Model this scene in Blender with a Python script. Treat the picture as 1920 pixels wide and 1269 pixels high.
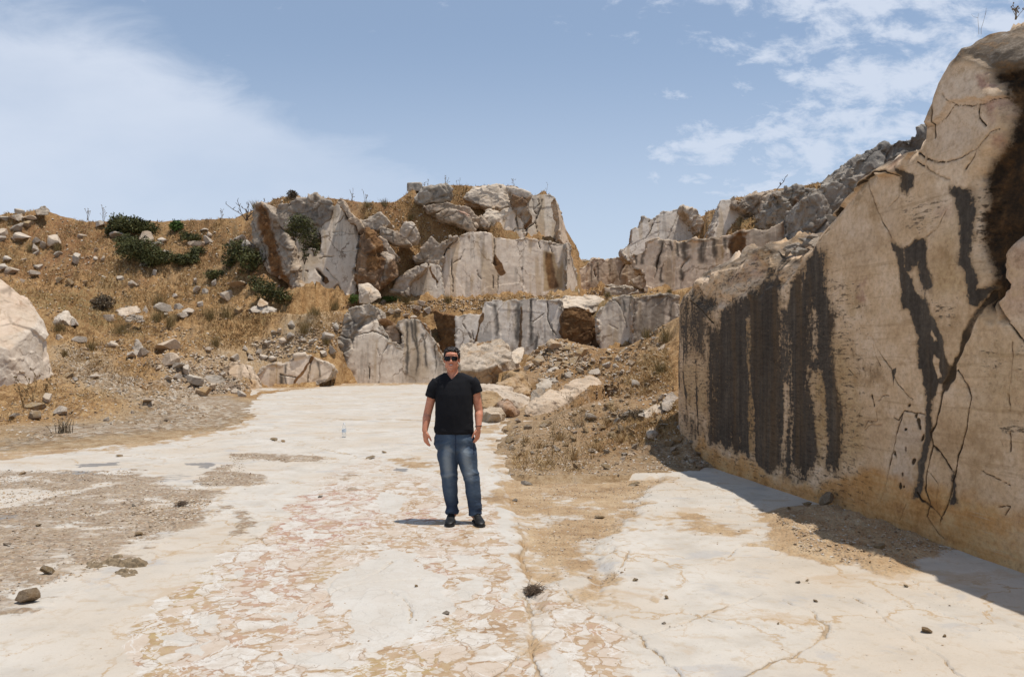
import bpy, bmesh, math, random
import numpy as np
from mathutils import Vector
for _o in list(bpy.data.objects):
    bpy.data.objects.remove(_o)
SC = bpy.context.scene
COL = SC.collection
R = math.radians
# ------------------------------------------------------------------ camera
CAMH = 1.7; FPX = 1400.0; CX = 960.0; HY = 665.0        # focal length, centre and horizon, in photo pixels
cam = bpy.data.cameras.new('camera')
cam.sensor_width = 36.0; cam.lens = 36.0 * FPX / 1920
cam.shift_y = (HY - 634.5) / 1920
cam.clip_start = 0.05; cam.clip_end = 2000
camo = bpy.data.objects.new('camera', cam); COL.objects.link(camo)
camo.location = (0, 0, CAMH); camo.rotation_euler = (R(90), 0, 0)
SC.camera = camo
# ------------------------------------------------------------------ sun, sky, exposure
SUN_EL, SUN_ROT = 75.5, 101.0
SUN_E, SKY_E = 2.75, 0.15
SC.view_settings.view_transform = 'Standard'; SC.view_settings.look = 'None'
SC.view_settings.exposure = 0.60; SC.view_settings.gamma = 1.0
SC.view_settings.use_curve_mapping = False
sl = bpy.data.lights.new('sun', 'SUN'); sl.energy = SUN_E; sl.angle = R(0.55); sl.color = (1.0, 0.955, 0.89)
so = bpy.data.objects.new('sun', sl); COL.objects.link(so)
_d = Vector((math.sin(R(SUN_ROT)) * math.cos(R(SUN_EL)), math.cos(R(SUN_ROT)) * math.cos(R(SUN_EL)), math.sin(R(SUN_EL))))
so.rotation_euler = _d.to_track_quat('Z', 'Y').to_euler(); so.location = (20, 5, 60)
SC.cycles.max_bounces = 6; SC.cycles.diffuse_bounces = 4; SC.cycles.glossy_bounces = 2
SC.cycles.transmission_bounces = 6; SC.cycles.transparent_max_bounces = 6
SC.cycles.use_denoising = True


# ------------------------------------------------------------------ node helper
class NT:
    def __init__(s, tree):
        s.t = tree; s.n = tree.nodes; s.l = tree.links
    def put(s, sock, v):
        if v is None: return
        if isinstance(v, bpy.types.NodeSocket): s.l.new(v, sock)
        else:
            if hasattr(sock, 'default_value'):
                if sock.type == 'RGBA' and not hasattr(v, '__len__'): v = (v, v, v, 1)
                if sock.type == 'RGBA' and len(v) == 3: v = (*v, 1)
                if sock.type == 'VECTOR' and not hasattr(v, '__len__'): v = (v, v, v)
                sock.default_value = v
    def m(s, op, a, b=None, c=None, clamp=False):
        n = s.n.new('ShaderNodeMath'); n.operation = op; n.use_clamp = clamp
        s.put(n.inputs[0], a); s.put(n.inputs[1], b); s.put(n.inputs[2], c)
        return n.outputs[0]
    def vm(s, op, a, b=None):
        n = s.n.new('ShaderNodeVectorMath'); n.operation = op
        s.put(n.inputs[0], a); s.put(n.inputs[1], b)
        return n.outputs[0]
    def mul(s, v, k):
        return s.vm('MULTIPLY', v, k if hasattr(k, '__len__') or isinstance(k, bpy.types.NodeSocket) else (k, k, k))
    def mix(s, f, a, b, blend='MIX'):
        n = s.n.new('ShaderNodeMix'); n.data_type = 'RGBA'; n.blend_type = blend; n.clamp_factor = True
        s.put(n.inputs[0], f); s.put(n.inputs[6], a); s.put(n.inputs[7], b)
        return n.outputs[2]
    def noise(s, v, scale=1, detail=4, rough=0.55, dist=0, out=0, lac=2.0):
        n = s.n.new('ShaderNodeTexNoise'); s.put(n.inputs['Vector'], v)
        n.inputs['Scale'].default_value = scale; n.inputs['Detail'].default_value = detail
        n.inputs['Roughness'].default_value = rough; n.inputs['Distortion'].default_value = dist
        n.inputs['Lacunarity'].default_value = lac
        return n.outputs[out]
    def vor(s, v, scale=1, feature='F1', out=0, rnd=1.0):
        n = s.n.new('ShaderNodeTexVoronoi'); n.feature = feature; s.put(n.inputs['Vector'], v)
        n.inputs['Scale'].default_value = scale; n.inputs['Randomness'].default_value = rnd
        return n.outputs[out]
    def ss(s, v, a, b, lo=0.0, hi=1.0):
        n = s.n.new('ShaderNodeMapRange'); n.interpolation_type = 'SMOOTHSTEP'
        s.put(n.inputs[0], v); n.inputs[1].default_value = a; n.inputs[2].default_value = b
        n.inputs[3].default_value = lo; n.inputs[4].default_value = hi
        return n.outputs[0]
    def ramp(s, f, stops, interp='LINEAR'):
        n = s.n.new('ShaderNodeValToRGB'); s.put(n.inputs[0], f); cr = n.color_ramp; cr.interpolation = interp
        while len(cr.elements) < len(stops): cr.elements.new(0.5)
        for e, (p, c) in zip(cr.elements, stops):
            e.position = p; e.color = (*c, 1) if len(c) == 3 else c
        return n.outputs[0]
    def attr(s, name, out=0):
        n = s.n.new('ShaderNodeAttribute'); n.attribute_name = name; return n.outputs[out]
    def attr4(s, name):
        n = s.n.new('ShaderNodeAttribute'); n.attribute_name = name
        p = s.n.new('ShaderNodeSeparateColor'); s.l.new(n.outputs[0], p.inputs[0])
        return p.outputs[0], p.outputs[1], p.outputs[2], n.outputs[3]
    def sep(s, v):
        n = s.n.new('ShaderNodeSeparateXYZ'); s.put(n.inputs[0], v); return n.outputs
    def comb(s, x, y, z):
        n = s.n.new('ShaderNodeCombineXYZ'); s.put(n.inputs[0], x); s.put(n.inputs[1], y); s.put(n.inputs[2], z); return n.outputs[0]
    def coord(s, out='Object'):
        return s.n.new('ShaderNodeTexCoord').outputs[out]
    def rnd(s):
        return s.n.new('ShaderNodeObjectInfo').outputs['Random']
    def bump(s, h, strength=0.5, dist=0.02, nrm=None):
        n = s.n.new('ShaderNodeBump'); s.put(n.inputs['Height'], h); s.put(n.inputs['Normal'], nrm)
        n.inputs['Strength'].default_value = strength; n.inputs['Distance'].default_value = dist
        return n.outputs[0]


def material(name, fn):
    m = bpy.data.materials.new(name); m.use_nodes = True
    t = m.node_tree; t.nodes.clear()
    k = NT(t); o = t.nodes.new('ShaderNodeOutputMaterial'); b = t.nodes.new('ShaderNodeBsdfPrincipled')
    b.inputs['Roughness'].default_value = 0.85; b.inputs['Specular IOR Level'].default_value = 0.25
    t.links.new(b.outputs[0], o.inputs[0])
    def setp(**kw):
        for q, v in kw.items():
            k.put(b.inputs[q.replace('_', ' ')], v)
    fn(k, setp, b)
    return m


# ------------------------------------------------------------------ world
def build_world():
    w = bpy.data.worlds.new('World'); SC.world = w; w.use_nodes = True
    t = w.node_tree; t.nodes.clear(); k = NT(t)
    out = t.nodes.new('ShaderNodeOutputWorld'); bg = t.nodes.new('ShaderNodeBackground')
    t.links.new(bg.outputs[0], out.inputs[0]); bg.inputs[1].default_value = SKY_E
    sky = t.nodes.new('ShaderNodeTexSky'); sky.sky_type = 'NISHITA'; sky.sun_disc = False
    sky.sun_elevation = R(SUN_EL); sky.sun_rotation = R(SUN_ROT)
    sky.altitude = 600; sky.air_density = 1.0; sky.dust_density = 0.6; sky.ozone_density = 1.6
    d = k.coord('Generated'); x, y, z = k.sep(d)
    ya = k.m('ADD', k.m('ABSOLUTE', y), 0.03)
    u = k.m('DIVIDE', x, ya); v = k.m('DIVIDE', z, ya)
    # broad cirrus veil filling the lower left
    uv = k.comb(u, v, 0.0)
    wisp = k.noise(k.mul(uv, (3.2, 8.5, 1)), 1.6, 8, 0.6, 0.4)
    ue = k.m('ADD', k.m('MULTIPLY', u, 0.5), 0.5)
    def uf(px): return ((px - 960) / 1400) * 0.5 + 0.5
    def vf(py): return (665 - py) / 1400
    edge = k.ramp(ue, [(uf(-100), (vf(-10),) * 3), (uf(120), (vf(15),) * 3), (uf(300), (vf(62),) * 3), (uf(430), (vf(128),) * 3),
                       (uf(560), (vf(190),) * 3), (uf(760), (vf(255),) * 3), (uf(1000), (vf(325),) * 3), (uf(1300), (vf(420),) * 3)])
    dd = k.m('SUBTRACT', k.m('ADD', edge, k.m('MULTIPLY', k.m('SUBTRACT', wisp, 0.5), 0.16)), v)
    veil = k.m('MULTIPLY', k.ss(dd, -0.015, 0.085), k.ss(u, 0.22, -0.50, 0.32, 1.0))
    soft = k.noise(k.mul(uv, (2.0, 4.5, 1)), 1.4, 5, 0.5)
    veil = k.m('MULTIPLY', veil, k.ss(soft, 0.22, 0.62, 0.62, 0.93))
    # small broken clouds on the right
    puff = k.noise(k.mul(uv, (10.5, 20.0, 1)), 1.35, 9, 0.64, 0.25)
    big = k.noise(k.mul(uv, (2.3, 4.5, 1)), 1.7, 3, 0.5)
    def blob(px, py, rx, ry, a):
        q = k.m('ADD', k.m('POWER', k.m('MULTIPLY', k.m('SUBTRACT', u, (px - 960) / 1400), 1400 / rx), 2.0),
                k.m('POWER', k.m('MULTIPLY', k.m('SUBTRACT', v, vf(py)), 1400 / ry), 2.0))
        return k.m('MULTIPLY', k.m('EXPONENT', k.m('MULTIPLY', q, -1.0)), a)
    reg = None
    for b in [(1560, 20, 330, 95, 1.0), (1800, 60, 260, 120, 0.9), (1560, 165, 170, 32, 0.8), (1500, 275, 250, 75, 1.25), (1690, 230, 140, 70, 1.0),
              (1290, 305, 130, 34, 0.75), (1255, 202, 50, 18, 0.7), (1140, 8, 60, 22, 0.7), (1420, 125, 60, 18, 0.6), (1420, 370, 260, 40, 0.9), (1180, 100, 110, 28, 0.45)]:
        e = blob(*b); reg = e if reg is None else k.m('ADD', reg, e)
    f = k.m('ADD', k.m('ADD', k.m('MULTIPLY', k.m('ADD', k.m('MULTIPLY', k.m('SUBTRACT', puff, 0.5), 1.5), 0.5), 1.05), k.m('MULTIPLY', big, 0.22)), k.m('MULTIPLY', k.m('MINIMUM', reg, 1.2), 0.36))
    puffs = k.m('MULTIPLY', k.ss(f, 0.84, 1.20), 0.88)
    # haze towards the horizon
    haze = k.ss(v, 0.44, 0.0, 0.0, 0.76)
    cl = k.m('MAXIMUM', k.m('MAXIMUM', veil, puffs), haze)
    white = k.ramp(k.ss(v, 0.0, 0.45), [(0, (2.65, 3.05, 3.65)), (0.5, (2.85, 3.2, 3.8)), (1, (3.0, 3.3, 3.85))])
    base = k.mix(1.0, sky.outputs[0], (0.92, 0.94, 0.92), 'MULTIPLY'); base = k.mix(0.45, k.mix(1.0, base, (0.74, 0.73, 0.73), 'MULTIPLY'), (1.62, 1.98, 2.5))
    c = k.mix(cl, base, white)
    t.links.new(c, bg.inputs[0])
build_world()


# ------------------------------------------------------------------ numpy noise
def _perm(seed):
    r = np.random.RandomState(seed); p = r.permutation(256); return np.concatenate([p, p, p])
_G = np.array([[1, 1, 0], [-1, 1, 0], [1, -1, 0], [-1, -1, 0], [1, 0, 1], [-1, 0, 1], [1, 0, -1], [-1, 0, -1], [0, 1, 1], [0, -1, 1], [0, 1, -1], [0, -1, -1],
               [1, 1, 0], [-1, 1, 0], [0, -1, 1], [0, -1, -1]], float)
_PC = {}
def perlin(P, seed=0):
    if seed not in _PC: _PC[seed] = _perm(seed)
    pm = _PC[seed]
    i = np.floor(P).astype(int); f = P - i; i &= 255
    w = f * f * f * (f * (f * 6 - 15) + 10)
    out = 0
    for dx in (0, 1):
        wx = w[:, 0] if dx else 1 - w[:, 0]
        a = pm[(i[:, 0] + dx) & 255]
        for dy in (0, 1):
            wy = w[:, 1] if dy else 1 - w[:, 1]
            b = pm[a + ((i[:, 1] + dy) & 255)]
            for dz in (0, 1):
                wz = w[:, 2] if dz else 1 - w[:, 2]
                g = _G[pm[b + ((i[:, 2] + dz) & 255)] & 15]
                out = out + wx * wy * wz * (g[:, 0] * (f[:, 0] - dx) + g[:, 1] * (f[:, 1] - dy) + g[:, 2] * (f[:, 2] - dz))
    return out
def fbm(P, sc=1.0, octv=4, seed=0, rough=0.5):
    P = np.asarray(P, float) * sc
    if P.shape[1] == 2: P = np.c_[P, np.zeros(len(P)) + 0.37]
    a = 1.0; s = 0
    for o in range(octv):
        s = s + a * perlin(P * (2.03 ** o) + 17.3 * o, seed + o); a *= rough
    return s
def ridged(P, sc=1.0, octv=4, seed=0):
    P = np.asarray(P, float) * sc; a = 1.0; s = 0; tot = 0
    if P.shape[1] == 2: P = np.c_[P, np.zeros(len(P)) + 0.37]
    for o in range(octv):
        s = s + a * (1 - 2 * np.abs(perlin(P * (2.1 ** o) + 9.1 * o, seed + o))); tot += a; a *= 0.5
    return s / tot
def worley(P, sc=1.0, seed=0):
    """nearest and second nearest distance plus a random value of the nearest cell"""
    P = np.asarray(P, float) * sc
    if seed not in _PC: _PC[seed] = _perm(seed)
    pm = _PC[seed]; rs = np.random.RandomState(seed + 5); J = rs.rand(256, 4)
    i = np.floor(P).astype(int); d1 = np.full(len(P), 9.0); d2 = d1.copy(); rv = np.zeros(len(P))
    for dx in (-1, 0, 1):
        for dy in (-1, 0, 1):
            for dz in (-1, 0, 1):
                c = i + (dx, dy, dz)
                h = pm[pm[pm[c[:, 0] & 255] + (c[:, 1] & 255)] + (c[:, 2] & 255)]
                d = np.sqrt((((c + J[h, :3]) - P) ** 2).sum(1))
                n = d < d1
                d2 = np.where(n, d1, np.minimum(d2, d)); rv = np.where(n, J[h, 3], rv); d1 = np.where(n, d, d1)
    return d1, d2, rv
def facet(P, sc=1.0, seed=0, tilt=0.8):
    """broken rock: every cell of a random mosaic is a flat chip with its own height and slope"""
    P = np.asarray(P, float) * sc
    if seed not in _PC: _PC[seed] = _perm(seed)
    pm = _PC[seed]; rs = np.random.RandomState(seed + 9); J = rs.rand(256, 3); G = rs.normal(0, tilt, (256, 3)); O = rs.uniform(-0.5, 0.5, 256)
    i = np.floor(P).astype(int); d1 = np.full(len(P), 9.0); d2 = d1.copy(); val = np.zeros(len(P))
    for dx in (-1, 0, 1):
        for dy in (-1, 0, 1):
            for dz in (-1, 0, 1):
                c = i + (dx, dy, dz); h = pm[pm[pm[c[:, 0] & 255] + (c[:, 1] & 255)] + (c[:, 2] & 255)]
                D = P - (c + J[h]); d = np.sqrt((D ** 2).sum(1)); n = d < d1
                d2 = np.where(n, d1, np.minimum(d2, d)); val = np.where(n, O[h] * 0.7 + (D * G[h]).sum(1), val); d1 = np.where(n, d, d1)
    return val, d2 - d1
def sstep(x, a, b):
    t = np.clip((x - a) / (b - a), 0, 1); return t * t * (3 - 2 * t)
def sd_poly(Q, poly):
    """signed distance (positive inside) of points Q (N,2) to a polygon"""
    poly = np.asarray(poly, float); n = len(poly); d = np.full(len(Q), 1e9); ins = np.zeros(len(Q), bool)
    for a in range(n):
        p, q = poly[a], poly[(a + 1) % n]
        e = q - p; w = Q - p
        t = np.clip((w @ e) / max(e @ e, 1e-12), 0, 1)
        d = np.minimum(d, ((w - t[:, None] * e) ** 2).sum(1))
        if p[1] != q[1]:
            c = ((p[1] > Q[:, 1]) != (q[1] > Q[:, 1])) & (Q[:, 0] < (q[0] - p[0]) * (Q[:, 1] - p[1]) / (q[1] - p[1]) + p[0])
            ins ^= c
    d = np.sqrt(d); return np.where(ins, d, -d)
def d_line(Q, line):
    line = np.asarray(line, float); d = np.full(len(Q), 1e9); T = np.zeros(len(Q)); acc = 0
    L = np.sqrt(((line[1:] - line[:-1]) ** 2).sum(1)); tot = L.sum()
    for a in range(len(line) - 1):
        p, q = line[a], line[a + 1]; e = q - p; w = Q - p
        t = np.clip((w @ e) / max(e @ e, 1e-12), 0, 1)
        dd = ((w - t[:, None] * e) ** 2).sum(1)
        n = dd < d; d = np.where(n, dd, d); T = np.where(n, (acc + t * L[a]) / tot, T); acc += L[a]
    return np.sqrt(d), T


# ------------------------------------------------------------------ mesh and object helpers
def np_mesh(name, V, F, attrs=None, smooth=True):
    me = bpy.data.meshes.new(name)
    V = np.asarray(V, np.float32); F = np.asarray(F, np.int32)
    me.vertices.add(len(V)); me.vertices.foreach_set('co', V.ravel())
    k = F.shape[1]
    me.loops.add(F.size); me.loops.foreach_set('vertex_index', F.ravel())
    me.polygons.add(len(F)); me.polygons.foreach_set('loop_start', np.arange(0, F.size, k, dtype=np.int32))
    me.update(calc_edges=True)
    me.polygons.foreach_set('use_smooth', np.full(len(F), smooth))
    set_attrs(me, attrs); me.validate(); return me
def set_attrs(me, attrs):
    for nm, a in (attrs or {}).items():
        a = np.asarray(a, np.float32)
        if a.ndim == 1:
            t = me.attributes.new(nm, 'FLOAT', 'POINT'); t.data.foreach_set('value', a)
        else:
            if a.shape[1] == 3: a = np.c_[a, np.ones(len(a), np.float32)]
            t = me.attributes.new(nm, 'FLOAT_COLOR', 'POINT'); t.data.foreach_set('color', np.ascontiguousarray(a, np.float32).ravel())
def obj(name, me, mat=None, parent=None, loc=(0, 0, 0)):
    o = bpy.data.objects.new(name, me); COL.objects.link(o)
    if mat is not None and me is not None and len(me.materials) == 0: me.materials.append(mat)
    if parent is not None: o.parent = parent
    o.location = loc; return o
def tag(o, label=None, cat=None, group=None, kind=None):
    if label: o['label'] = label
    if cat: o['category'] = cat
    if group: o['group'] = group
    if kind: o['kind'] = kind
    return o
def empty(name, loc):
    o = bpy.data.objects.new(name, None); COL.objects.link(o); o.location = loc; o.empty_display_size = 0.1; return o
def grid_faces(nr, nc):
    a = np.arange(nr * nc).reshape(nr, nc)
    return np.stack([a[:-1, :-1], a[:-1, 1:], a[1:, 1:], a[1:, :-1]], -1).reshape(-1, 4)
def bm_mesh(bm, name):
    me = bpy.data.meshes.new(name); bm.to_mesh(me); bm.free(); return me
def get_co(me):
    a = np.empty(len(me.vertices) * 3, np.float32); me.vertices.foreach_get('co', a); return a.reshape(-1, 3).astype(float)
def get_no(me):
    a = np.empty(len(me.vertices) * 3, np.float32); me.vertex_normals.foreach_get('vector', a); return a.reshape(-1, 3).astype(float)
def set_co(me, V):
    me.vertices.foreach_set('co', np.asarray(V, np.float32).ravel()); me.update()
def remesh(bm, voxel, smooth_it=0, name='m'):
    """one continuous closed surface round everything in bm"""
    me = bm_mesh(bm, name + '_raw'); o = bpy.data.objects.new('tmp', me); COL.objects.link(o)
    md = o.modifiers.new('r', 'REMESH'); md.mode = 'VOXEL'; md.voxel_size = voxel; md.use_smooth_shade = True
    if smooth_it:
        sm = o.modifiers.new('s', 'SMOOTH'); sm.factor = 0.5; sm.iterations = smooth_it
    dg = bpy.context.evaluated_depsgraph_get()
    r = bpy.data.meshes.new_from_object(o.evaluated_get(dg)); r.name = name
    bpy.data.objects.remove(o); bpy.data.meshes.remove(me); r.materials.clear(); return r
def ray(px, py):
    return np.array([(px - CX) / FPX, 1.0, (HY - py) / FPX])
def at(px, py, Y):
    return ray(px, py) * Y + (0, 0, CAMH)
def gnd(px, py, z=0.0):
    Y = FPX * (CAMH - z) / (py - HY); return np.array([(px - CX) / FPX * Y, Y, z])
def gpoly(pts):
    return np.array([gnd(*p)[:2] for p in pts])
def zc(pts, x0, y0, s):
    """coordinates read off an enlarged crop -> photo pixels"""
    return [(x0 + p[0] / s, y0 + p[1] / s) + tuple(p[2:]) for p in pts]
def tube(bm, pts, radii, seg=12, caps=True, squash=None):
    pts = [Vector(p) for p in pts]; rings = []
    for i, (p, r) in enumerate(zip(pts, radii)):
        d = (pts[min(i + 1, len(pts) - 1)] - pts[max(i - 1, 0)]).normalized()
        ref = Vector((0, -1, 0)) if abs(d.y) < 0.9 else Vector((1, 0, 0))
        x = d.cross(ref).normalized(); y = x.cross(d).normalized(); rx, ry = (r, r) if not hasattr(r, '__len__') else r
        rings.append([bm.verts.new(p + x * (rx * math.cos(a)) + y * (ry * math.sin(a))) for a in [2 * math.pi * k / seg for k in range(seg)]])
    for a, b in zip(rings[:-1], rings[1:]):
        for k in range(seg): bm.faces.new((a[k], a[(k + 1) % seg], b[(k + 1) % seg], b[k]))
    if caps: bm.faces.new(rings[0][::-1]); bm.faces.new(rings[-1])
    return rings
RNG = np.random.RandomState(7)
# ================================================================== materials
def _rock(k, setp, b, wall=False):
    P = k.coord('Object')
    geo = k.n.new('ShaderNodeNewGeometry')
    cut, dark, rust, crack = k.attr4('ra')
    pink, ochre, grey, pale = k.attr4('rb')
    rnd = k.rnd()
    P = k.vm('ADD', P, k.comb(k.m('MULTIPLY', rnd, 37.0), k.m('MULTIPLY', rnd, 11.0), 0.0))
    n1 = k.noise(P, 0.9, 5, 0.6); n2 = k.noise(P, 5.0, 6, 0.65); n3 = k.noise(P, 23.0, 5, 0.7)
    vs = k.noise(k.mul(P, (5.5, 5.5, 0.35)), 1.0, 5, 0.6)                       # faint vertical run marks
    cutc = k.ramp(n1, [(0.30, (0.66, 0.55, 0.44)), (0.52, (0.77, 0.67, 0.555)), (0.72, (0.81, 0.725, 0.62))])
    cutc = k.mix(k.ss(n2, 0.50, 0.72, 0, 0.55), cutc, (0.53, 0.415, 0.33))
    cutc = k.mix(k.ss(vs, 0.54, 0.74, 0, 0.35), cutc, (0.47, 0.36, 0.24))
    cutc = k.mix(k.ss(vs, 0.44, 0.30, 0, 0.30), cutc, (0.76, 0.68, 0.58))
    cw = k.vm('ADD', P, k.mul(k.vm('SUBTRACT', k.noise(P, 0.8, 6, 0.65, 0, 1), (0.5, 0.5, 0.5)), 1.8))
    vn = k.m('MULTIPLY', k.ss(k.vor(k.mul(cw, (1, 0.3, 0.6)), 0.42, 'DISTANCE_TO_EDGE'), 0.022, 0.004), k.ss(k.noise(P, 0.6, 4, 0.6), 0.46, 0.60))
    vm2 = k.m('MULTIPLY', k.ss(k.vor(k.mul(k.vm('ADD', cw, (3, 1, 8)), (1, 0.3, 0.55)), 1.1, 'DISTANCE_TO_EDGE'), 0.030, 0.006), k.ss(k.noise(P, 0.9, 4, 0.6), 0.52, 0.62))
    cutc = k.mix(k.ss(k.noise(P, 2.2, 9, 0.74), 0.53, 0.64, 0, 0.42), cutc, (0.50, 0.375, 0.255))
    cutc = k.mix(k.ss(k.noise(k.mul(P, (3, 3, 1.2)), 2.4, 9, 0.78), 0.60, 0.68, 0, 0.50), cutc, (0.25, 0.17, 0.105))
    cutc = k.mix(k.m('MULTIPLY', k.m('MAXIMUM', vn, k.m('MULTIPLY', vm2, 0.8)), 0.75), cutc, (0.17, 0.10, 0.055))
    # broken weathered rock: pale fracture, grey lichen, iron stain
    r1 = k.noise(P, 1.6, 7, 0.68); r2 = k.noise(k.vm('ADD', P, (9, 4, 2)), 2.6, 7, 0.7); r3 = k.noise(k.vm('ADD', P, (3, 14, 7)), 1.1, 6, 0.62)
    rough = k.ramp(r1, [(0.30, (0.27, 0.22, 0.17)), (0.46, (0.43, 0.36, 0.285)), (0.60, (0.56, 0.49, 0.41)), (0.75, (0.61, 0.55, 0.48))])
    rough = k.mix(k.ss(r2, 0.53, 0.66, 0, 0.65), rough, (0.17, 0.15, 0.125))
    rough = k.mix(k.ss(r3, 0.53, 0.68, 0, 0.65), rough, (0.40, 0.255, 0.125))
    up = k.sep(geo.outputs['Normal'])[2]
    c = k.mix(cut, rough, cutc)
    c = k.mix(k.m('MULTIPLY', pale, 0.85), c, k.ramp(n2, [(0.3, (0.53, 0.45, 0.36)), (0.7, (0.70, 0.625, 0.53))]))
    c = k.mix(k.m('MULTIPLY', grey, 0.9), c, k.ramp(r2, [(0.32, (0.30, 0.28, 0.25)), (0.5, (0.18, 0.165, 0.15)), (0.68, (0.095, 0.088, 0.08))]))
    c = k.mix(k.m('MULTIPLY', pink, 0.8), c, k.ramp(n2, [(0.35, (0.34, 0.15, 0.115)), (0.65, (0.50, 0.33, 0.27))]))
    c = k.mix(k.m('MULTIPLY', ochre, 0.85), c, k.ramp(n2, [(0.35, (0.35, 0.215, 0.085)), (0.65, (0.50, 0.36, 0.19))]))
    c = k.mix(k.ss(rust, 0.05, 0.65), c, k.ramp(k.m('ADD', k.m('MULTIPLY', r1, 0.6), k.m('MULTIPLY', n3, 0.4)),
              [(0.34, (0.045, 0.027, 0.015)), (0.47, (0.155, 0.078, 0.032)), (0.58, (0.27, 0.145, 0.058)), (0.72, (0.36, 0.23, 0.12))]))
    dk = k.m('MULTIPLY', dark, k.ss(vs, 0.28, 0.50, 0.70, 1.0))
    c = k.mix(dk, c, k.ramp(k.m('ADD', k.m('MULTIPLY', vs, 0.6), k.m('MULTIPLY', n3, 0.4)), [(0.35, (0.030, 0.025, 0.020)), (0.5, (0.062, 0.053, 0.044)), (0.66, (0.125, 0.11, 0.092))]))
    c = k.mix(crack, c, k.ramp(n2, [(0.4, (0.030, 0.021, 0.013)), (0.7, (0.10, 0.062, 0.030))]))
    tint = k.ramp(rnd, [(0, (0.86, 0.84, 0.80)), (0.35, (1.02, 1.0, 0.97)), (0.6, (1.08, 1.0, 0.90)), (0.8, (1.05, 0.93, 0.80)), (1, (0.97, 0.98, 0.99))])
    c = k.mix(1.0, c, tint, 'MULTIPLY') if not wall else c
    g = k.noise(P, 60.0, 4, 0.7)
    c = k.mix(0.30, c, k.mix(1.0, c, k.ramp(g, [(0.3, (0.62, 0.60, 0.58)), (0.7, (1.3, 1.3, 1.3))]), 'MULTIPLY'))
    h = k.m('ADD', k.m('MULTIPLY', n2, 0.5), k.m('ADD', k.m('MULTIPLY', n3, 0.35), k.m('MULTIPLY', g, 0.15)))
    amp = k.m('ADD', k.m('MULTIPLY', k.m('SUBTRACT', 1.0, cut), 0.9), 0.10)
    bn = k.bump(k.m('MULTIPLY', h, amp), 0.9, 0.10)
    setp(Base_Color=c, Roughness=0.88, Normal=bn)
M = {}
M['rock'] = material('weathered_marble', _rock)


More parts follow.
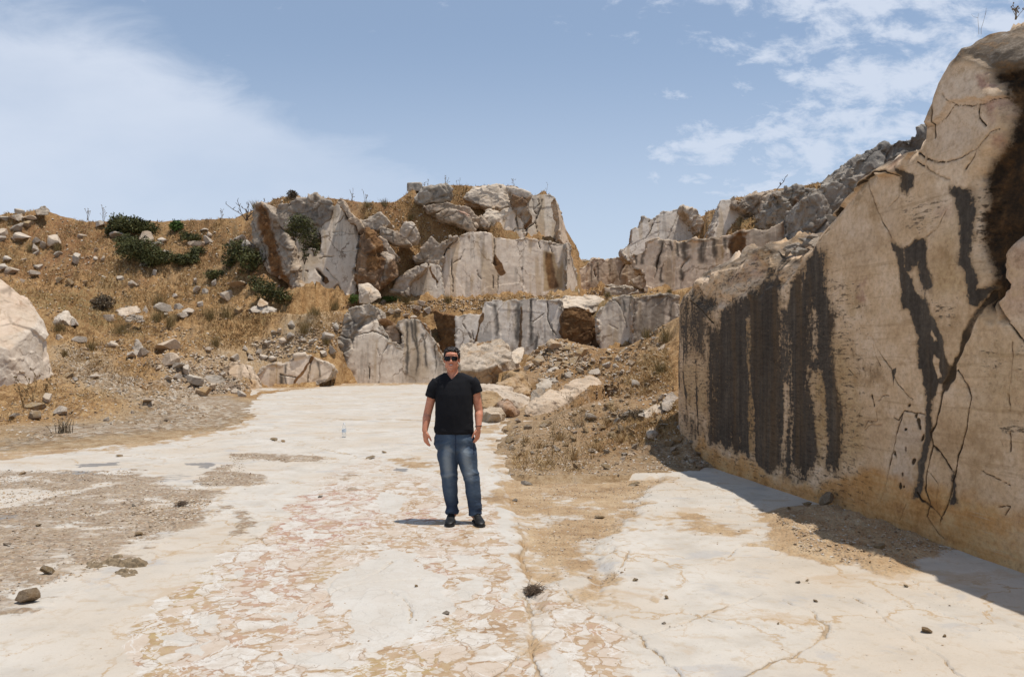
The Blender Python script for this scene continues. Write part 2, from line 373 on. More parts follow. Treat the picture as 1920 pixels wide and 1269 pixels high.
def _wall(k, setp, b):
    P = k.coord('Object')
    _, dark, rust, crack = k.attr4('ra')
    pink, ochre, grey, pale = k.attr4('rb')
    orange = k.attr('rc', 2); pit = k.attr('rd', 2)
    n1 = k.noise(P, 0.8, 6, 0.62); n2 = k.noise(P, 4.0, 9, 0.70); n3 = k.noise(P, 22.0, 8, 0.76); n4 = k.noise(k.vm('ADD', P, (7, 3, 5)), 1.9, 9, 0.72)
    saw = k.noise(k.mul(P, (10, 7, 34)), 1.0, 8, 0.76)                          # scoring left by the saw
    saw2 = k.noise(k.mul(P, (2, 0.6, 15)), 1.0, 7, 0.66)
    run = k.noise(k.mul(P, (8, 8, 0.30)), 1.0, 10, 0.74)                        # vertical water runs
    run2 = k.noise(k.mul(P, (3.2, 3.2, 0.22)), 1.0, 6, 0.62)
    c = k.ramp(k.m('ADD', k.m('MULTIPLY', n1, 0.6), k.m('MULTIPLY', n2, 0.4)), [(0.36, (0.45, 0.29, 0.155)), (0.48, (0.60, 0.415, 0.25)), (0.56, (0.68, 0.50, 0.335)), (0.66, (0.72, 0.57, 0.415))])
    c = k.mix(k.ss(n4, 0.52, 0.66, 0, 0.65), c, (0.40, 0.25, 0.12))
    c = k.mix(k.ss(saw2, 0.54, 0.66, 0, 0.45), c, (0.34, 0.215, 0.105))
    c = k.mix(k.m('MULTIPLY', pale, k.ss(n4, 0.65, 0.42, 0.15, 0.85)), c, k.ramp(n2, [(0.35, (0.47, 0.37, 0.285)), (0.65, (0.60, 0.50, 0.41))]))
    c = k.mix(k.m('MULTIPLY', ochre, k.ss(n2, 0.36, 0.56, 0.25, 0.9)), c, k.ramp(n3, [(0.38, (0.34, 0.19, 0.06)), (0.62, (0.47, 0.32, 0.14))]))
    c = k.mix(k.m('MULTIPLY', pink, k.ss(n2, 0.38, 0.58, 0.1, 0.9)), c, k.ramp(n3, [(0.35, (0.25, 0.095, 0.07)), (0.65, (0.42, 0.24, 0.18))]))
    og = k.m('MULTIPLY', orange, k.ss(n4, 0.25, 0.52, 0.55, 0.97))
    c = k.mix(og, c, k.ramp(k.m('ADD', k.m('MULTIPLY', n2, 0.6), k.m('MULTIPLY', saw2, 0.4)), [(0.38, (0.36, 0.16, 0.04)), (0.48, (0.53, 0.27, 0.085)), (0.62, (0.60, 0.39, 0.18))]))
    scr = k.m('MULTIPLY', k.ss(k.noise(k.mul(P, (1, 2.2, 70)), 1.0, 3, 0.5), 0.64, 0.70), k.m('MULTIPLY', orange, k.ss(n1, 0.45, 0.6, 0.1, 0.55)))
    c = k.mix(scr, c, (0.56, 0.46, 0.36))
    # mottling: scales, lichen specks, chips along the saw lines
    c = k.mix(0.75, c, k.mix(1.0, c, k.ramp(n3, [(0.30, (0.52, 0.47, 0.42)), (0.46, (0.92, 0.90, 0.88)), (0.60, (1.12, 1.13, 1.14)), (0.75, (1.3, 1.33, 1.38))]), 'MULTIPLY'))
    mo = k.m('MULTIPLY', k.ss(k.m('ADD', k.m('MULTIPLY', n4, 0.55), k.m('MULTIPLY', n3, 0.45)), 0.545, 0.60), k.ss(n1, 0.40, 0.60, 0.15, 0.95))
    c = k.mix(k.m('MULTIPLY', mo, 0.62), c, k.ramp(n2, [(0.4, (0.12, 0.075, 0.04)), (0.6, (0.25, 0.155, 0.08))]))
    pv = k.m('ADD', k.m('MULTIPLY', saw, 0.60), k.m('MULTIPLY', n3, 0.40))
    pt = k.m('MULTIPLY', k.ss(k.m('ADD', pv, k.m('MULTIPLY', pit, 0.09)), 0.605, 0.66), k.ss(k.m('ADD', pit, k.m('MULTIPLY', k.m('SUBTRACT', n4, 0.5), 2.0)), 0.1, 0.8))
    c = k.mix(k.m('MULTIPLY', pt, 0.85), c, k.ramp(n2, [(0.4, (0.055, 0.038, 0.024)), (0.62, (0.17, 0.11, 0.06))]))
    c = k.mix(k.m('MULTIPLY', grey, 0.94), c, k.ramp(k.noise(k.mul(P, (6, 6, 9)), 1.0, 10, 0.8), [(0.34, (0.40, 0.36, 0.31)), (0.44, (0.16, 0.125, 0.09)), (0.52, (0.075, 0.06, 0.045)), (0.60, (0.20, 0.11, 0.045)), (0.68, (0.04, 0.033, 0.026))]))
    rr = k.m('ADD', k.m('MULTIPLY', k.noise(P, 4.5, 10, 0.80), 0.75), k.m('MULTIPLY', run2, 0.25))
    c = k.mix(k.ss(k.m('ADD', rust, k.m('MULTIPLY', k.m('SUBTRACT', n3, 0.5), 0.7)), 0.25, 0.65), c, k.ramp(rr, [(0.38, (0.010, 0.007, 0.005)), (0.47, (0.034, 0.020, 0.010)), (0.55, (0.085, 0.043, 0.016)), (0.66, (0.20, 0.105, 0.042))]))
    # soot black water stain: ragged at its margins, worn through in upright streaks
    e = k.m('ADD', k.m('MULTIPLY', run, 0.46), k.m('ADD', k.m('MULTIPLY', n3, 0.30), k.m('MULTIPLY', saw, 0.24)))
    t = k.m('ADD', k.m('MULTIPLY', k.m('SUBTRACT', dark, 0.46), 0.50), k.m('ADD', e, k.m('MULTIPLY', k.m('SUBTRACT', n4, 0.5), 0.38)))
    dm = k.m('MULTIPLY', k.ss(k.m('ADD', t, k.m('MULTIPLY', k.m('SUBTRACT', n3, 0.5), 0.35)), 0.47, 0.58), k.ss(dark, 0.03, 0.25))
    halo = k.m('MULTIPLY', k.ss(t, 0.30, 0.52), k.ss(dark, 0.02, 0.4))
    c = k.mix(k.m('MULTIPLY', halo, 0.55), c, (0.25, 0.155, 0.075))
    dcol = k.ramp(k.m('ADD', k.m('MULTIPLY', run, 0.40), k.m('ADD', k.m('MULTIPLY', n3, 0.32), k.m('MULTIPLY', n4, 0.28))), [(0.36, (0.012, 0.010, 0.008)), (0.45, (0.036, 0.029, 0.023)), (0.53, (0.070, 0.056, 0.043)), (0.62, (0.15, 0.118, 0.085)), (0.70, (0.24, 0.19, 0.14))])
    dcol = k.mix(k.ss(run2, 0.48, 0.66, 0, 0.60), dcol, (0.105, 0.062, 0.028))
    c = k.mix(k.m('MULTIPLY', dm, 0.96), c, dcol)
    cj = k.ss(k.m('ADD', crack, k.m('MULTIPLY', k.m('SUBTRACT', n3, 0.5), 0.9)), 0.30, 0.62)
    c = k.mix(k.m('MULTIPLY', k.ss(crack, 0.02, 0.45), 0.45), c, (0.20, 0.115, 0.05))
    c = k.mix(k.m('MULTIPLY', cj, 0.92), c, k.ramp(n2, [(0.4, (0.018, 0.013, 0.009)), (0.7, (0.075, 0.046, 0.022))]))
    h = k.m('ADD', k.m('MULTIPLY', saw, 0.22), k.m('ADD', k.m('MULTIPLY', n3, 0.38), k.m('MULTIPLY', n2, 0.40)))
    h = k.m('SUBTRACT', h, k.m('ADD', k.m('MULTIPLY', pt, 0.30), k.m('MULTIPLY', cj, 0.35)))
    rg = k.m('ADD', 0.30, k.m('MULTIPLY', k.m('MAXIMUM', rust, grey), 1.2))
    setp(Base_Color=c, Roughness=0.86, Normal=k.bump(k.m('MULTIPLY', h, rg), 0.9, 0.06))
M['wall'] = material('sawn_stained_marble', _wall)


def _floor(k, setp, b):
    P = k.coord('Object'); x, y, z = k.sep(P); P2 = k.comb(x, y, 0.0)
    gravel, dirt, brec, crack = k.attr4('fa'); pale, pink, grey, ochre = k.attr4('fb')
    n0 = k.noise(P2, 0.55, 5, 0.6); n1 = k.noise(P2, 2.2, 6, 0.62); n2 = k.noise(P2, 9.0, 6, 0.66); n3 = k.noise(P2, 60.0, 4, 0.7)
    c = k.ramp(n1, [(0.30, (0.42, 0.37, 0.305)), (0.5, (0.515, 0.465, 0.395)), (0.7, (0.575, 0.53, 0.465))])
    c = k.mix(k.ss(n0, 0.42, 0.64, 0, 0.50), c, (0.46, 0.365, 0.26))
    c = k.mix(k.ss(n2, 0.53, 0.68, 0, 0.60), c, (0.42, 0.335, 0.235))
    fl = k.noise(k.vm('ADD', k.mul(P2, (1.4, 2.6, 1)), k.mul(k.noise(P2, 1.1, 3, 0.5, 0, 1), 1.6)), 1.0, 6, 0.6)
    c = k.mix(k.ss(fl, 0.57, 0.66, 0, 0.50), c, (0.42, 0.295, 0.175))             # drifting ochre dust
    c = k.mix(k.ss(fl, 0.42, 0.34, 0, 0.50), c, (0.37, 0.355, 0.34))            # cool grey clouding
    # veins
    wp = k.vm('ADD', P2, k.mul(k.vm('SUBTRACT', k.noise(P2, 1.3, 6, 0.65, 0, 1), (0.5, 0.5, 0.5)), 0.9))
    ve = k.vor(wp, 0.75, 'DISTANCE_TO_EDGE'); ve2 = k.vor(k.vm('ADD', wp, (5, 3, 0)), 2.3, 'DISTANCE_TO_EDGE')
    gate = k.ss(k.noise(P2, 0.9, 3, 0.5), 0.42, 0.58)
    c = k.mix(k.m('MULTIPLY', k.m('MULTIPLY', k.ss(ve, 0.014, 0.003), gate), 0.75), c, (0.38, 0.25, 0.125))
    c = k.mix(k.m('MULTIPLY', k.m('MULTIPLY', k.ss(ve2, 0.022, 0.004), k.ss(n1, 0.45, 0.62)), 0.6), c, (0.43, 0.31, 0.19))
    # breccia: torn white clasts in a pink, tan and ochre matrix full of smaller fragments
    wn = k.vm('SUBTRACT', k.noise(P2, 6.0, 5, 0.6, 0, 1), (0.5, 0.5, 0.5)); wl = k.vm('SUBTRACT', k.noise(P2, 1.6, 3, 0.5, 0, 1), (0.5, 0.5, 0.5))
    wq = k.mul(k.vm('ADD', k.vm('ADD', P2, k.mul(wn, 0.10)), k.mul(wl, 0.30)), (1.0, 0.74, 1))
    wr = k.vm('ADD', k.mul(wq, (0.8, 1.1, 1)), (2.2, 7.1, 0))
    s1 = k.sep(k.vor(wq, 4.6, 'F1', 1)); e1 = k.vor(wq, 4.6, 'DISTANCE_TO_EDGE'); s2 = k.sep(k.vor(wr, 10.5, 'F1', 1)); e2 = k.vor(wr, 10.5, 'DISTANCE_TO_EDGE')
    s3 = k.sep(k.vor(wr, 27.0, 'F1', 1)); e3 = k.vor(wr, 27.0, 'DISTANCE_TO_EDGE')
    n5 = k.noise(P2, 4.2, 9, 0.72)
    mt = k.ramp(k.m('ADD', k.m('MULTIPLY', n5, 0.75), k.m('MULTIPLY', n3, 0.25)), [(0.36, (0.22, 0.125, 0.058)), (0.45, (0.345, 0.225, 0.125)), (0.53, (0.42, 0.305, 0.195)), (0.60, (0.375, 0.225, 0.15)), (0.70, (0.51, 0.43, 0.335))])
    mt = k.mix(k.m('MULTIPLY', pink, k.ss(k.noise(P2, 5.5, 8, 0.72), 0.42, 0.58, 0.08, 0.85)), mt, k.ramp(n2, [(0.35, (0.30, 0.135, 0.10)), (0.65, (0.45, 0.29, 0.225))]))
    mt = k.mix(k.m('MULTIPLY', ochre, k.ss(k.noise(P2, 6.5, 8, 0.72), 0.42, 0.58, 0.06, 0.85)), mt, k.ramp(n2, [(0.35, (0.30, 0.195, 0.065)), (0.65, (0.42, 0.31, 0.15))]))
    white = k.ramp(n2, [(0.32, (0.44, 0.375, 0.30)), (0.5, (0.54, 0.485, 0.415)), (0.68, (0.59, 0.55, 0.49))])
    bc = k.mix(k.m('MULTIPLY', k.m('MULTIPLY', k.ss(e3, 0.04, 0.10), k.ss(s3[0], 0.55, 0.57)), 0.75), mt, white)
    f2 = k.m('MULTIPLY', k.ss(k.m('ADD', e2, k.m('MULTIPLY', k.m('SUBTRACT', n2, 0.5), 0.10)), 0.040, 0.075), k.ss(s2[0], 0.55, 0.57)); bc = k.mix(k.m('MULTIPLY', f2, 0.85), bc, k.mix(k.ss(s2[1], 0.55, 0.6, 0, 0.5), white, (0.47, 0.35, 0.255)))
    f1 = k.m('MULTIPLY', k.ss(k.m('ADD', e1, k.m('MULTIPLY', k.m('SUBTRACT', n2, 0.5), 0.20)), 0.035, 0.095), k.ss(s1[0], 0.56, 0.58)); bc = k.mix(k.m('MULTIPLY', f1, 0.92), bc, k.mix(k.ss(s1[1], 0.6, 0.65, 0, 0.6), white, (0.48, 0.365, 0.265)))
    edge = k.m('MAXIMUM', k.m('MULTIPLY', k.ss(k.m('ABSOLUTE', k.m('SUBTRACT', k.m('ADD', e1, k.m('MULTIPLY', k.m('SUBTRACT', n2, 0.5), 0.12)), 0.045)), 0.016, 0.002), k.ss(s1[0], 0.54, 0.58)),
               k.m('MULTIPLY', k.ss(k.m('ABSOLUTE', k.m('SUBTRACT', k.m('ADD', e2, k.m('MULTIPLY', k.m('SUBTRACT', n2, 0.5), 0.10)), 0.04)), 0.022, 0.003), k.ss(s2[0], 0.54, 0.57)))
    edge = k.m('MULTIPLY', edge, k.ss(n5, 0.40, 0.56))
    bc = k.mix(k.m('MULTIPLY', edge, 0.55), bc, (0.22, 0.13, 0.065))
    wv = k.ss(k.m('ABSOLUTE', k.m('SUBTRACT', k.noise(k.vm('ADD', P2, (4, 9, 0)), 2.1, 7, 0.62, 0.6), 0.5)), 0.016, 0.004)
    bc = k.mix(k.m('MULTIPLY', wv, 0.7), bc, (0.60, 0.565, 0.51))
    bf = k.ss(k.m('ADD', brec, k.m('MULTIPLY', k.m('SUBTRACT', n2, 0.5), 0.9)), 0.36, 0.64)
    c = k.mix(k.m('MULTIPLY', bf, 0.96), c, bc)
    c = k.mix(k.m('MULTIPLY', k.ss(k.m('ADD', pale, k.m('MULTIPLY', k.m('SUBTRACT', n2, 0.5), 0.5)), 0.40, 0.55), 0.88), c, k.ramp(n1, [(0.3, (0.475, 0.43, 0.365)), (0.7, (0.55, 0.51, 0.45))]))
    c = k.mix(k.m('MULTIPLY', k.ss(n3, 0.56, 0.72), 0.40), c, (0.28, 0.21, 0.14))
    cr = k.ss(k.m('ADD', crack, k.m('MULTIPLY', k.m('SUBTRACT', n2, 0.5), 0.6)), 0.38, 0.70)
    c = k.mix(k.m('MULTIPLY', cr, 0.80), c, k.ramp(n2, [(0.36, (0.20, 0.13, 0.065)), (0.5, (0.36, 0.25, 0.14)), (0.6, (0.44, 0.335, 0.215))]))
    gy = k.ss(k.m('ADD', grey, k.m('MULTIPLY', k.m('SUBTRACT', k.noise(k.mul(P2, (3, 9, 1)), 1.0, 6, 0.65), 0.5), 1.3)), 0.45, 0.75)
    c = k.mix(k.m('MULTIPLY', gy, 0.75), c, (0.13, 0.125, 0.125))
    # sandy dirt and grit
    gv = k.vor(k.vm('ADD', P2, k.mul(n3, 0.03)), 34.0, 'F1', 1); gvd = k.vor(P2, 34.0, 'F1', 0)
    gc = k.ramp(k.sep(gv)[0], [(0, (0.22, 0.155, 0.10)), (0.25, (0.34, 0.255, 0.17)), (0.45, (0.28, 0.18, 0.115)), (0.6, (0.43, 0.36, 0.28)), (0.8, (0.24, 0.19, 0.145)), (0.93, (0.11, 0.08, 0.06))], 'CONSTANT')
    gc = k.mix(0.45, gc, k.ramp(n1, [(0.35, (0.25, 0.17, 0.10)), (0.65, (0.37, 0.275, 0.18))]))
    gm = k.ss(k.m('ADD', gravel, k.m('ADD', k.m('MULTIPLY', k.m('SUBTRACT', n2, 0.5), 0.85), k.m('MULTIPLY', k.m('SUBTRACT', n3, 0.5), 0.35))), 0.36, 0.66)
    gm = k.m('MULTIPLY', gm, k.ss(k.m('ADD', k.noise(k.mul(P2, (1, 2.2, 1)), 2.2, 7, 0.68), k.m('MULTIPLY', gravel, 0.10)), 0.40, 0.60, 0.25, 1.0))
    c = k.mix(k.m('MULTIPLY', gm, 0.94), c, gc)
    dc = k.ramp(k.m('ADD', k.m('MULTIPLY', n1, 0.5), k.m('ADD', k.m('MULTIPLY', n2, 0.3), k.m('MULTIPLY', n3, 0.2))), [(0.36, (0.20, 0.115, 0.05)), (0.48, (0.35, 0.225, 0.115)), (0.58, (0.44, 0.315, 0.185)), (0.68, (0.50, 0.40, 0.27))])
    dm = k.ss(k.m('ADD', dirt, k.m('ADD', k.m('MULTIPLY', k.m('SUBTRACT', n2, 0.5), 0.9), k.m('MULTIPLY', k.m('SUBTRACT', n1, 0.5), 0.9))), 0.28, 0.76)
    c = k.mix(k.m('MULTIPLY', dm, 0.93), c, dc)
    loose = k.m('MAXIMUM', gm, dm)
    h = k.m('ADD', k.m('MULTIPLY', n2, 0.25), k.m('MULTIPLY', n3, 0.12))
    h = k.m('ADD', h, k.m('MULTIPLY', k.m('MULTIPLY', loose, k.ss(gvd, 0.8, 0.0)), 0.55))
    h = k.m('SUBTRACT', h, k.m('MULTIPLY', k.m('ADD', k.m('MULTIPLY', cr, 0.5), k.m('MULTIPLY', edge, k.m('MULTIPLY', bf, 0.3))), 0.25))
    setp(Base_Color=c, Roughness=k.m('ADD', 0.72, k.m('MULTIPLY', loose, 0.2)), Normal=k.bump(h, 0.75, 0.03))
M['floor'] = material('quarry_floor_marble', _floor)


def _soil(k, setp, b):
    P = k.coord('Object')
    gravel, straw, green, redd = k.attr4('ta')
    n1 = k.noise(P, 0.5, 6, 0.62); n2 = k.noise(P, 2.6, 7, 0.68); n3 = k.noise(P, 11.0, 6, 0.72)
    f = k.m('ADD', k.m('MULTIPLY', n2, 0.55), k.m('MULTIPLY', n3, 0.45))
    straw_c = k.ramp(f, [(0.35, (0.060, 0.030, 0.012)), (0.43, (0.185, 0.098, 0.037)), (0.52, (0.335, 0.195, 0.080)), (0.62, (0.46, 0.31, 0.155))])
    soil_c = k.ramp(f, [(0.33, (0.13, 0.072, 0.032)), (0.44, (0.29, 0.185, 0.092)), (0.54, (0.42, 0.30, 0.175)), (0.66, (0.52, 0.42, 0.30))])
    c = k.mix(k.ss(k.m('ADD', straw, k.m('SUBTRACT', n2, 0.5)), 0.25, 0.7), soil_c, straw_c)
    c = k.mix(k.m('MULTIPLY', redd, k.ss(n2, 0.35, 0.6)), c, k.ramp(n3, [(0.35, (0.12, 0.055, 0.022)), (0.65, (0.26, 0.13, 0.055))]))
    c = k.mix(k.m('MULTIPLY', green, k.ss(n2, 0.42, 0.58)), c, (0.075, 0.075, 0.028))
    v = k.vor(k.vm('ADD', P, k.mul(n3, 0.08)), 7.5, 'F1', 1); vd = k.vor(P, 7.5, 'F1', 0)
    gr = k.ramp(k.sep(v)[0], [(0, (0.33, 0.24, 0.155)), (0.3, (0.43, 0.35, 0.26)), (0.5, (0.28, 0.19, 0.115)), (0.7, (0.47, 0.40, 0.315)), (0.88, (0.20, 0.145, 0.095))], 'CONSTANT')
    gm = k.ss(k.m('ADD', gravel, k.m('ADD', k.m('SUBTRACT', n2, 0.5), k.m('MULTIPLY', k.m('SUBTRACT', n3, 0.5), 0.7))), 0.35, 0.65)
    c = k.mix(k.m('MULTIPLY', gm, 0.85), c, gr)
    h = k.m('ADD', k.m('MULTIPLY', n3, 0.5), k.m('MULTIPLY', k.m('MULTIPLY', gm, k.ss(vd, 0.7, 0.0)), 0.5))
    setp(Base_Color=c, Roughness=0.95, Normal=k.bump(h, 0.9, 0.14))
M['soil'] = material('dry_hillside_soil', _soil)


def _plain(col, rough=0.8, var=0.25, scale=30.0, **kw):
    def fn(k, setp, b):
        n = k.noise(k.coord('Object'), scale, 4, 0.6)
        c = k.ramp(n, [(0.3, tuple(v * (1 - var) for v in col)), (0.7, tuple(v * (1 + var) for v in col))])
        setp(Base_Color=c, Roughness=rough, **kw)
    return fn
def _leaf(stops, rough=0.7):
    def fn(k, setp, b):
        v = k.attr('lv', 2)
        setp(Base_Color=k.ramp(v, stops), Roughness=rough)
    return fn
M['straw'] = material('dry_grass_straw', _leaf([(0, (0.085, 0.042, 0.015)), (0.3, (0.28, 0.16, 0.058)), (0.65, (0.47, 0.315, 0.14)), (1, (0.60, 0.46, 0.26))]))
M['tuft'] = material('esparto_grass', _leaf([(0, (0.085, 0.062, 0.024)), (0.35, (0.16, 0.12, 0.045)), (0.7, (0.25, 0.17, 0.065)), (1, (0.36, 0.26, 0.12))]))
M['green'] = material('shrub_leaf', _leaf([(0, (0.030, 0.033, 0.010)), (0.5, (0.072, 0.076, 0.022)), (1, (0.15, 0.145, 0.048))]))
M['bright'] = material('fresh_green_leaf', _leaf([(0, (0.04, 0.07, 0.012)), (0.5, (0.075, 0.13, 0.022)), (1, (0.13, 0.19, 0.045))]))
M['sage'] = material('grey_brown_shrub', _leaf([(0, (0.075, 0.055, 0.035)), (0.5, (0.14, 0.105, 0.065)), (1, (0.22, 0.17, 0.11))]))
M['twig'] = material('dead_twig', _plain((0.13, 0.09, 0.06), 0.9))
M['stalk'] = material('dry_stalk', _plain((0.20, 0.135, 0.065), 0.9))
# ================================================================== rock mass specifications needed by the terrain are in MASSES (filled below)
# every outline is read as photo pixels on a vertical plane at depth Y (plus slope k of the plane across X)
class Plane:
    def __init__(s, a, k=0.0, l=0.0):
        s.a, s.k, s.l = a, k, l                     # Y = a + k X + l (Z - CAMH)
        n = np.array([k, -1.0, l]); s.n = n / np.linalg.norm(n)   # towards the camera
    def hit(s, px, py):
        u, _, v = ray(px, py); Y = s.a / (1 - s.k * u - s.l * v); return np.array([u * Y, Y, v * Y + CAMH])
    def xz(s, pts):
        return np.array([s.hit(p[0], p[1])[[0, 2]] for p in pts])
    def y(s, X, Z):
        return s.a + s.k * X + s.l * (Z - CAMH)

MASSES = []
def mass(**kw):
    MASSES.append(kw)
A = lambda p: zc(p, 440, 340, 4.881)
B = lambda p: zc(p, 740, 330, 5.075)
C = lambda p: zc(p, 440, 540, 4.571)
D = lambda p: zc(p, 820, 540, 4.174)
E = lambda p: zc(p, 1070, 320, 3.918)
L8 = lambda p: zc(p, 0, 520, 3.733)

# --- left outcrop
mass(name='rock_outcrop', label='dark weathered rock flank with orange bands at the left end of the outcrop', cat='rock',
     Y=41.9, k=-0.55, l=0.10, thick=2.4, cutf=0.0, amp=0.34, grey=0.45, grain=1.0,
     poly=A([(180, 205), (250, 185), (300, 235), (335, 290), (400, 400), (480, 525), (530, 590), (520, 700), (550, 900), (620, 1070), (600, 1150), (500, 1150), (480, 960), (380, 860), (300, 800), (210, 700), (165, 500), (150, 350)]),
     lines=[('crack', A([(250, 230), (290, 400), (350, 520), (400, 640), (480, 790)]), 0.13), ('crack', A([(560, 890), (610, 1010), (650, 1080)]), 0.15),
            ('crack', A([(170, 380), (230, 520), (280, 700), (330, 820)]), 0.06)],
     polys=[('rust', A([(200, 230), (260, 210), (330, 420), (360, 560), (430, 760), (520, 930), (600, 1110), (490, 1110), (400, 880), (310, 690), (240, 480)]), 0.35, 0.85),
            ('grey', A([(300, 270), (380, 330), (500, 540), (540, 640), (420, 620), (330, 430)]), 0.4, 0.8),
            ('grey', A([(150, 350), (220, 420), (280, 640), (330, 800), (210, 690)]), 0.4, 0.7)])
mass(name='quarry_block', label='tall pointed sawn slab of pale marble on the left outcrop, dark hollow low down', cat='rock',
     Y=49.3, k=-0.06, l=0.12, thick=3.2, cutf=1.0, amp=0.30, terr=True, vox=0.048,
     poly=A([(555, 560), (545, 500), (600, 455), (645, 490), (645, 620), (700, 610), (775, 640), (780, 520), (782, 392), (870, 345), (900, 232), (950, 190), (1000, 268), (1050, 372), (1105, 385), (1120, 520), (1110, 650), (1098, 800), (1112, 960), (1090, 1060), (1000, 1035), (940, 1130), (700, 1150), (650, 1070), (570, 900), (520, 700)]),
     lines=[('crack', A([(835, 790), (900, 870), (950, 920), (975, 990), (1010, 1040)]), 0.05), ('crack', A([(770, 710), (850, 690), (915, 690)]), 0.05), ('crack', A([(1010, 305), (960, 370), (920, 410)]), 0.03),
            ('crack', A([(900, 470), (1000, 470), (1100, 478)]), 0.025), ('crack', A([(970, 650), (1110, 640)]), 0.025), ('crack', A([(590, 880), (610, 1010), (660, 1080)]), 0.07), ('crack', A([(635, 880), (640, 1000)]), 0.05)],
     polys=[('crack', A([(745, 805), (790, 815), (820, 860), (810, 905), (775, 850)]), 0.06, 1.0), ('rust', A([(800, 850), (850, 870), (868, 920), (830, 940), (800, 905)]), 0.06, 1.0),
            ('crack', A([(905, 965), (945, 930), (970, 985), (945, 1020)]), 0.08, 0.9), ('crack', A([(540, 745), (565, 730), (565, 765)]), 0.04, 1.0), ('crack', A([(648, 815), (668, 815), (665, 830)]), 0.03, 1.0),
            ('ochre', A([(600, 640), (760, 640), (780, 760), (700, 790), (640, 780)]), 0.4, 0.55), ('ochre', A([(790, 880), (900, 950), (960, 1060), (820, 1100)]), 0.5, 0.6), ('pale', A([(560, 620), (620, 620), (640, 760), (560, 760)]), 0.3, 0.4)])
mass(name='rock_outcrop', label='rounded rusty brown rock standing between the pale pointed slab and the grassy slope', cat='rock', Y=49.6, thick=2.2, cutf=0.0, amp=0.36, round=0.8, rust=0.85, worl=1,
     poly=A([(1130, 490), (1200, 415), (1270, 465), (1335, 610), (1362, 720), (1335, 870), (1320, 985), (1210, 960), (1130, 915), (1105, 850), (1105, 700), (1130, 600)]),
     polys=[('grey', A([(1140, 480), (1210, 420), (1300, 560), (1330, 680), (1200, 660)]), 0.35, 0.75)])
mass(name='rock_outcrop', label='smaller brown rock leaning on the right side of the rounded rusty rock', cat='rock', Y=50.3, thick=2.0, cutf=0.0, amp=0.34, round=0.7, rust=0.5,
     poly=A([(1345, 640), (1425, 680), (1462, 760), (1482, 840), (1400, 920), (1315, 975), (1335, 850)]))
mass(name='rock_outcrop', label='broken dark grey rocks on the crest of the left outcrop above the green hanging shrub', cat='rock', Y=51.6, thick=1.8, cutf=0.0, amp=0.34, grey=0.8, worl=1,
     poly=A([(350, 330), (385, 240), (410, 205), (520, 185), (600, 165), (690, 135), (750, 115), (800, 170), (870, 190), (905, 225), (870, 350), (790, 395), (770, 500), (650, 560), (560, 500), (420, 400)]))
mass(name='rock_outcrop', label='brown tinted rock edge right behind the tip of the pointed slab', cat='rock', Y=50.4, thick=2.0, cutf=0.1, amp=0.25, rust=0.3,
     poly=A([(955, 150), (1010, 170), (1060, 260), (1140, 350), (1165, 420), (1120, 480), (1100, 385), (1050, 372), (990, 250), (940, 200)]))
# --- rocks on the slope between the outcrops
mass(name='boulder', label='flat grey boulder bedded in the dry grass of the middle slope', cat='boulder', Y=51.5, thick=1.6, cutf=0.0, amp=0.28, grey=0.35,
     poly=A([(1270, 320), (1330, 275), (1430, 360), (1400, 420), (1340, 440), (1180, 420), (1160, 340)]))
mass(name='boulder', label='tilted boulder with a rusty underside on the middle slope', cat='boulder', Y=51, thick=1.8, cutf=0.0, amp=0.28, rust=0.35,
     poly=A([(1340, 420), (1450, 455), (1562, 500), (1600, 560), (1500, 570), (1350, 540)]))
mass(name='boulder', label='pale crumbling boulder above the brown leaning rock on the slope', cat='boulder', Y=50.6, thick=1.6, cutf=0.2, amp=0.30,
     poly=A([(1330, 510), (1400, 545), (1450, 600), (1495, 690), (1470, 740), (1400, 690), (1350, 620)]))
mass(name='boulder', label='pale pinkish boulder on the slope left of the big sawn face', cat='boulder', Y=53, thick=2, cutf=0.1, amp=0.26,
     poly=B([(30, 540), (95, 440), (160, 435), (245, 560), (200, 635), (120, 650), (20, 600)]))
mass(name='rock_outcrop', label='slanting grey and ochre rock just left of the big sawn face', cat='rock', Y=53.4, thick=2.4, cutf=0.0, amp=0.30, grey=0.3,
     poly=B([(165, 770), (250, 680), (350, 580), (420, 640), (560, 570), (610, 565), (490, 700), (445, 880), (330, 820), (200, 830)]))
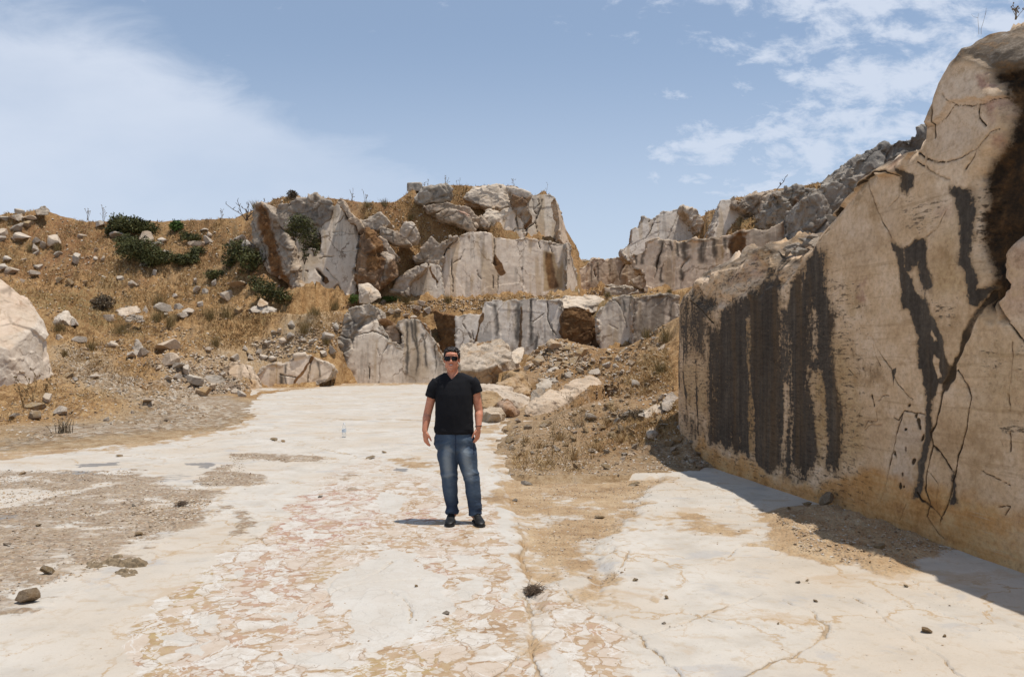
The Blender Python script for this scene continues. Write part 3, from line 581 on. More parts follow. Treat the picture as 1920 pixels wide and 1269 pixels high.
# --- middle bench, big sawn face
mass(name='quarry_block', label='broad pale sawn marble face of the middle bench with brown runs near its right end', cat='rock', Y=53, k=0.0, l=0.05, thick=5.0, cutf=1.0, amp=0.26, terr=True,
     poly=B([(448, 840), (470, 750), (560, 640), (620, 575), (700, 540), (820, 522), (920, 540), (960, 582), (1050, 592), (1170, 612), (1250, 580), (1350, 610), (1440, 622), (1560, 636), (1640, 640), (1640, 1120), (1430, 1160), (1250, 1180), (830, 1200), (580, 1220), (462, 1160), (440, 950)]),
     lines=[('crack', B([(545, 790), (540, 920), (560, 1100)]), 0.06), ('crack', B([(940, 560), (955, 640), (945, 760)]), 0.05), ('crack', B([(985, 950), (985, 1060), (970, 1150)]), 0.07), ('crack', B([(1215, 870), (1215, 1100)]), 0.05),
            ('crack', B([(1450, 620), (1480, 650), (1500, 730)]), 0.04), ('crack', B([(1370, 610), (1380, 690)]), 0.025), ('crack', B([(560, 830), (620, 790), (660, 700)]), 0.025), ('crack', B([(1235, 590), (1250, 640)]), 0.08),
            ('crack', B([(780, 900), (790, 950), (820, 990)]), 0.04), ('crack', B([(935, 950), (945, 1060)]), 0.03)],
     polys=[('rust', B([(935, 830), (958, 745), (1000, 800), (1052, 935), (1005, 960), (965, 880)]), 0.06, 0.95), ('crack', B([(928, 830), (955, 760), (968, 850)]), 0.05, 0.7),
            ('ochre', B([(1408, 710), (1500, 720), (1560, 870), (1600, 780), (1605, 1060), (1560, 1080), (1415, 1100)]), 0.12, 1.0), ('rust', B([(1440, 720), (1490, 740), (1520, 900), (1560, 1060), (1470, 1080), (1430, 900)]), 0.15, 0.65),
            ('pale', B([(800, 860), (1400, 860), (1400, 1130), (850, 1140)]), 0.6, 0.35), ('ochre', B([(770, 560), (810, 560), (800, 760), (780, 760)]), 0.2, 0.6), ('rust', B([(690, 580), (715, 560), (712, 620)]), 0.1, 0.6),
            ('ochre', B([(860, 760), (900, 900), (960, 1140), (900, 1150), (850, 900)]), 0.4, 0.4)])
mass(name='quarry_block', label='narrow sunlit side of the middle bench turned to the gap in the skyline', cat='rock', Y=45.2, k=2.0, l=-0.03, thick=1.2, cutf=0.9, amp=0.2,
     poly=B([(1632, 640), (1668, 640), (1700, 790), (1735, 960), (1755, 1130), (1640, 1150)]))
mass(name='quarry_block', label='small sawn block with a rusty split, low at the left of the big sawn face', cat='rock', Y=52.3, k=0, l=0.05, thick=2.6, cutf=1.0, amp=0.28, terr=True,
     poly=B([(140, 1045), (200, 965), (330, 862), (325, 825), (440, 868), (462, 1100), (460, 1190), (150, 1200)]),
     lines=[('rust', B([(340, 870), (370, 950), (410, 1010)]), 0.16), ('crack', B([(395, 870), (405, 1060)]), 0.05), ('crack', B([(440, 960), (405, 1040)]), 0.04), ('crack', B([(205, 1000), (215, 1090)]), 0.04)],
     polys=[('ochre', B([(240, 900), (330, 880), (330, 1140), (220, 1140)]), 0.4, 0.4)])
mass(name='rock_outcrop', label='rough lichen spotted rock beside the small sawn block of the middle bench', cat='rock', Y=52.0, thick=2.2, cutf=0.0, amp=0.30, round=0.4,
     poly=B([(-60, 1060), (0, 985), (130, 895), (300, 815), (330, 850), (200, 960), (145, 1040), (140, 1150), (20, 1130), (-60, 1110)]))
# --- top rocks on the summit
mass(name='quarry_block', label='cracked pale block at the right end of the summit above the middle bench', cat='rock', Y=56, k=0.05, l=0.16, thick=3.4, cutf=0.95, amp=0.26, terr=True,
     poly=B([(1225, 235), (1300, 200), (1400, 175), (1490, 182), (1530, 200), (1560, 300), (1575, 600), (1560, 640), (1350, 625), (1240, 600), (1240, 400)]),
     lines=[('crack', B([(1310, 220), (1320, 320), (1350, 360)]), 0.12), ('crack', B([(1365, 220), (1375, 270), (1320, 320)]), 0.09), ('crack', B([(1410, 225), (1385, 300), (1360, 380), (1340, 440), (1250, 500), (1190, 510)]), 0.14), ('crack', B([(1340, 430), (1355, 530)]), 0.07),
            ('crack', B([(1530, 280), (1570, 380), (1565, 500), (1560, 590)]), 0.12)],
     polys=[('rust', B([(1230, 390), (1300, 380), (1310, 440), (1260, 480), (1235, 460)]), 0.08, 0.9), ('rust', B([(1520, 260), (1555, 290), (1560, 350), (1535, 310)]), 0.08, 0.8)])
mass(name='quarry_block', label='sloping outer side of the summit block facing the gap', cat='rock', Y=50.2, k=1.8, l=-0.05, thick=1.0, cutf=0.9, amp=0.2,
     poly=B([(1522, 200), (1540, 215), (1580, 330), (1620, 470), (1650, 610), (1660, 680), (1570, 650), (1560, 400)]))
mass(name='quarry_block', label='sawn block with a bleached broken top in the middle of the summit', cat='rock', Y=55.3, k=0.0, l=0.1, thick=3.0, cutf=0.9, amp=0.3, terr=True,
     poly=B([(840, 375), (900, 310), (1000, 335), (1110, 295), (1155, 320), (1175, 345), (1225, 345), (1240, 600), (1130, 610), (940, 600), (890, 480)]),
     lines=[('crack', B([(1165, 340), (1160, 420), (1180, 500), (1240, 500)]), 0.14), ('crack', B([(1225, 350), (1230, 440)]), 0.06), ('crack', B([(1100, 540), (1150, 490)]), 0.03)],
     polys=[('pale', B([(830, 370), (900, 305), (1000, 330), (1110, 290), (1160, 325), (1050, 380), (950, 435), (890, 440)]), 0.15, 0.95), ('notcut', B([(830, 370), (900, 300), (1110, 285), (1165, 325), (950, 438), (885, 500)]), 0.15, 1.0)])  # pale broken top is sunlight put into the colour
mass(name='boulder', label='largest pale boulder on the skyline of the summit', cat='boulder', Y=57, thick=2.6, l=0.25, cutf=0.35, amp=0.30, round=0.4,
     poly=B([(650, 195), (700, 150), (760, 115), (900, 90), (1030, 68), (1115, 130), (1125, 300), (1000, 330), (800, 290), (690, 250)]),
     polys=[('pale', B([(660, 190), (760, 115), (1030, 68), (1060, 110), (850, 150), (700, 200)]), 0.2, 0.9), ('grey', B([(690, 200), (800, 170), (860, 260), (720, 240)]), 0.3, 0.6)])  # pale upper band: sunlit top painted into the colour
mass(name='boulder', label='long low boulder at the right of the largest skyline boulder', cat='boulder', Y=57.2, thick=1.8, cutf=0.1, amp=0.24, round=0.5,
     poly=B([(1060, 115), (1120, 100), (1210, 130), (1310, 165), (1300, 200), (1150, 230), (1100, 190)]), polys=[('pale', B([(1060, 105), (1310, 155), (1290, 190), (1120, 160)]), 0.15, 0.8)])  # pale strip paints sunlight on the upper side
mass(name='boulder', label='dark grey lichen boulder near the stone post on the summit', cat='boulder', Y=57, thick=2.0, cutf=0.0, amp=0.32, round=0.5, grey=0.55,
     poly=B([(180, 200), (275, 115), (480, 90), (540, 150), (530, 205), (400, 255), (280, 300), (200, 250)]))
mass(name='boulder', label='wide grey boulder with pink patches half buried below the summit', cat='boulder', Y=55.5, thick=2.0, cutf=0.0, amp=0.30, round=0.5, grey=0.5,
     poly=B([(385, 360), (465, 320), (580, 310), (700, 345), (775, 470), (760, 520), (620, 490), (420, 410)]), polys=[('pink', B([(610, 320), (700, 350), (700, 400), (620, 350)]), 0.15, 0.8)])
mass(name='rock_outcrop', label='dark jagged rocks wedged under the large summit boulders', cat='rock', Y=56.3, thick=1.8, cutf=0.0, amp=0.34, grey=0.5, worl=1,
     poly=B([(270, 290), (420, 250), (520, 240), (600, 280), (700, 300), (760, 380), (850, 390), (900, 480), (770, 480), (640, 340), (480, 320), (330, 350)]))
mass(name='rock_outcrop', label='brown hollow rock between the skyline boulder and the cracked summit block', cat='rock', Y=56.8, thick=1.6, cutf=0.0, amp=0.30, rust=0.5,
     poly=B([(1110, 190), (1200, 215), (1260, 240), (1310, 400), (1240, 480), (1150, 330), (1110, 290)]))
# --- lower bench
mass(name='quarry_block', label='large lower bench block left of the man with dark vertical drip lines', cat='rock', Y=45, k=0.0, l=0.06, thick=4.5, cutf=1.0, amp=0.34, terr=True,
     poly=C([(880, 740), (905, 560), (915, 410), (945, 270), (975, 175), (1100, 140), (1215, 138), (1232, 262), (1312, 400), (1322, 455), (1425, 495), (1420, 400), (1388, 292), (1450, 268), (1540, 258), (1620, 280), (1690, 400), (1750, 540), (1800, 650), (1850, 690), (1860, 860), (1500, 865), (1200, 870), (960, 865), (900, 800)]),
     lines=[('crack', C([(1312, 465), (1270, 560), (1245, 650), (1235, 820)]), 0.08), ('dark', C([(1475, 295), (1480, 560), (1475, 815)]), 0.16), ('dark', C([(1512, 275), (1530, 420), (1570, 560), (1560, 810)]), 0.16), ('dark', C([(1548, 270), (1560, 480), (1580, 620)]), 0.18),
            ('dark', C([(1610, 400), (1640, 560), (1640, 720)]), 0.12), ('crack', C([(1220, 520), (1240, 575)]), 0.05), ('crack', C([(1050, 405), (1180, 370), (1310, 420)]), 0.02), ('crack', C([(1155, 650), (1155, 780)]), 0.03), ('dark', C([(1715, 480), (1720, 760)]), 0.06), ('rust', C([(1605, 290), (1700, 420), (1790, 620)]), 0.15)],
     polys=[('notcut', C([(880, 740), (900, 400), (940, 250), (970, 150), (1100, 130), (1225, 130), (1232, 250), (1080, 320), (1010, 480), (960, 700), (900, 800)]), 0.25, 1.0), ('grey', C([(880, 740), (905, 560), (920, 400), (950, 270), (1060, 290), (1010, 420), (980, 560), (940, 720)]), 0.3, 0.9),
            ('grey', C([(980, 250), (1100, 260), (1060, 330), (960, 330)]), 0.25, 0.8), ('rust', C([(900, 740), (960, 720), (1050, 690), (960, 790), (905, 800)]), 0.2, 0.6), ('ochre', C([(1490, 500), (1640, 500), (1650, 800), (1480, 800)]), 0.3, 0.5),
            ('rust', C([(1330, 370), (1400, 360), (1430, 480), (1330, 455)]), 0.1, 0.6), ('notcut', C([(1640, 280), (1700, 380), (1860, 680), (1800, 690), (1700, 500), (1620, 330)]), 0.15, 0.9)])
mass(name='rock_outcrop', label='rusty brown rock lodged in the notch of the lower bench block', cat='rock', Y=45.5, thick=1.2, cutf=0.0, amp=0.2, rust=0.7, round=0.4,
     poly=C([(1225, 262), (1300, 250), (1385, 300), (1425, 400), (1430, 498), (1320, 455), (1300, 380)]))
mass(name='quarry_block', label='low sawn block at the floor edge with a rusty diagonal split', cat='rock', Y=40.5, k=0.10, l=0.05, thick=2.4, cutf=1.0, amp=0.26, terr=True,
     poly=C([(180, 830), (235, 690), (300, 662), (360, 645), (395, 650), (460, 620), (530, 570), (600, 558), (660, 580), (690, 605), (760, 622), (835, 650), (852, 690), (790, 790), (680, 860), (560, 900), (400, 905), (200, 900)]),
     lines=[('rust', C([(665, 600), (600, 700), (530, 780), (500, 860)]), 0.17), ('crack', C([(390, 735), (440, 745), (520, 770)]), 0.06), ('dark', C([(400, 740), (400, 860)]), 0.16), ('dark', C([(440, 650), (445, 740)]), 0.12), ('dark', C([(435, 760), (440, 850)]), 0.10), ('crack', C([(660, 630), (630, 740), (625, 840)]), 0.05), ('dark', C([(725, 640), (725, 780)]), 0.10), ('ochre', C([(360, 650), (355, 850)]), 0.12)],
     polys=[('ochre', C([(640, 640), (720, 630), (640, 830), (560, 830)]), 0.3, 0.5), ('notcut', C([(480, 590), (600, 545), (850, 640), (850, 680), (700, 620), (600, 580), (480, 620)]), 0.12, 0.9), ('pale', C([(480, 590), (600, 545), (850, 640), (840, 680), (700, 620), (600, 575), (480, 620)]), 0.12, 0.8)])  # pale along the broken top paints in its sunlight
mass(name='boulder', label='smooth tan block leaning at the left end of the low sawn blocks', cat='boulder', Y=38.5, k=0.1, l=0.35, thick=1.6, cutf=0.85, amp=0.2, terr=False,
     poly=[(411, 690), (438, 680), (460, 684), (474, 712), (483, 740), (448, 740), (428, 716)], polys=[('ochre', [(411, 690), (438, 680), (480, 740), (440, 740)], 0.4, 0.5)])
mass(name='rock_outcrop', label='dark brown recess wall between the two pale parts of the lower bench', cat='rock', Y=46.6, k=-0.2, thick=2.0, cutf=0.0, amp=0.26, rust=0.85,
     poly=C([(1690, 180), (1800, 225), (1905, 235), (1915, 600), (1780, 620), (1740, 430)]), polys=[('crack', C([(1700, 230), (1790, 240), (1800, 500), (1740, 420)]), 0.4, 0.55)])
mass(name='quarry_block', label='right part of the lower bench, pale sawn face with several dark seams', cat='rock', Y=46, k=-0.08, l=0.05, thick=4.0, cutf=1.0, amp=0.26, terr=True,
     poly=D([(140, 222), (240, 208), (335, 200), (370, 105), (480, 88), (620, 92), (740, 88), (860, 92), (975, 98), (985, 180), (990, 340), (1000, 620), (600, 660), (300, 640), (140, 600)]),
     lines=[('dark', D([(460, 120), (465, 260), (475, 420)]), 0.22), ('rust', D([(355, 200), (325, 320), (300, 420)]), 0.16), ('dark', D([(640, 130), (635, 300), (630, 480)]), 0.42), ('rust', D([(655, 150), (655, 460)]), 0.16), ('dark', D([(735, 95), (732, 300), (740, 500)]), 0.26), ('crack', D([(735, 90), (733, 260)]), 0.06),
            ('crack', D([(200, 290), (270, 390)]), 0.03), ('crack', D([(750, 260), (830, 200)]), 0.03), ('crack', D([(865, 110), (860, 230), (890, 300), (930, 370)]), 0.05), ('dark', D([(865, 100), (868, 160)]), 0.10), ('dark', D([(780, 380), (775, 500)]), 0.2), ('crack', D([(265, 330), (290, 400)]), 0.03), ('dark', D([(900, 280), (905, 380)]), 0.1)],
     polys=[('dark', D([(950, 120), (985, 120), (1000, 480), (940, 480)]), 0.2, 0.5), ('notcut', D([(340, 200), (370, 100), (460, 130), (440, 140), (390, 130)]), 0.1, 0.8), ('pale', D([(350, 100), (975, 85), (975, 105), (360, 115)]), 0.15, 0.7)])  # thin pale strip at the top edge is painted sunlight
mass(name='rock_outcrop', label='dark rusty brown broken column in the lower bench behind the rubble', cat='rock', Y=44.4, k=0.0, thick=3.2, cutf=0.0, amp=0.26, rust=0.9, terr=True,
     poly=D([(972, 165), (1100, 148), (1195, 180), (1240, 235), (1265, 330), (1275, 640), (1100, 660), (1010, 600), (985, 330)]), polys=[('crack', D([(975, 180), (1030, 200), (1060, 420), (1000, 440)]), 0.5, 0.6), ('crack', D([(1080, 420), (1200, 430), (1190, 500), (1120, 500)]), 0.4, 0.5), ('ochre', D([(1200, 260), (1250, 300), (1240, 480), (1210, 480)]), 0.2, 0.5)])
mass(name='stone_slab', label='bleached white slab lying on top of the rusty brown column', cat='rock', Y=44, l=1.2, thick=1.1, cutf=0.0, amp=0.2, pale=0.9,
     poly=D([(930, 95), (1000, 55), (1100, 52), (1220, 58), (1315, 95), (1310, 150), (1250, 190), (1190, 190), (1100, 150), (985, 158)]), polys=[('grey', D([(1160, 110), (1300, 120), (1290, 165), (1200, 190)]), 0.15, 0.5)])
mass(name='quarry_block', label='pale grey block with a tapering foot right of the rusty column', cat='rock', Y=43.2, k=-0.12, l=0.05, thick=2.6, cutf=0.95, amp=0.26, terr=True,
     poly=D([(1238, 232), (1290, 160), (1335, 92), (1400, 80), (1450, 62), (1530, 62), (1532, 360), (1490, 420), (1400, 560), (1275, 620), (1265, 420)]),
     lines=[('crack', D([(1395, 85), (1440, 150), (1475, 250), (1485, 310)]), 0.10), ('dark', D([(1525, 70), (1528, 330)]), 0.2), ('crack', D([(1340, 280), (1400, 320)]), 0.05), ('dark', D([(1455, 80), (1470, 200)]), 0.12)],
     polys=[('dark', D([(1450, 60), (1530, 60), (1530, 330), (1490, 310)]), 0.3, 0.35), ('ochre', D([(1400, 78), (1440, 78), (1440, 130), (1410, 110)]), 0.1, 0.5)])
mass(name='quarry_block', label='dark grey block in the corner by the stained quarry wall', cat='rock', Y=41, k=-0.06, l=0.05, thick=3.0, cutf=0.9, amp=0.26, terr=True, dark=0.5,
     poly=D([(1532, 75), (1650, 64), (1740, 48), (1825, 40), (1900, 60), (1900, 520), (1532, 520)]), lines=[('dark', D([(1825, 45), (1835, 330)]), 0.25), ('pale', D([(1650, 75), (1640, 250)]), 0.15)])
# --- far right terraces
mass(name='quarry_block', label='farthest low rock wall seen through the gap in the middle', cat='rock', Y=74, thick=4, cutf=0.85, amp=0.45, terr=True, dark=0.25,
     poly=E([(20, 735), (60, 715), (130, 695), (160, 650), (300, 640), (430, 632), (470, 640), (560, 720), (600, 900), (300, 930), (60, 930)]),
     lines=[('dark', E([(150, 690), (155, 840)]), 0.2), ('dark', E([(200, 680), (200, 840)]), 0.2), ('dark', E([(285, 690), (290, 780)]), 0.15), ('crack', E([(410, 660), (370, 740), (360, 800)]), 0.3), ('crack', E([(175, 720), (180, 780)]), 0.15)])
mass(name='stone_slab', label='thin pale slab jutting out on the terrace below the far rock walls', cat='rock', Y=62, thick=1.6, cutf=0.2, amp=0.2, pale=0.5,
     poly=E([(255, 832), (320, 835), (420, 850), (535, 855), (530, 868), (400, 870), (300, 855)]))
mass(name='rock_outcrop', label='grey broken ledge under the thin pale slab on the far terrace', cat='rock', Y=60, thick=2.6, cutf=0.4, amp=0.35, dark=0.2, terr=True,
     poly=E([(240, 850), (400, 862), (500, 870), (560, 930), (480, 1000), (250, 1000)]))
mass(name='boulder', label='pale wedge boulder on the far terrace below the second wall', cat='boulder', Y=60, thick=1.5, cutf=0.3, amp=0.25, poly=E([(440, 790), (540, 735), (560, 790), (610, 860), (500, 870)]))
mass(name='quarry_block', label='long far wall of pale marble with dark vertical stains, right of the gap', cat='rock', Y=58, k=-0.45, l=0.06, thick=4.5, cutf=0.95, amp=0.40, terr=True, dark=0.12,
     poly=E([(440, 625), (540, 592), (550, 515), (640, 505), (700, 502), (840, 512), (980, 510), (1040, 492), (1180, 462), (1300, 442), (1400, 432), (1460, 420), (1520, 385), (1580, 360), (1660, 375), (1720, 400), (1720, 860), (1000, 930), (800, 930), (560, 930), (540, 760), (455, 720)]),
     lines=[('dark', E([(680, 520), (650, 620), (625, 740)]), 0.35), ('crack', E([(675, 530), (640, 660), (615, 780)]), 0.14), ('dark', E([(735, 520), (745, 600)]), 0.2), ('dark', E([(780, 540), (790, 640)]), 0.2), ('dark', E([(835, 540), (840, 680)]), 0.55), ('crack', E([(860, 640), (815, 710)]), 0.35), ('dark', E([(970, 520), (968, 700)]), 0.45), ('dark', E([(1060, 500), (1060, 660)]), 0.4),
            ('ochre', E([(1110, 560), (1110, 640)]), 0.3), ('dark', E([(480, 620), (480, 700)]), 0.2), ('dark', E([(525, 620), (520, 700)]), 0.2), ('dark', E([(660, 720), (670, 840)]), 0.25), ('dark', E([(810, 720), (820, 820)]), 0.25), ('dark', E([(1130, 500), (1140, 600)]), 0.2), ('crack', E([(450, 605), (540, 600)]), 0.08)],
     polys=[('rust', E([(1165, 490), (1280, 460), (1295, 600), (1180, 640)]), 0.3, 1.0), ('crack', E([(1175, 500), (1240, 480), (1200, 640), (1170, 640)]), 0.5, 0.7), ('dark', E([(1290, 450), (1580, 370), (1720, 400), (1720, 560), (1300, 560)]), 0.6, 0.5), ('rust', E([(1540, 390), (1640, 400), (1620, 500), (1540, 470)]), 0.4, 0.7), ('pale', E([(1260, 440), (1460, 412), (1470, 428), (1270, 458)]), 0.1, 0.8), ('pale', E([(700, 495), (1000, 505), (990, 525), (720, 520)]), 0.12, 0.7)])  # pale strips along the top edges are painted sunlight
mass(name='quarry_block', label='stepped upper far wall with a diagonal crack, at the left end of the right terraces', cat='rock', Y=66, k=-0.1, l=0.12, thick=4.0, cutf=0.95, amp=0.40, terr=True,
     poly=E([(372, 605), (400, 565), (440, 520), (455, 430), (475, 425), (500, 425), (530, 340), (570, 345), (610, 352), (660, 312), (720, 290), (790, 278), (860, 300), (900, 380), (930, 480), (960, 560), (700, 600), (550, 640), (420, 660)]),
     lines=[('crack', E([(795, 295), (770, 370), (740, 440), (720, 490)]), 0.14), ('crack', E([(620, 360), (590, 430), (550, 500)]), 0.10), ('crack', E([(610, 385), (655, 378)]), 0.08), ('crack', E([(590, 340), (575, 380)]), 0.15)],
     polys=[('notcut', E([(800, 270), (870, 280), (960, 400), (940, 500), (900, 440), (850, 330)]), 0.3, 0.9), ('pale', E([(800, 275), (860, 280), (950, 390), (920, 420), (850, 330)]), 0.25, 0.5), ('dark', E([(530, 335), (620, 350), (590, 390), (520, 380)]), 0.4, 0.4)])
mass(name='rock_outcrop', label='bleached rib of broken rock between the two upper far walls', cat='rock', Y=65, thick=2.4, cutf=0.0, amp=0.45, round=0.3,
     poly=E([(800, 285), (870, 262), (930, 290), (990, 370), (1040, 400), (1010, 450), (950, 480), (910, 430), (860, 340)]), polys=[('pale', E([(810, 280), (870, 265), (980, 380), (940, 420), (870, 340)]), 0.3, 0.7)])
mass(name='quarry_block', label='rounded top sawn wall of the right terraces, smooth and evenly pale', cat='rock', Y=60, k=-0.1, l=0.10, thick=3.6, cutf=1.0, amp=0.34, terr=True,
     poly=E([(1030, 470), (1045, 400), (1065, 320), (1100, 212), (1150, 200), (1210, 208), (1255, 245), (1310, 300), (1370, 410), (1380, 520), (1270, 540), (1100, 560), (1020, 560)]),
     lines=[('crack', E([(1075, 380), (1065, 420)]), 0.06)], polys=[('grey', E([(1110, 200), (1230, 215), (1250, 250), (1180, 230), (1110, 230)]), 0.3, 0.5), ('ochre', E([(1200, 330), (1360, 400), (1250, 440)]), 0.5, 0.3)])
mass(name='rock_outcrop', label='pale upright fin of rock right of the rounded top wall', cat='rock', Y=58, thick=1.6, cutf=0.5, amp=0.30, poly=E([(1400, 290), (1420, 190), (1465, 165), (1485, 230), (1470, 300), (1410, 340)]))
mass(name='rock_outcrop', label='dark jagged rock cluster below the dead branch on the right skyline', cat='rock', Y=58.6, thick=2.6, cutf=0.0, amp=0.55, grey=0.55, worl=1, terr=True,
     poly=E([(1215, 215), (1260, 215), (1320, 185), (1400, 175), (1470, 165), (1500, 150), (1520, 290), (1470, 340), (1400, 380), (1340, 330), (1290, 280)]), polys=[('crack', E([(1350, 320), (1420, 330), (1460, 370), (1380, 390)]), 0.4, 0.7)])
mass(name='rock_outcrop', label='black and white ribbed rocks on the right skyline next to the stained wall', cat='rock', Y=54, thick=3, cutf=0.0, amp=0.55, grey=0.6, worl=1, terr=True,
     poly=E([(1480, 210), (1520, 160), (1600, 140), (1640, 122), (1700, 128), (1760, 140), (1830, 150), (1850, 300), (1800, 350), (1700, 400), (1580, 400), (1480, 400)]), polys=[('rust', E([(1640, 200), (1680, 180), (1660, 280), (1620, 290)]), 0.3, 0.6), ('pale', E([(1700, 200), (1810, 220), (1820, 260), (1720, 230)]), 0.2, 0.7), ('pale', E([(1560, 230), (1620, 150), (1640, 150), (1590, 250)]), 0.2, 0.6)])
mass(name='rock_outcrop', label='dark crest rocks hugging the top edge of the stained wall', cat='rock', Y=24, thick=3, cutf=0.0, amp=0.36, grey=1.0, worl=1, terr=True,
     poly=[(1520, 360), (1545, 342), (1580, 330), (1606, 298), (1650, 280), (1690, 262), (1735, 250), (1760, 330), (1700, 480), (1520, 480)])
# --- near left

# ================================================================== terrain
T_PTS = []
def tp(px, py, Y): T_PTS.append(tuple(at(px, py, Y)))
def tw(x, y, z): T_PTS.append((x, y, z))
# floor margin (level ground)
for p in [(-500, 850), (0, 848), (200, 836), (430, 803), (480, 768), (490, 738), (560, 730), (640, 724), (760, 721), (840, 721), (900, 740), (960, 790), (945, 850), (960, 890), (1150, 893), (1320, 882), (1100, 1000), (600, 900), (300, 1000), (700, 780)]:
    tw(*gnd(*p))
for x, y in [(-30, 5), (-20, 0), (0, 0), (30, 0), (-60, 10), (3.5, 4), (2.5, 9)]: tw(x, y, 0)
# left foreground and track
for p in [(60, 775, 21), (-150, 775, 21), (150, 720, 27), (300, 740, 28), (150, 700, 32), (95, 645, 37), (300, 660, 37), (400, 715, 33), (440, 745, 31.5), (250, 690, 33), (470, 690, 40), (-300, 700, 30)]: tp(*p)
# terraces of the left hill
for p in [(200, 612, 46), (350, 592, 46), (500, 590, 44.5), (620, 583, 46), (300, 645, 42), (560, 645, 43), (600, 615, 44), (420, 640, 42), (30, 570, 44), (150, 570, 49), (300, 545, 52), (450, 565, 51), (100, 505, 54), (250, 485, 55), (400, 505, 54), (0, 450, 58), (130, 430, 60), (300, 440, 60), (400, 440, 59), (-200, 560, 42), (-300, 450, 55),
          (0, 402, 62), (80, 395, 62), (160, 413, 62), (230, 412, 62), (300, 413, 62), (380, 413, 62), (440, 408, 62), (-300, 390, 62)]: tp(*p)
# middle: outcrop tops, slope, summit
for p in [(520, 380, 58), (455, 470, 54.5), (440, 525, 52), (470, 545, 50.5), (500, 562, 49.3), (455, 430, 58.5), (560, 368, 55), (620, 366, 55), (690, 376, 56), (735, 378, 57), (690, 430, 54.5), (700, 400, 55), (760, 400, 57), (800, 430, 56.5), (790, 470, 55), (840, 430, 57), (720, 500, 53), (745, 560, 50.5), (680, 560, 48.5), (860, 405, 58),
          (770, 352, 62), (850, 346, 62), (960, 347, 62), (1020, 352, 62), (640, 580, 47), (760, 575, 49), (830, 573, 50), (950, 566, 50.5), (1060, 560, 50)]: tp(*p)
# right gap and terraces
for p in [(1100, 478, 84), (1150, 482, 84), (1040, 470, 84), (1110, 552, 66), (1180, 555, 60), (1250, 552, 52), (1150, 560, 54), (1220, 548, 50), (1290, 415, 72), (1215, 440, 74), (1340, 392, 67), (1330, 430, 62), (1370, 366, 66), (1450, 350, 62), (1500, 340, 60), (1350, 455, 56), (1560, 335, 58)]: tp(*p)
# rubble cone right of the man
for p in [(1130, 655, 41), (1045, 638, 42.5), (1000, 662, 42), (980, 700, 36), (930, 712, 38), (1080, 690, 31), (1230, 620, 33), (1245, 640, 28), (1240, 700, 22), (1180, 700, 24), (1150, 668, 34), (1100, 757, 19.6), (1085, 730, 26), (1040, 770, 16.5), (1110, 800, 14.6), (1200, 775, 15.2), (1255, 775, 13.8), (1290, 835, 11.9), (1050, 840, 12.9), (1180, 845, 12.3)]: tp(*p)
# ground behind and right of the stained wall, and out to the horizon
for x, y, z in [(6, 4, 4.3), (6, 7, 4.0), (6, 10, 3.3), (5.5, 13, 2.6), (8, 16, 2.8), (9, 8, 5.0), (14, 5, 6), (14, 15, 6), (14, 25, 8), (30, 10, 9), (30, 40, 14), (12, 30, 7.0), (16, 42, 9.5), (9, 22, 3.0), (8, 34, 3.6), (6, 0, 4.2), (12, 0, 5), (6, -6, 4), (20, -10, 6),
                (-40, 80, 13), (0, 85, 16), (30, 90, 16), (-80, 60, 14), (-60, 30, 6), (-45, 18, 1.5), (-100, 100, 12), (0, 140, 12), (100, 140, 16), (-100, 200, 10), (0, 260, 8), (120, 260, 10), (-250, 150, 10), (200, 100, 14)]: tw(x, y, z)
def poly_span(P2, x):
    zs = []
    for a in range(len(P2)):
        p, q = P2[a], P2[(a + 1) % len(P2)]
        if (p[0] - x) * (q[0] - x) < 0: zs.append(p[1] + (q[1] - p[1]) * (x - p[0]) / (q[0] - p[0]))
    return (min(zs), max(zs)) if len(zs) >= 2 else None
for ms in MASSES:
    ms['plane'] = Plane(ms['Y'], ms.get('k', 0), ms.get('l', 0) + (0.06 if ms.get('cutf', 0) > 0.5 else 0.0)); ms['P2'] = ms['plane'].xz(ms['poly'])
    if not ms.get('terr'): continue
    P2 = ms['P2']; x0, x1 = P2[:, 0].min(), P2[:, 0].max(); n = max(2, int((x1 - x0) / 2.2))
    for q in range(n):
        x = x0 + (x1 - x0) * (q + 0.5) / n; s = poly_span(P2, x)
        if s is None: continue
        z0, z1 = s[0] + 0.45, s[1]; yf = ms['plane'].y(x, z0)
        tw(x, yf - 0.4, z0 - 0.05); tw(x, yf + 1.3, z0 - 0.2); tw(x, ms['plane'].y(x, z1) + ms['thick'] + 0.6, z1 - 0.25)
T_PTS = np.array(T_PTS)
def _sc(P): return np.c_[P[:, 0] / 20.0, P[:, 1] / 20.0]
def _phi(r2): return np.sqrt(r2 + 0.004)                    # multiquadric, close to a taut sheet
_Q = _sc(T_PTS); _n = len(_Q)
_K = _phi(((_Q[:, None] - _Q[None]) ** 2).sum(-1)) - 0.0
_S = np.zeros((_n + 3, _n + 3)); _S[:_n, :_n] = _K - np.eye(_n) * 0.004; _S[:_n, _n] = 1; _S[:_n, _n + 1:] = _Q; _S[_n:, :_n] = _S[:_n, _n:].T
_W = np.linalg.lstsq(_S, np.r_[T_PTS[:, 2], 0, 0, 0], rcond=None)[0]
def tps(P):
    out = np.empty(len(P))
    for a in range(0, len(P), 20000):
        q = _sc(P[a:a + 20000]); r = _phi(((q[:, None] - _Q[None]) ** 2).sum(-1)); out[a:a + 20000] = r @ _W[:_n] + _W[_n] + q @ _W[_n + 1:]
    return out
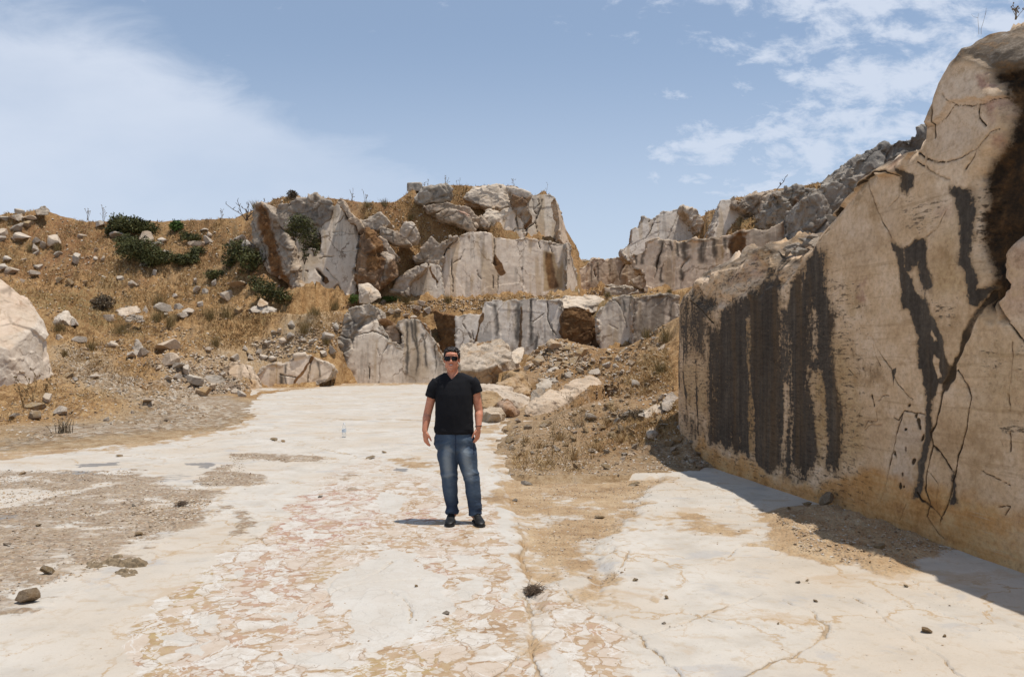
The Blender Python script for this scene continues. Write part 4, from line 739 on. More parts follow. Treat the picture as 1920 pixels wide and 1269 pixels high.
FLOOR_EDGE = gpoly([(-900, 880), (-500, 860), (0, 848), (200, 836), (330, 822), (430, 803), (470, 782), (462, 766), (480, 754), (490, 740), (560, 729), (640, 721), (830, 717), (935, 722), (985, 737), (968, 775), (940, 805), (938, 850), (950, 882), (1000, 897), (1150, 892), (1250, 888), (1335, 876)])
FLOOR_EDGE = np.vstack([FLOOR_EDGE, [[4.6, 9.0], [5.2, 4.0], [5.5, -12], [-40, -12], [-40, 9]]])
TU = np.concatenate([np.linspace(-2.4, -0.74, 60)[:-1], np.linspace(-0.74, 0.74, 800), np.linspace(0.74, 2.4, 60)[1:]])
TY = np.concatenate([np.geomspace(2.0, 8.5, 40)[:-1], np.geomspace(8.5, 95, 430), np.geomspace(95, 420, 40)[1:]])
_u, _y = np.meshgrid(TU, TY); TX = _u * _y
_P = np.c_[TX.ravel(), _y.ravel()]
_z = tps(_P)
_fd = sd_poly(_P + np.c_[fbm(_P, 1.3, 4, 3), fbm(_P, 1.3, 4, 13)] * 0.28 * sstep(_P[:, 1], 4, 14)[:, None], FLOOR_EDGE)
_far = np.clip((_P[:, 1] - 6) / 40, 0, 1)
_rough = fbm(_P, 0.35, 4, 21) * (0.10 + 0.45 * _far) + fbm(_P, 1.7, 5, 22, 0.65) * (0.05 + 0.26 * _far) + np.maximum(0, ridged(_P, 0.8, 3, 23) - 0.3) * (0.05 + 0.25 * _far)
_off = sstep(-_fd, 0.0, 2.5); _z = np.where((_fd < 0) & (_P[:, 1] < 30), np.minimum(_z, 0.0 + 0.34 * np.maximum(-_fd, 0) + 0.10 * np.maximum(-_fd - 2, 0) ** 2), _z)
_z = _z + _rough * (0.15 + 0.85 * _off)
_low = sstep(_P[:, 1], 50, 10) * sstep(np.abs(_P[:, 0] + 20), 60, 25)
_z = np.where(_fd > -0.02, np.minimum(_z, -0.04) - 0.5 * sstep(_fd, 0, 1.2), np.maximum(_z, np.where(_low > 0.3, 0.006 + 0.05 * sstep(-_fd, 0, 1.5), -5)))
SKYLINE = [(-600, 390), (-300, 395), (0, 402), (40, 398), (80, 392), (110, 403), (160, 415), (300, 414), (440, 409), (480, 388), (505, 374), (560, 367), (640, 373), (680, 381), (740, 381), (772, 358), (800, 350), (850, 347), (960, 347), (1035, 358), (1062, 430), (1090, 476), (1165, 482), (1182, 478), (1205, 440), (1290, 408), (1340, 390), (1372, 370), (1450, 354), (1520, 347), (1600, 335), (1740, 262), (2000, 120), (2600, -200)]
_pxs = CX + _P[:, 0] / _P[:, 1] * FPX; _lim = CAMH + (HY - np.interp(_pxs, *np.array(SKYLINE).T)) / FPX * _P[:, 1]      # how high the crests rise
_lim += 0.10 * fbm(_P, 1.1, 4, 29) - 0.03 * np.maximum(0, _P[:, 1] - 60)
_z = np.where(_P[:, 1] > 24, np.minimum(_z, _lim), _z)
def _under(line, ymin, ymaxline):
    # ground in front of a bench stays below the foot of that bench
    global _z
    L = np.array(line); ok = (_pxs > L[0, 0]) & (_pxs < L[-1, 0]) & (_P[:, 1] > ymin) & (_P[:, 1] < np.interp(_pxs, *np.array(ymaxline).T))
    _z = np.where(ok, np.minimum(_z, CAMH + (HY - np.interp(_pxs, *L.T)) / FPX * _P[:, 1] + 0.06 * fbm(_P, 1.3, 3, 27)), _z)
_under([(845, 722), (980, 690), (1000, 658), (1045, 633), (1090, 645), (1130, 655), (1180, 650), (1225, 622), (1262, 600), (1300, 585), (1700, 480)], 15, [(845, 44.5), (1060, 43.8), (1262, 40)])
_under([(470, 742), (485, 735), (640, 722), (860, 717)], 10, [(470, 38.5), (630, 39.5), (645, 44.6), (860, 44.6)])
_under([(440, 572), (480, 582), (560, 590), (640, 582), (700, 572), (850, 563), (1060, 557), (1180, 554), (1260, 547), (1330, 530), (1600, 470)], 30, [(440, 47.5), (560, 47.5), (680, 48.7), (695, 51.8), (1085, 52.5), (1090, 73.6), (1212, 73.6), (1214, 53), (1300, 51.5), (1600, 45)])
_under([(980, 792), (1020, 790), (1060, 768), (1110, 757), (1140, 748), (1160, 742)], 10, [(980, 19.3), (1020, 19.3), (1060, 20.2), (1100, 20.9), (1135, 22.2), (1160, 22.2)])
_under([(1172, 470), (1200, 455), (1320, 450), (1400, 436), (1510, 420), (1560, 410)], 54, [(1172, 65), (1320, 65), (1330, 59), (1600, 57)])
TZ = _z.reshape(_u.shape)
def th(x, y):
    """terrain height"""
    x = np.atleast_1d(np.asarray(x, float)); y = np.atleast_1d(np.asarray(y, float))
    fu = np.clip(np.interp(x / y, TU, np.arange(len(TU))), 0, len(TU) - 1.001); fy = np.clip(np.interp(y, TY, np.arange(len(TY))), 0, len(TY) - 1.001)
    a = fy.astype(int); b = fu.astype(int); p = fy - a; q = fu - b
    return (TZ[a, b] * (1 - p) * (1 - q) + TZ[a + 1, b] * p * (1 - q) + TZ[a, b + 1] * (1 - p) * q + TZ[a + 1, b + 1] * p * q)
def on_ground(px, py, ymin=8.6):
    """where the sight line of a photo pixel first meets the terrain"""
    u, _, v = ray(px, py); Y = TY[TY > ymin]; z = th(u * Y, Y); h = z >= CAMH + v * Y
    if not h.any(): return None
    i = int(np.argmax(h))
    if i == 0: return np.array([u * Y[0], Y[0], z[0]])
    d0 = CAMH + v * Y[i - 1] - z[i - 1]; d1 = CAMH + v * Y[i] - z[i]; t = d0 / max(d0 - d1, 1e-9)
    y = Y[i - 1] + (Y[i] - Y[i - 1]) * t; return np.array([u * y, y, float(th(u * y, y)[0])])
def scr(P):
    return np.c_[CX + P[:, 0] / P[:, 1] * FPX, HY - (P[:, 2] - CAMH) / P[:, 1] * FPX]
def build_terrain():
    V = np.c_[_P, TZ.ravel()]
    # places of loose gravel, straw, scrub green and red soil, laid out over the ground plan
    def patch(pts, soft):                       # outlines given as photo pixels, carried onto the ground
        g = []
        for p in pts:
            h = on_ground(*p)
            if h is not None: g.append(h[:2])
        return sstep(sd_poly(V[:, :2], g), -soft, soft)
    gravel = np.zeros(len(V)); straw = np.full(len(V), 0.75); green = np.zeros(len(V)); redd = np.zeros(len(V))
    tr = patch([(0, 800), (0, 842), (430, 800), (480, 765), (420, 742), (300, 735), (230, 700), (180, 660), (95, 650), (100, 700), (250, 750), (200, 790)], 1.2)
    straw -= 0.65 * tr; gravel += 0.60 * tr
    rb = patch([(860, 725), (1000, 690), (980, 650), (1045, 632), (1130, 650), (1200, 640), (1255, 600), (1270, 760), (1330, 870), (1150, 892), (960, 885), (945, 800), (1000, 740)], 1.0)
    straw -= 0.20 * rb; gravel += 0.12 * rb
    lb = patch([(400, 640), (470, 640), (640, 600), (640, 660), (480, 700), (470, 735), (330, 740), (280, 690)], 1.0)
    straw -= 0.4 * lb; gravel += 0.4 * lb
    rim = sstep(_fd, -2.2, -0.2) * sstep(V[:, 1], 32, 24); straw -= 0.6 * rim; gravel += 0.2 * rim
    n = fbm(V[:, :2], 0.25, 4, 31)
    gravel += 0.25 * sstep(n, 0.1, 0.5); straw += 0.3 * n
    hill = sstep(V[:, 1], 46, 54) * sstep(-V[:, 0], 6, 10)
    redd = np.clip(0.95 * sstep(fbm(V[:, :2], 0.30, 4, 33), -0.15, 0.35) * hill + 0.3 * sstep(V[:, 1], 50, 58), 0, 1)
    green = 0.55 * sstep(fbm(V[:, :2], 0.22, 3, 35), 0.05, 0.4) * sstep(V[:, 1], 40, 46) * (1 - 0.5 * hill)
    redd = np.maximum(redd, 0.45 * rb)
    me = np_mesh('hillside', V, grid_faces(*_u.shape), {'ta': np.clip(np.c_[gravel, straw, green, redd], 0, 1)})
    tag(obj('hillside', me, M['soil']), kind='structure')
build_terrain()


# ================================================================== quarry floor
def build_floor():
    pyv = np.concatenate([np.linspace(712, 760, 60), np.linspace(760, 1330, 400)[1:]])
    Y = FPX * CAMH / (pyv - HY); Y = np.concatenate([[70, 58], Y, [2.0, 0.5, -3, -14]])
    ys = Y.copy(); spread = np.maximum(ys, 3.4)
    u = np.concatenate([np.linspace(-3.2, -0.72, 30)[:-1], np.linspace(-0.72, 0.72, 760), np.linspace(0.72, 1.6, 14)[1:]])
    uu, sp = np.meshgrid(u, spread); X = uu * sp; YY = np.repeat(ys[:, None], len(u), 1)
    P = np.c_[X.ravel(), YY.ravel()]
    N = len(P); z = np.zeros(N)
    jit = np.c_[fbm(P, 2.2, 5, 41, 0.6), fbm(P, 2.2, 5, 51, 0.6)] * 0.11
    Q = P + jit
    def pl(pts, soft=0.1): return sstep(sd_poly(Q, gpoly(pts)), -soft, soft)
    gravel = np.maximum.reduce([
        pl([(-400, 890), (0, 878), (60, 884), (140, 888), (240, 885), (300, 905), (360, 915), (392, 940), (392, 965), (350, 985), (300, 1000), (240, 1030), (215, 1045), (180, 1060), (120, 1092), (60, 1118), (0, 1148), (-400, 1280)], 0.30) * 1.0,
        pl([(428, 850), (520, 850), (610, 857), (600, 866), (440, 864)], 0.10), pl([(445, 860), (405, 880), (352, 907), (390, 913), (520, 909), (470, 889), (430, 884)], 0.10),
        pl([(635, 895), (660, 880), (665, 925), (640, 930)], 0.1) * 0.5, pl([(440, 960), (470, 960), (480, 1010), (455, 1005)], 0.08) * 0.55])
    gravel *= 1 - 0.9 * np.maximum.reduce([pl([(-300, 925), (0, 920), (120, 918), (200, 905), (225, 908), (130, 930), (0, 950), (-300, 960)], 0.12), pl([(50, 1052), (130, 1038), (142, 1058), (70, 1078)], 0.05), pl([(60, 925), (0, 960), (-200, 985), (-200, 965)], .1)])
    dirt = np.maximum.reduce([
        pl([(948, 880), (1000, 890), (1150, 888), (1235, 892), (1205, 930), (1195, 960), (1142, 1000), (1130, 1040), (1172, 1085), (1142, 1112), (1082, 1072), (1045, 1082), (1008, 1110), (990, 1095), (972, 1000), (955, 940)], 0.38) * 0.95,
        pl([(1440, 965), (1500, 950), (1560, 945), (1620, 975), (1700, 990), (1760, 1008), (1782, 1036), (1740, 1052), (1660, 1078), (1600, 1064), (1540, 1058), (1480, 1032)], 0.20) * 1.7,
        pl([(1200, 950), (1330, 985), (1470, 985), (1480, 1010), (1300, 1010), (1200, 975)], 0.4) * 0.5, pl([(930, 930), (985, 950), (1010, 1100), (1060, 1190), (990, 1230), (960, 1120), (945, 1000)], 0.12) * 0.40, pl([(1180, 930), (1230, 900), (1260, 890), (1330, 880), (1200, 930)], 0.3) * 0.5,
        pl([(0, 845), (200, 830), (430, 798), (480, 765), (470, 800), (230, 845), (0, 862), (-500, 880), (-500, 850)], 0.25) * 0.6,
        pl([(480, 722), (640, 712), (840, 712), (840, 720), (640, 724), (500, 735)], 1.2) * 0.8,
        pl([(900, 800), (945, 790), (950, 880), (905, 850), (895, 825)], 0.5) * 0.6, pl([(930, 725), (1000, 735), (960, 800), (910, 790), (900, 760)], 0.5) * 0.4,
        pl([(720, 860), (800, 855), (860, 885), (850, 890), (770, 878)], 0.12) * 0.55])
    brec = np.maximum.reduce([
        pl([(235, 1330), (250, 1180), (300, 1120), (370, 1072), (480, 1008), (540, 960), (560, 930), (640, 898), (710, 912), (780, 892), (860, 955), (920, 940), (955, 1000), (985, 1120), (1010, 1330)], 0.10),
        pl([(985, 1120), (1060, 1090), (1180, 1200), (1230, 1330), (1000, 1330)], 0.2) * 0.75, pl([(560, 905), (640, 870), (700, 850), (840, 870), (920, 890), (935, 950), (760, 920), (600, 930)], 0.2) * 0.5])
    pink = np.maximum.reduce([pl([(545, 930), (640, 905), (720, 930), (720, 980), (640, 1010), (560, 1040), (500, 1030), (510, 990)], 0.15), pl([(750, 960), (830, 940), (840, 975), (760, 980)], 0.08), pl([(780, 1030), (800, 1030), (845, 1080), (835, 1090)], 0.05),
                              pl([(440, 1040), (560, 1040), (620, 1120), (520, 1180), (440, 1150)], 0.12) * 0.55, pl([(330, 1200), (480, 1180), (470, 1270), (340, 1270)], 0.1) * 0.5])
    ochre = np.maximum.reduce([pl([(240, 1330), (255, 1180), (310, 1110), (400, 1062), (440, 1080), (330, 1160), (300, 1330)], 0.1), pl([(640, 1205), (720, 1225), (800, 1200), (850, 1150), (880, 1190), (800, 1330), (640, 1330)], 0.1), pl([(872, 990), (905, 990), (920, 1012), (912, 1016), (895, 1000)], 0.03) * 1.0, pl([(600, 1050), (680, 1040), (620, 1100), (580, 1100)], 0.08) * 0.6, pl([(1190, 950), (1400, 1000), (1300, 1010), (1180, 975)], 0.15) * 0.7])
    pale = np.maximum.reduce([pl([(700, 936), (725, 922), (755, 930), (757, 950), (740, 968), (712, 960)], 0.05), pl([(622, 1090), (680, 1052), (722, 1030), (762, 1036), (840, 1088), (846, 1140), (792, 1180), (700, 1212), (660, 1192), (640, 1152), (604, 1110)], 0.06),
                              pl([(300, 1188), (345, 1182), (362, 1198), (320, 1212)], 0.02), pl([(340, 1215), (385, 1190), (375, 1222)], 0.02), pl([(362, 1165), (405, 1150), (412, 1160), (370, 1186)], 0.02), pl([(548, 1165), (575, 1150), (592, 1160), (580, 1180), (552, 1180)], 0.02), pl([(498, 1152), (540, 1145), (545, 1165), (520, 1172)], 0.02),
                              pl([(868, 1096), (895, 1085), (910, 1095), (900, 1120), (872, 1112)], 0.03), pl([(535, 1210), (620, 1218), (680, 1245), (640, 1250), (540, 1225)], 0.03), pl([(862, 1040), (905, 1035), (912, 1055), (865, 1062)], 0.03), pl([(430, 1070), (460, 1068), (455, 1085), (432, 1085)], 0.02),
                              pl([(915, 860), (940, 880), (955, 960), (985, 1100), (975, 1130), (945, 1100), (950, 1040), (935, 980), (925, 930)], 0.06) * 0.8, pl([(985, 1330), (1050, 1180), (1090, 1220), (1060, 1330)], .08) * 0.6, pl([(700, 865), (900, 850), (930, 900), (760, 890)], .15) * 0.5])
    dirt = np.clip(dirt + 0.75 * fbm(P, 1.3, 6, 66, 0.68) * (dirt > 0.02), 0, 1); gravel = np.clip(gravel + 0.9 * fbm(P * np.array([1, 1.6]), 1.1, 6, 67, 0.7) * (gravel > 0.02), 0, 1)
    grey = np.maximum.reduce([pl([(90, 890), (130, 882), (190, 890), (185, 903), (100, 905)], 0.05), pl([(0, 965), (30, 958), (100, 955), (70, 972), (0, 985), (-100, 985)], 0.06) * 0.8, pl([(140, 872), (230, 865), (225, 872), (150, 876)], 0.05) * 0.8, pl([(340, 868), (400, 868), (395, 878), (370, 874)], 0.05) * 0.8, pl([(270, 900), (330, 885), (375, 892), (300, 906)], 0.06) * 0.55, pl([(0, 990), (60, 985), (50, 1000), (0, 1010)], .04) * 0.5, pl([(735, 877), (770, 880), (765, 885), (740, 882)], .04) * .8])
    crack = np.zeros(N)
    for pts, w in [([(462, 775), (560, 778), (650, 786), (760, 786), (830, 790)], 0.28), ([(250, 852), (340, 842), (430, 815), (520, 800)], 0.05), ([(200, 855), (400, 852), (640, 855)], 0.03), ([(430, 812), (500, 822), (560, 832), (650, 850), (700, 862), (790, 880), (860, 893)], 0.045), ([(600, 860), (720, 858), (800, 862)], 0.05), ([(640, 735), (800, 738)], 0.25), ([(520, 760), (640, 752), (780, 757)], 0.10), ([(500, 742), (620, 748)], 0.10),
                   ([(610, 1115), (660, 1098), (700, 1092), (790, 1086)], 0.022), ([(690, 1085), (735, 1050)], 0.03), ([(730, 1110), (770, 1135), (772, 1165)], 0.02), ([(480, 1008), (500, 1022), (540, 1000)], 0.02), ([(438, 1030), (460, 1012)], 0.012),
                   ([(990, 1112), (1000, 1180), (1008, 1269), (1010, 1330)], 0.03), ([(930, 905), (955, 915), (975, 1000), (990, 1090)], 0.06), ([(915, 878), (940, 890), (952, 905)], 0.06), ([(1040, 1180), (1000, 1210), (930, 1269)], 0.02), ([(540, 1165), (600, 1120), (640, 1080)], 0.014),
                   ([(1180, 1195), (1290, 1165), (1345, 1140), (1420, 1112)], 0.016), ([(1390, 1265), (1480, 1230), (1540, 1195), (1555, 1170), (1500, 1140), (1450, 1120)], 0.022), ([(1290, 1150), (1380, 1170), (1480, 1180), (1560, 1185)], 0.012), ([(1170, 1060), (1180, 1030), (1130, 1020)], 0.02), ([(1350, 1050), (1375, 1035), (1390, 1020)], 0.018), ([(1560, 1095), (1700, 1130), (1800, 1165), (1920, 1200)], 0.012), ([(1600, 1120), (1720, 1200), (1800, 1269)], 0.012), ([(1700, 1085), (1800, 1130), (1920, 1180)], 0.012), ([(1040, 1090), (1120, 1150), (1230, 1220), (1290, 1269)], 0.016)]:
        L = gpoly(pts); d, t = d_line(P + (Q - P) * 0.45 + fbm(P, 6, 3, 61)[:, None] * 0.02, L); wv = np.maximum(w * 0.45, 0.0022 * P[:, 1] ** 1.0 * (w > 0.02)) * (0.5 + 1.1 * np.abs(fbm(P, 1.5, 3, 62)) * 1.5)
        crack = np.maximum(crack, sstep(d, wv * 1.7, wv * 0.3) * (0.55 + 0.45 * sstep(fbm(P, 0.9, 2, 63), -0.25, 0.2)))
    # relief: slab edge stands a little proud of the dirt channel, shallow undulation, grooves, a low heap of earth
    chan = pl([(955, 860), (1000, 885), (1240, 890), (1205, 930), (1195, 960), (1142, 1000), (1130, 1040), (1165, 1085), (1142, 1105), (1082, 1075), (1045, 1085), (1005, 1150), (990, 1095), (972, 1000), (955, 940)], 0.10)
    z += 0.012 * fbm(P, 0.7, 4, 71) - 0.055 * chan - 0.02 * crack
    heap = pl([(1460, 970), (1560, 950), (1700, 992), (1770, 1030), (1660, 1068), (1500, 1030)], 0.30)
    z += 0.05 * heap * (1 + fbm(P, 4, 3, 73)) + 0.014 * gravel * (1 + fbm(P, 7, 3, 74))
    man = sstep(np.hypot(P[:, 0] + 0.5, P[:, 1] - 7.5), 0.9, 0.5); z *= 1 - man
    me = np_mesh('quarry_floor', np.c_[P, z], grid_faces(*X.shape)[:, ::-1], {'fa': np.c_[gravel, dirt, brec, crack], 'fb': np.c_[pale, pink, grey, ochre]})
    tag(obj('quarry_floor', me, M['floor']), kind='structure')
    return P, z
FP, FZ = build_floor()
# ================================================================== rock masses
CH = {'cut': 0, 'dark': 1, 'rust': 2, 'crack': 3, 'pink': 4, 'ochre': 5, 'grey': 6, 'pale': 7}
def densify(P2, step, jit, rs):
    out = []
    for a in range(len(P2)):
        p, q = P2[a], P2[(a + 1) % len(P2)]; L = np.linalg.norm(q - p); n = max(1, int(L / step))
        for t in range(n):
            out.append(p + (q - p) * t / n)
    out = np.array(out)
    nz = np.c_[fbm(out, 1.1, 3, int(rs)), fbm(out, 1.1, 3, int(rs) + 40)]
    return out + nz * jit
def build_mass(i, ms):
    pl = ms['plane']; P2 = ms['P2']; seed = 100 + 3 * i; cutf = ms.get('cutf', 0.0); amp = ms.get('amp', 0.3); thick = ms['thick']
    vox = ms.get('vox', max(0.035, pl.a / 747 * 0.95) if pl.a > 0 else 0.06)
    Yc = np.mean([pl.y(p[0], p[1]) for p in P2]); vox = ms.get('vox', max(0.03, Yc / 747 * 0.80))
    ring = densify(P2, 0.35, 0.10 if cutf > 0.5 else 0.16, seed)
    c = ring.mean(0); rd = ms.get('round', 0.0)
    bm = bmesh.new(); fr = [bm.verts.new((p[0], pl.y(p[0], p[1]), p[1])) for p in ring]
    dirv = -pl.n; dirv = dirv * np.array([1, 1, 0]); dirv /= np.linalg.norm(dirv)
    if abs(dirv[0]) > 0.7: dirv = np.array([dirv[0] * 0.3, abs(dirv[1]) + 0.4, 0]); dirv /= np.linalg.norm(dirv)
    layers = [fr]
    lay = [(0.35, 1.0 + 0.10 * rd), (1.0, 0.93)] if rd == 0 else [(0.10, 1.06), (0.35, 1.22), (0.7, 1.18), (1.0, 0.85)]
    if rd > 0:                                  # rounded stones: pull the front in, let the belly swell behind it
        for v, p in zip(fr, ring): v.co.y += 0.0
        inner = []
        for p in ring:
            q = c + (p - c) * (1 - 0.38 * rd); inner.append(bm.verts.new((q[0], pl.y(q[0], q[1]) - thick * 0.22 * rd, q[1] - 0.0)))
        layers = [inner, fr]
        lay = [(0.3, 1.0), (1.0, 0.8)]
    for t, s in lay:
        L = []
        for p in ring:
            q = c + (p - c) * s; y = pl.y(p[0], p[1])
            b = np.array([q[0], y, q[1]]) + dirv * thick * t
            b[2] -= 0.12 * thick * t * (p[1] > c[1])
            L.append(bm.verts.new(b))
        layers.append(L)
    n = len(ring)
    for a, b in zip(layers[:-1], layers[1:]):
        for q in range(n): bm.faces.new((a[q], b[q], b[(q + 1) % n], a[(q + 1) % n]))
    bm.faces.new(layers[0]); bm.faces.new(layers[-1][::-1])
    bmesh.ops.recalc_face_normals(bm, faces=bm.faces)
    me = remesh(bm, vox, 1, ms['name'])
    V = get_co(me); N = get_no(me)
    front = sstep(N @ pl.n, 0.55, 0.9)
    dist = np.abs(V[:, 1] - pl.y(V[:, 0], V[:, 2])); front *= sstep(dist, 0.5, 0.15) if rd == 0 else 1
    Q = V[:, [0, 2]]
    chans = np.zeros((len(V), 8)); notcut = np.zeros(len(V))
    jx = np.c_[fbm(V, 1.3, 4, seed + 5), fbm(V, 1.3, 4, seed + 9)]
    for kind, pts, soft, a in ms.get('polys', []):
        m = sstep(sd_poly(Q + jx * max(0.10, soft * 0.8), pl.xz(pts)), -soft, soft) * a
        m *= sstep(dist, 1.2, 0.5)
        if kind == 'notcut': notcut = np.maximum(notcut, m)
        else: chans[:, CH[kind]] = np.maximum(chans[:, CH[kind]], m)
    for kind, pts, w in ms.get('lines', []):
        d, t = d_line(Q + jx * 0.09, pl.xz(pts)); d = np.abs(d); ww = w * (0.22 if kind == 'crack' else 0.42) * (0.35 + 1.9 * np.abs(fbm(V, 1.3, 3, seed + 20)) + 0.2)
        ww = np.maximum(ww, vox * (0.22 if kind == 'crack' else 0.42))
        m = sstep(d, ww * 1.25 + vox * 0.45, ww * 0.2) * sstep(dist, 0.9, 0.4)
        if kind == 'dark': m = sstep(d, ww * 2.2 + vox * .3, 0.0) * 0.92 * sstep(t, 1.02, 0.75) * sstep(dist, 0.9, 0.4)
        if kind == 'crack': m *= 0.30 + 0.6 * sstep(fbm(V, 0.8, 2, seed + 21), -0.2, 0.15)
        chans[:, CH[kind]] = np.maximum(chans[:, CH[kind]], m)
    edge = sd_poly(Q, P2)
    en = fbm(V, 0.9, 4, seed + 30) * 0.30
    topedge = sstep(edge + en, 0.0, 0.14)          # chipped rim of a sawn face
    cut = cutf * front * (1 - notcut) * topedge
    # rough shape
    wv_ = V + np.c_[jx, jx[:, :1]] * 0.12; sel = cut < 0.97; f1, b1, f2, b2, f3 = [np.zeros(len(V)) for _ in range(5)]; b1 += 1; b2 += 1
    if sel.any():
        wv_ = wv_[sel]; f1[sel], b1[sel] = facet(wv_, 0.62 if not ms.get('worl') else 0.8, seed + 2); f2[sel], b2[sel] = facet(wv_, 1.7, seed + 4); f3[sel] = facet(wv_, 4.2, seed + 3)[0]
    rg = 0.50 * f1 * sstep(b1, 0, 0.05) + 0.26 * f2 * sstep(b2, 0, .06) + 0.11 * f3 + 0.15 * fbm(V, 0.7, 4, seed + 6) + 0.07 * fbm(V, 4.0, 3, seed + 8)
    if ms.get('worl'):
        st = ridged(V * np.array([1.0, 0.6, 0.45]) + V[:, [2, 0, 1]] * 0.35, 1.0, 4, seed + 11); rg += 0.35 * (st - 0.4)
    clf = sstep(b1, 0.045, 0.0) * sstep(fbm(V, 0.5, 2, seed + 14), -0.1, 0.25)
    ps, pb = facet(np.c_[V[:, 0], V[:, 1] * 0.2, V[:, 2] * 0.7], 0.30, seed + 33, 0.10); sm = 0.04 * fbm(V, 0.45, 3, seed + 7) + 0.012 * fbm(V, 3.0, 4, seed + 17) + 0.10 * ps
    disp = cut * sm + (1 - cut) * amp * rg
    disp -= 0.22 * chans[:, 3] * min(1.0, vox * 18) * (cutf > 0.3) + 0.10 * (1 - cut) * clf
    V2 = V + N * disp[:, None]
    set_co(me, V2)
    cr = (1 - cut) * clf * 0.55
    chans[:, 3] = np.maximum(chans[:, 3], cr * 0.6)
    chans[:, 0] = cut
    patch = sstep(fbm(V, 0.55, 4, seed + 19), -0.15, 0.25)
    for nm, ix in (('rust', 2), ('grey', 6), ('pale', 7)):
        if nm in ms: chans[:, ix] = np.maximum(chans[:, ix], ms[nm] * (0.55 + 0.45 * patch) * (1 - cut))
    if 'dark' in ms:
        s = fbm(V * np.array([1, 1, 0.12]), 0.9, 4, seed + 23); chans[:, 1] = np.maximum(chans[:, 1], np.clip(ms['dark'] * 1.5 * sstep(s, -0.25, 0.35), 0, 0.9) * front)
    # run-off streaks under the rim of a sawn face
    s = fbm(np.c_[V[:, 0], V[:, 1] * 0.3, V[:, 2] * 0.10], 1.9, 4, seed + 26)
    chans[:, 1] = np.maximum(chans[:, 1], 0.30 * cut * sstep(s, 0.25, 0.5))
    s2 = fbm(np.c_[V[:, 0], V[:, 1] * 0.3, V[:, 2] * 0.12], 1.4, 4, seed + 27)
    chans[:, 5] = np.maximum(chans[:, 5], 0.55 * cut * sstep(s2, 0.15, 0.45))
    set_attrs(me, {'ra': chans[:, :4], 'rb': chans[:, 4:]})
    o = obj(ms['name'], me, M['rock']); tag(o, ms['label'], ms['cat'], kind='thing'); return o
for _i, _ms in enumerate(MASSES): build_mass(_i, _ms)


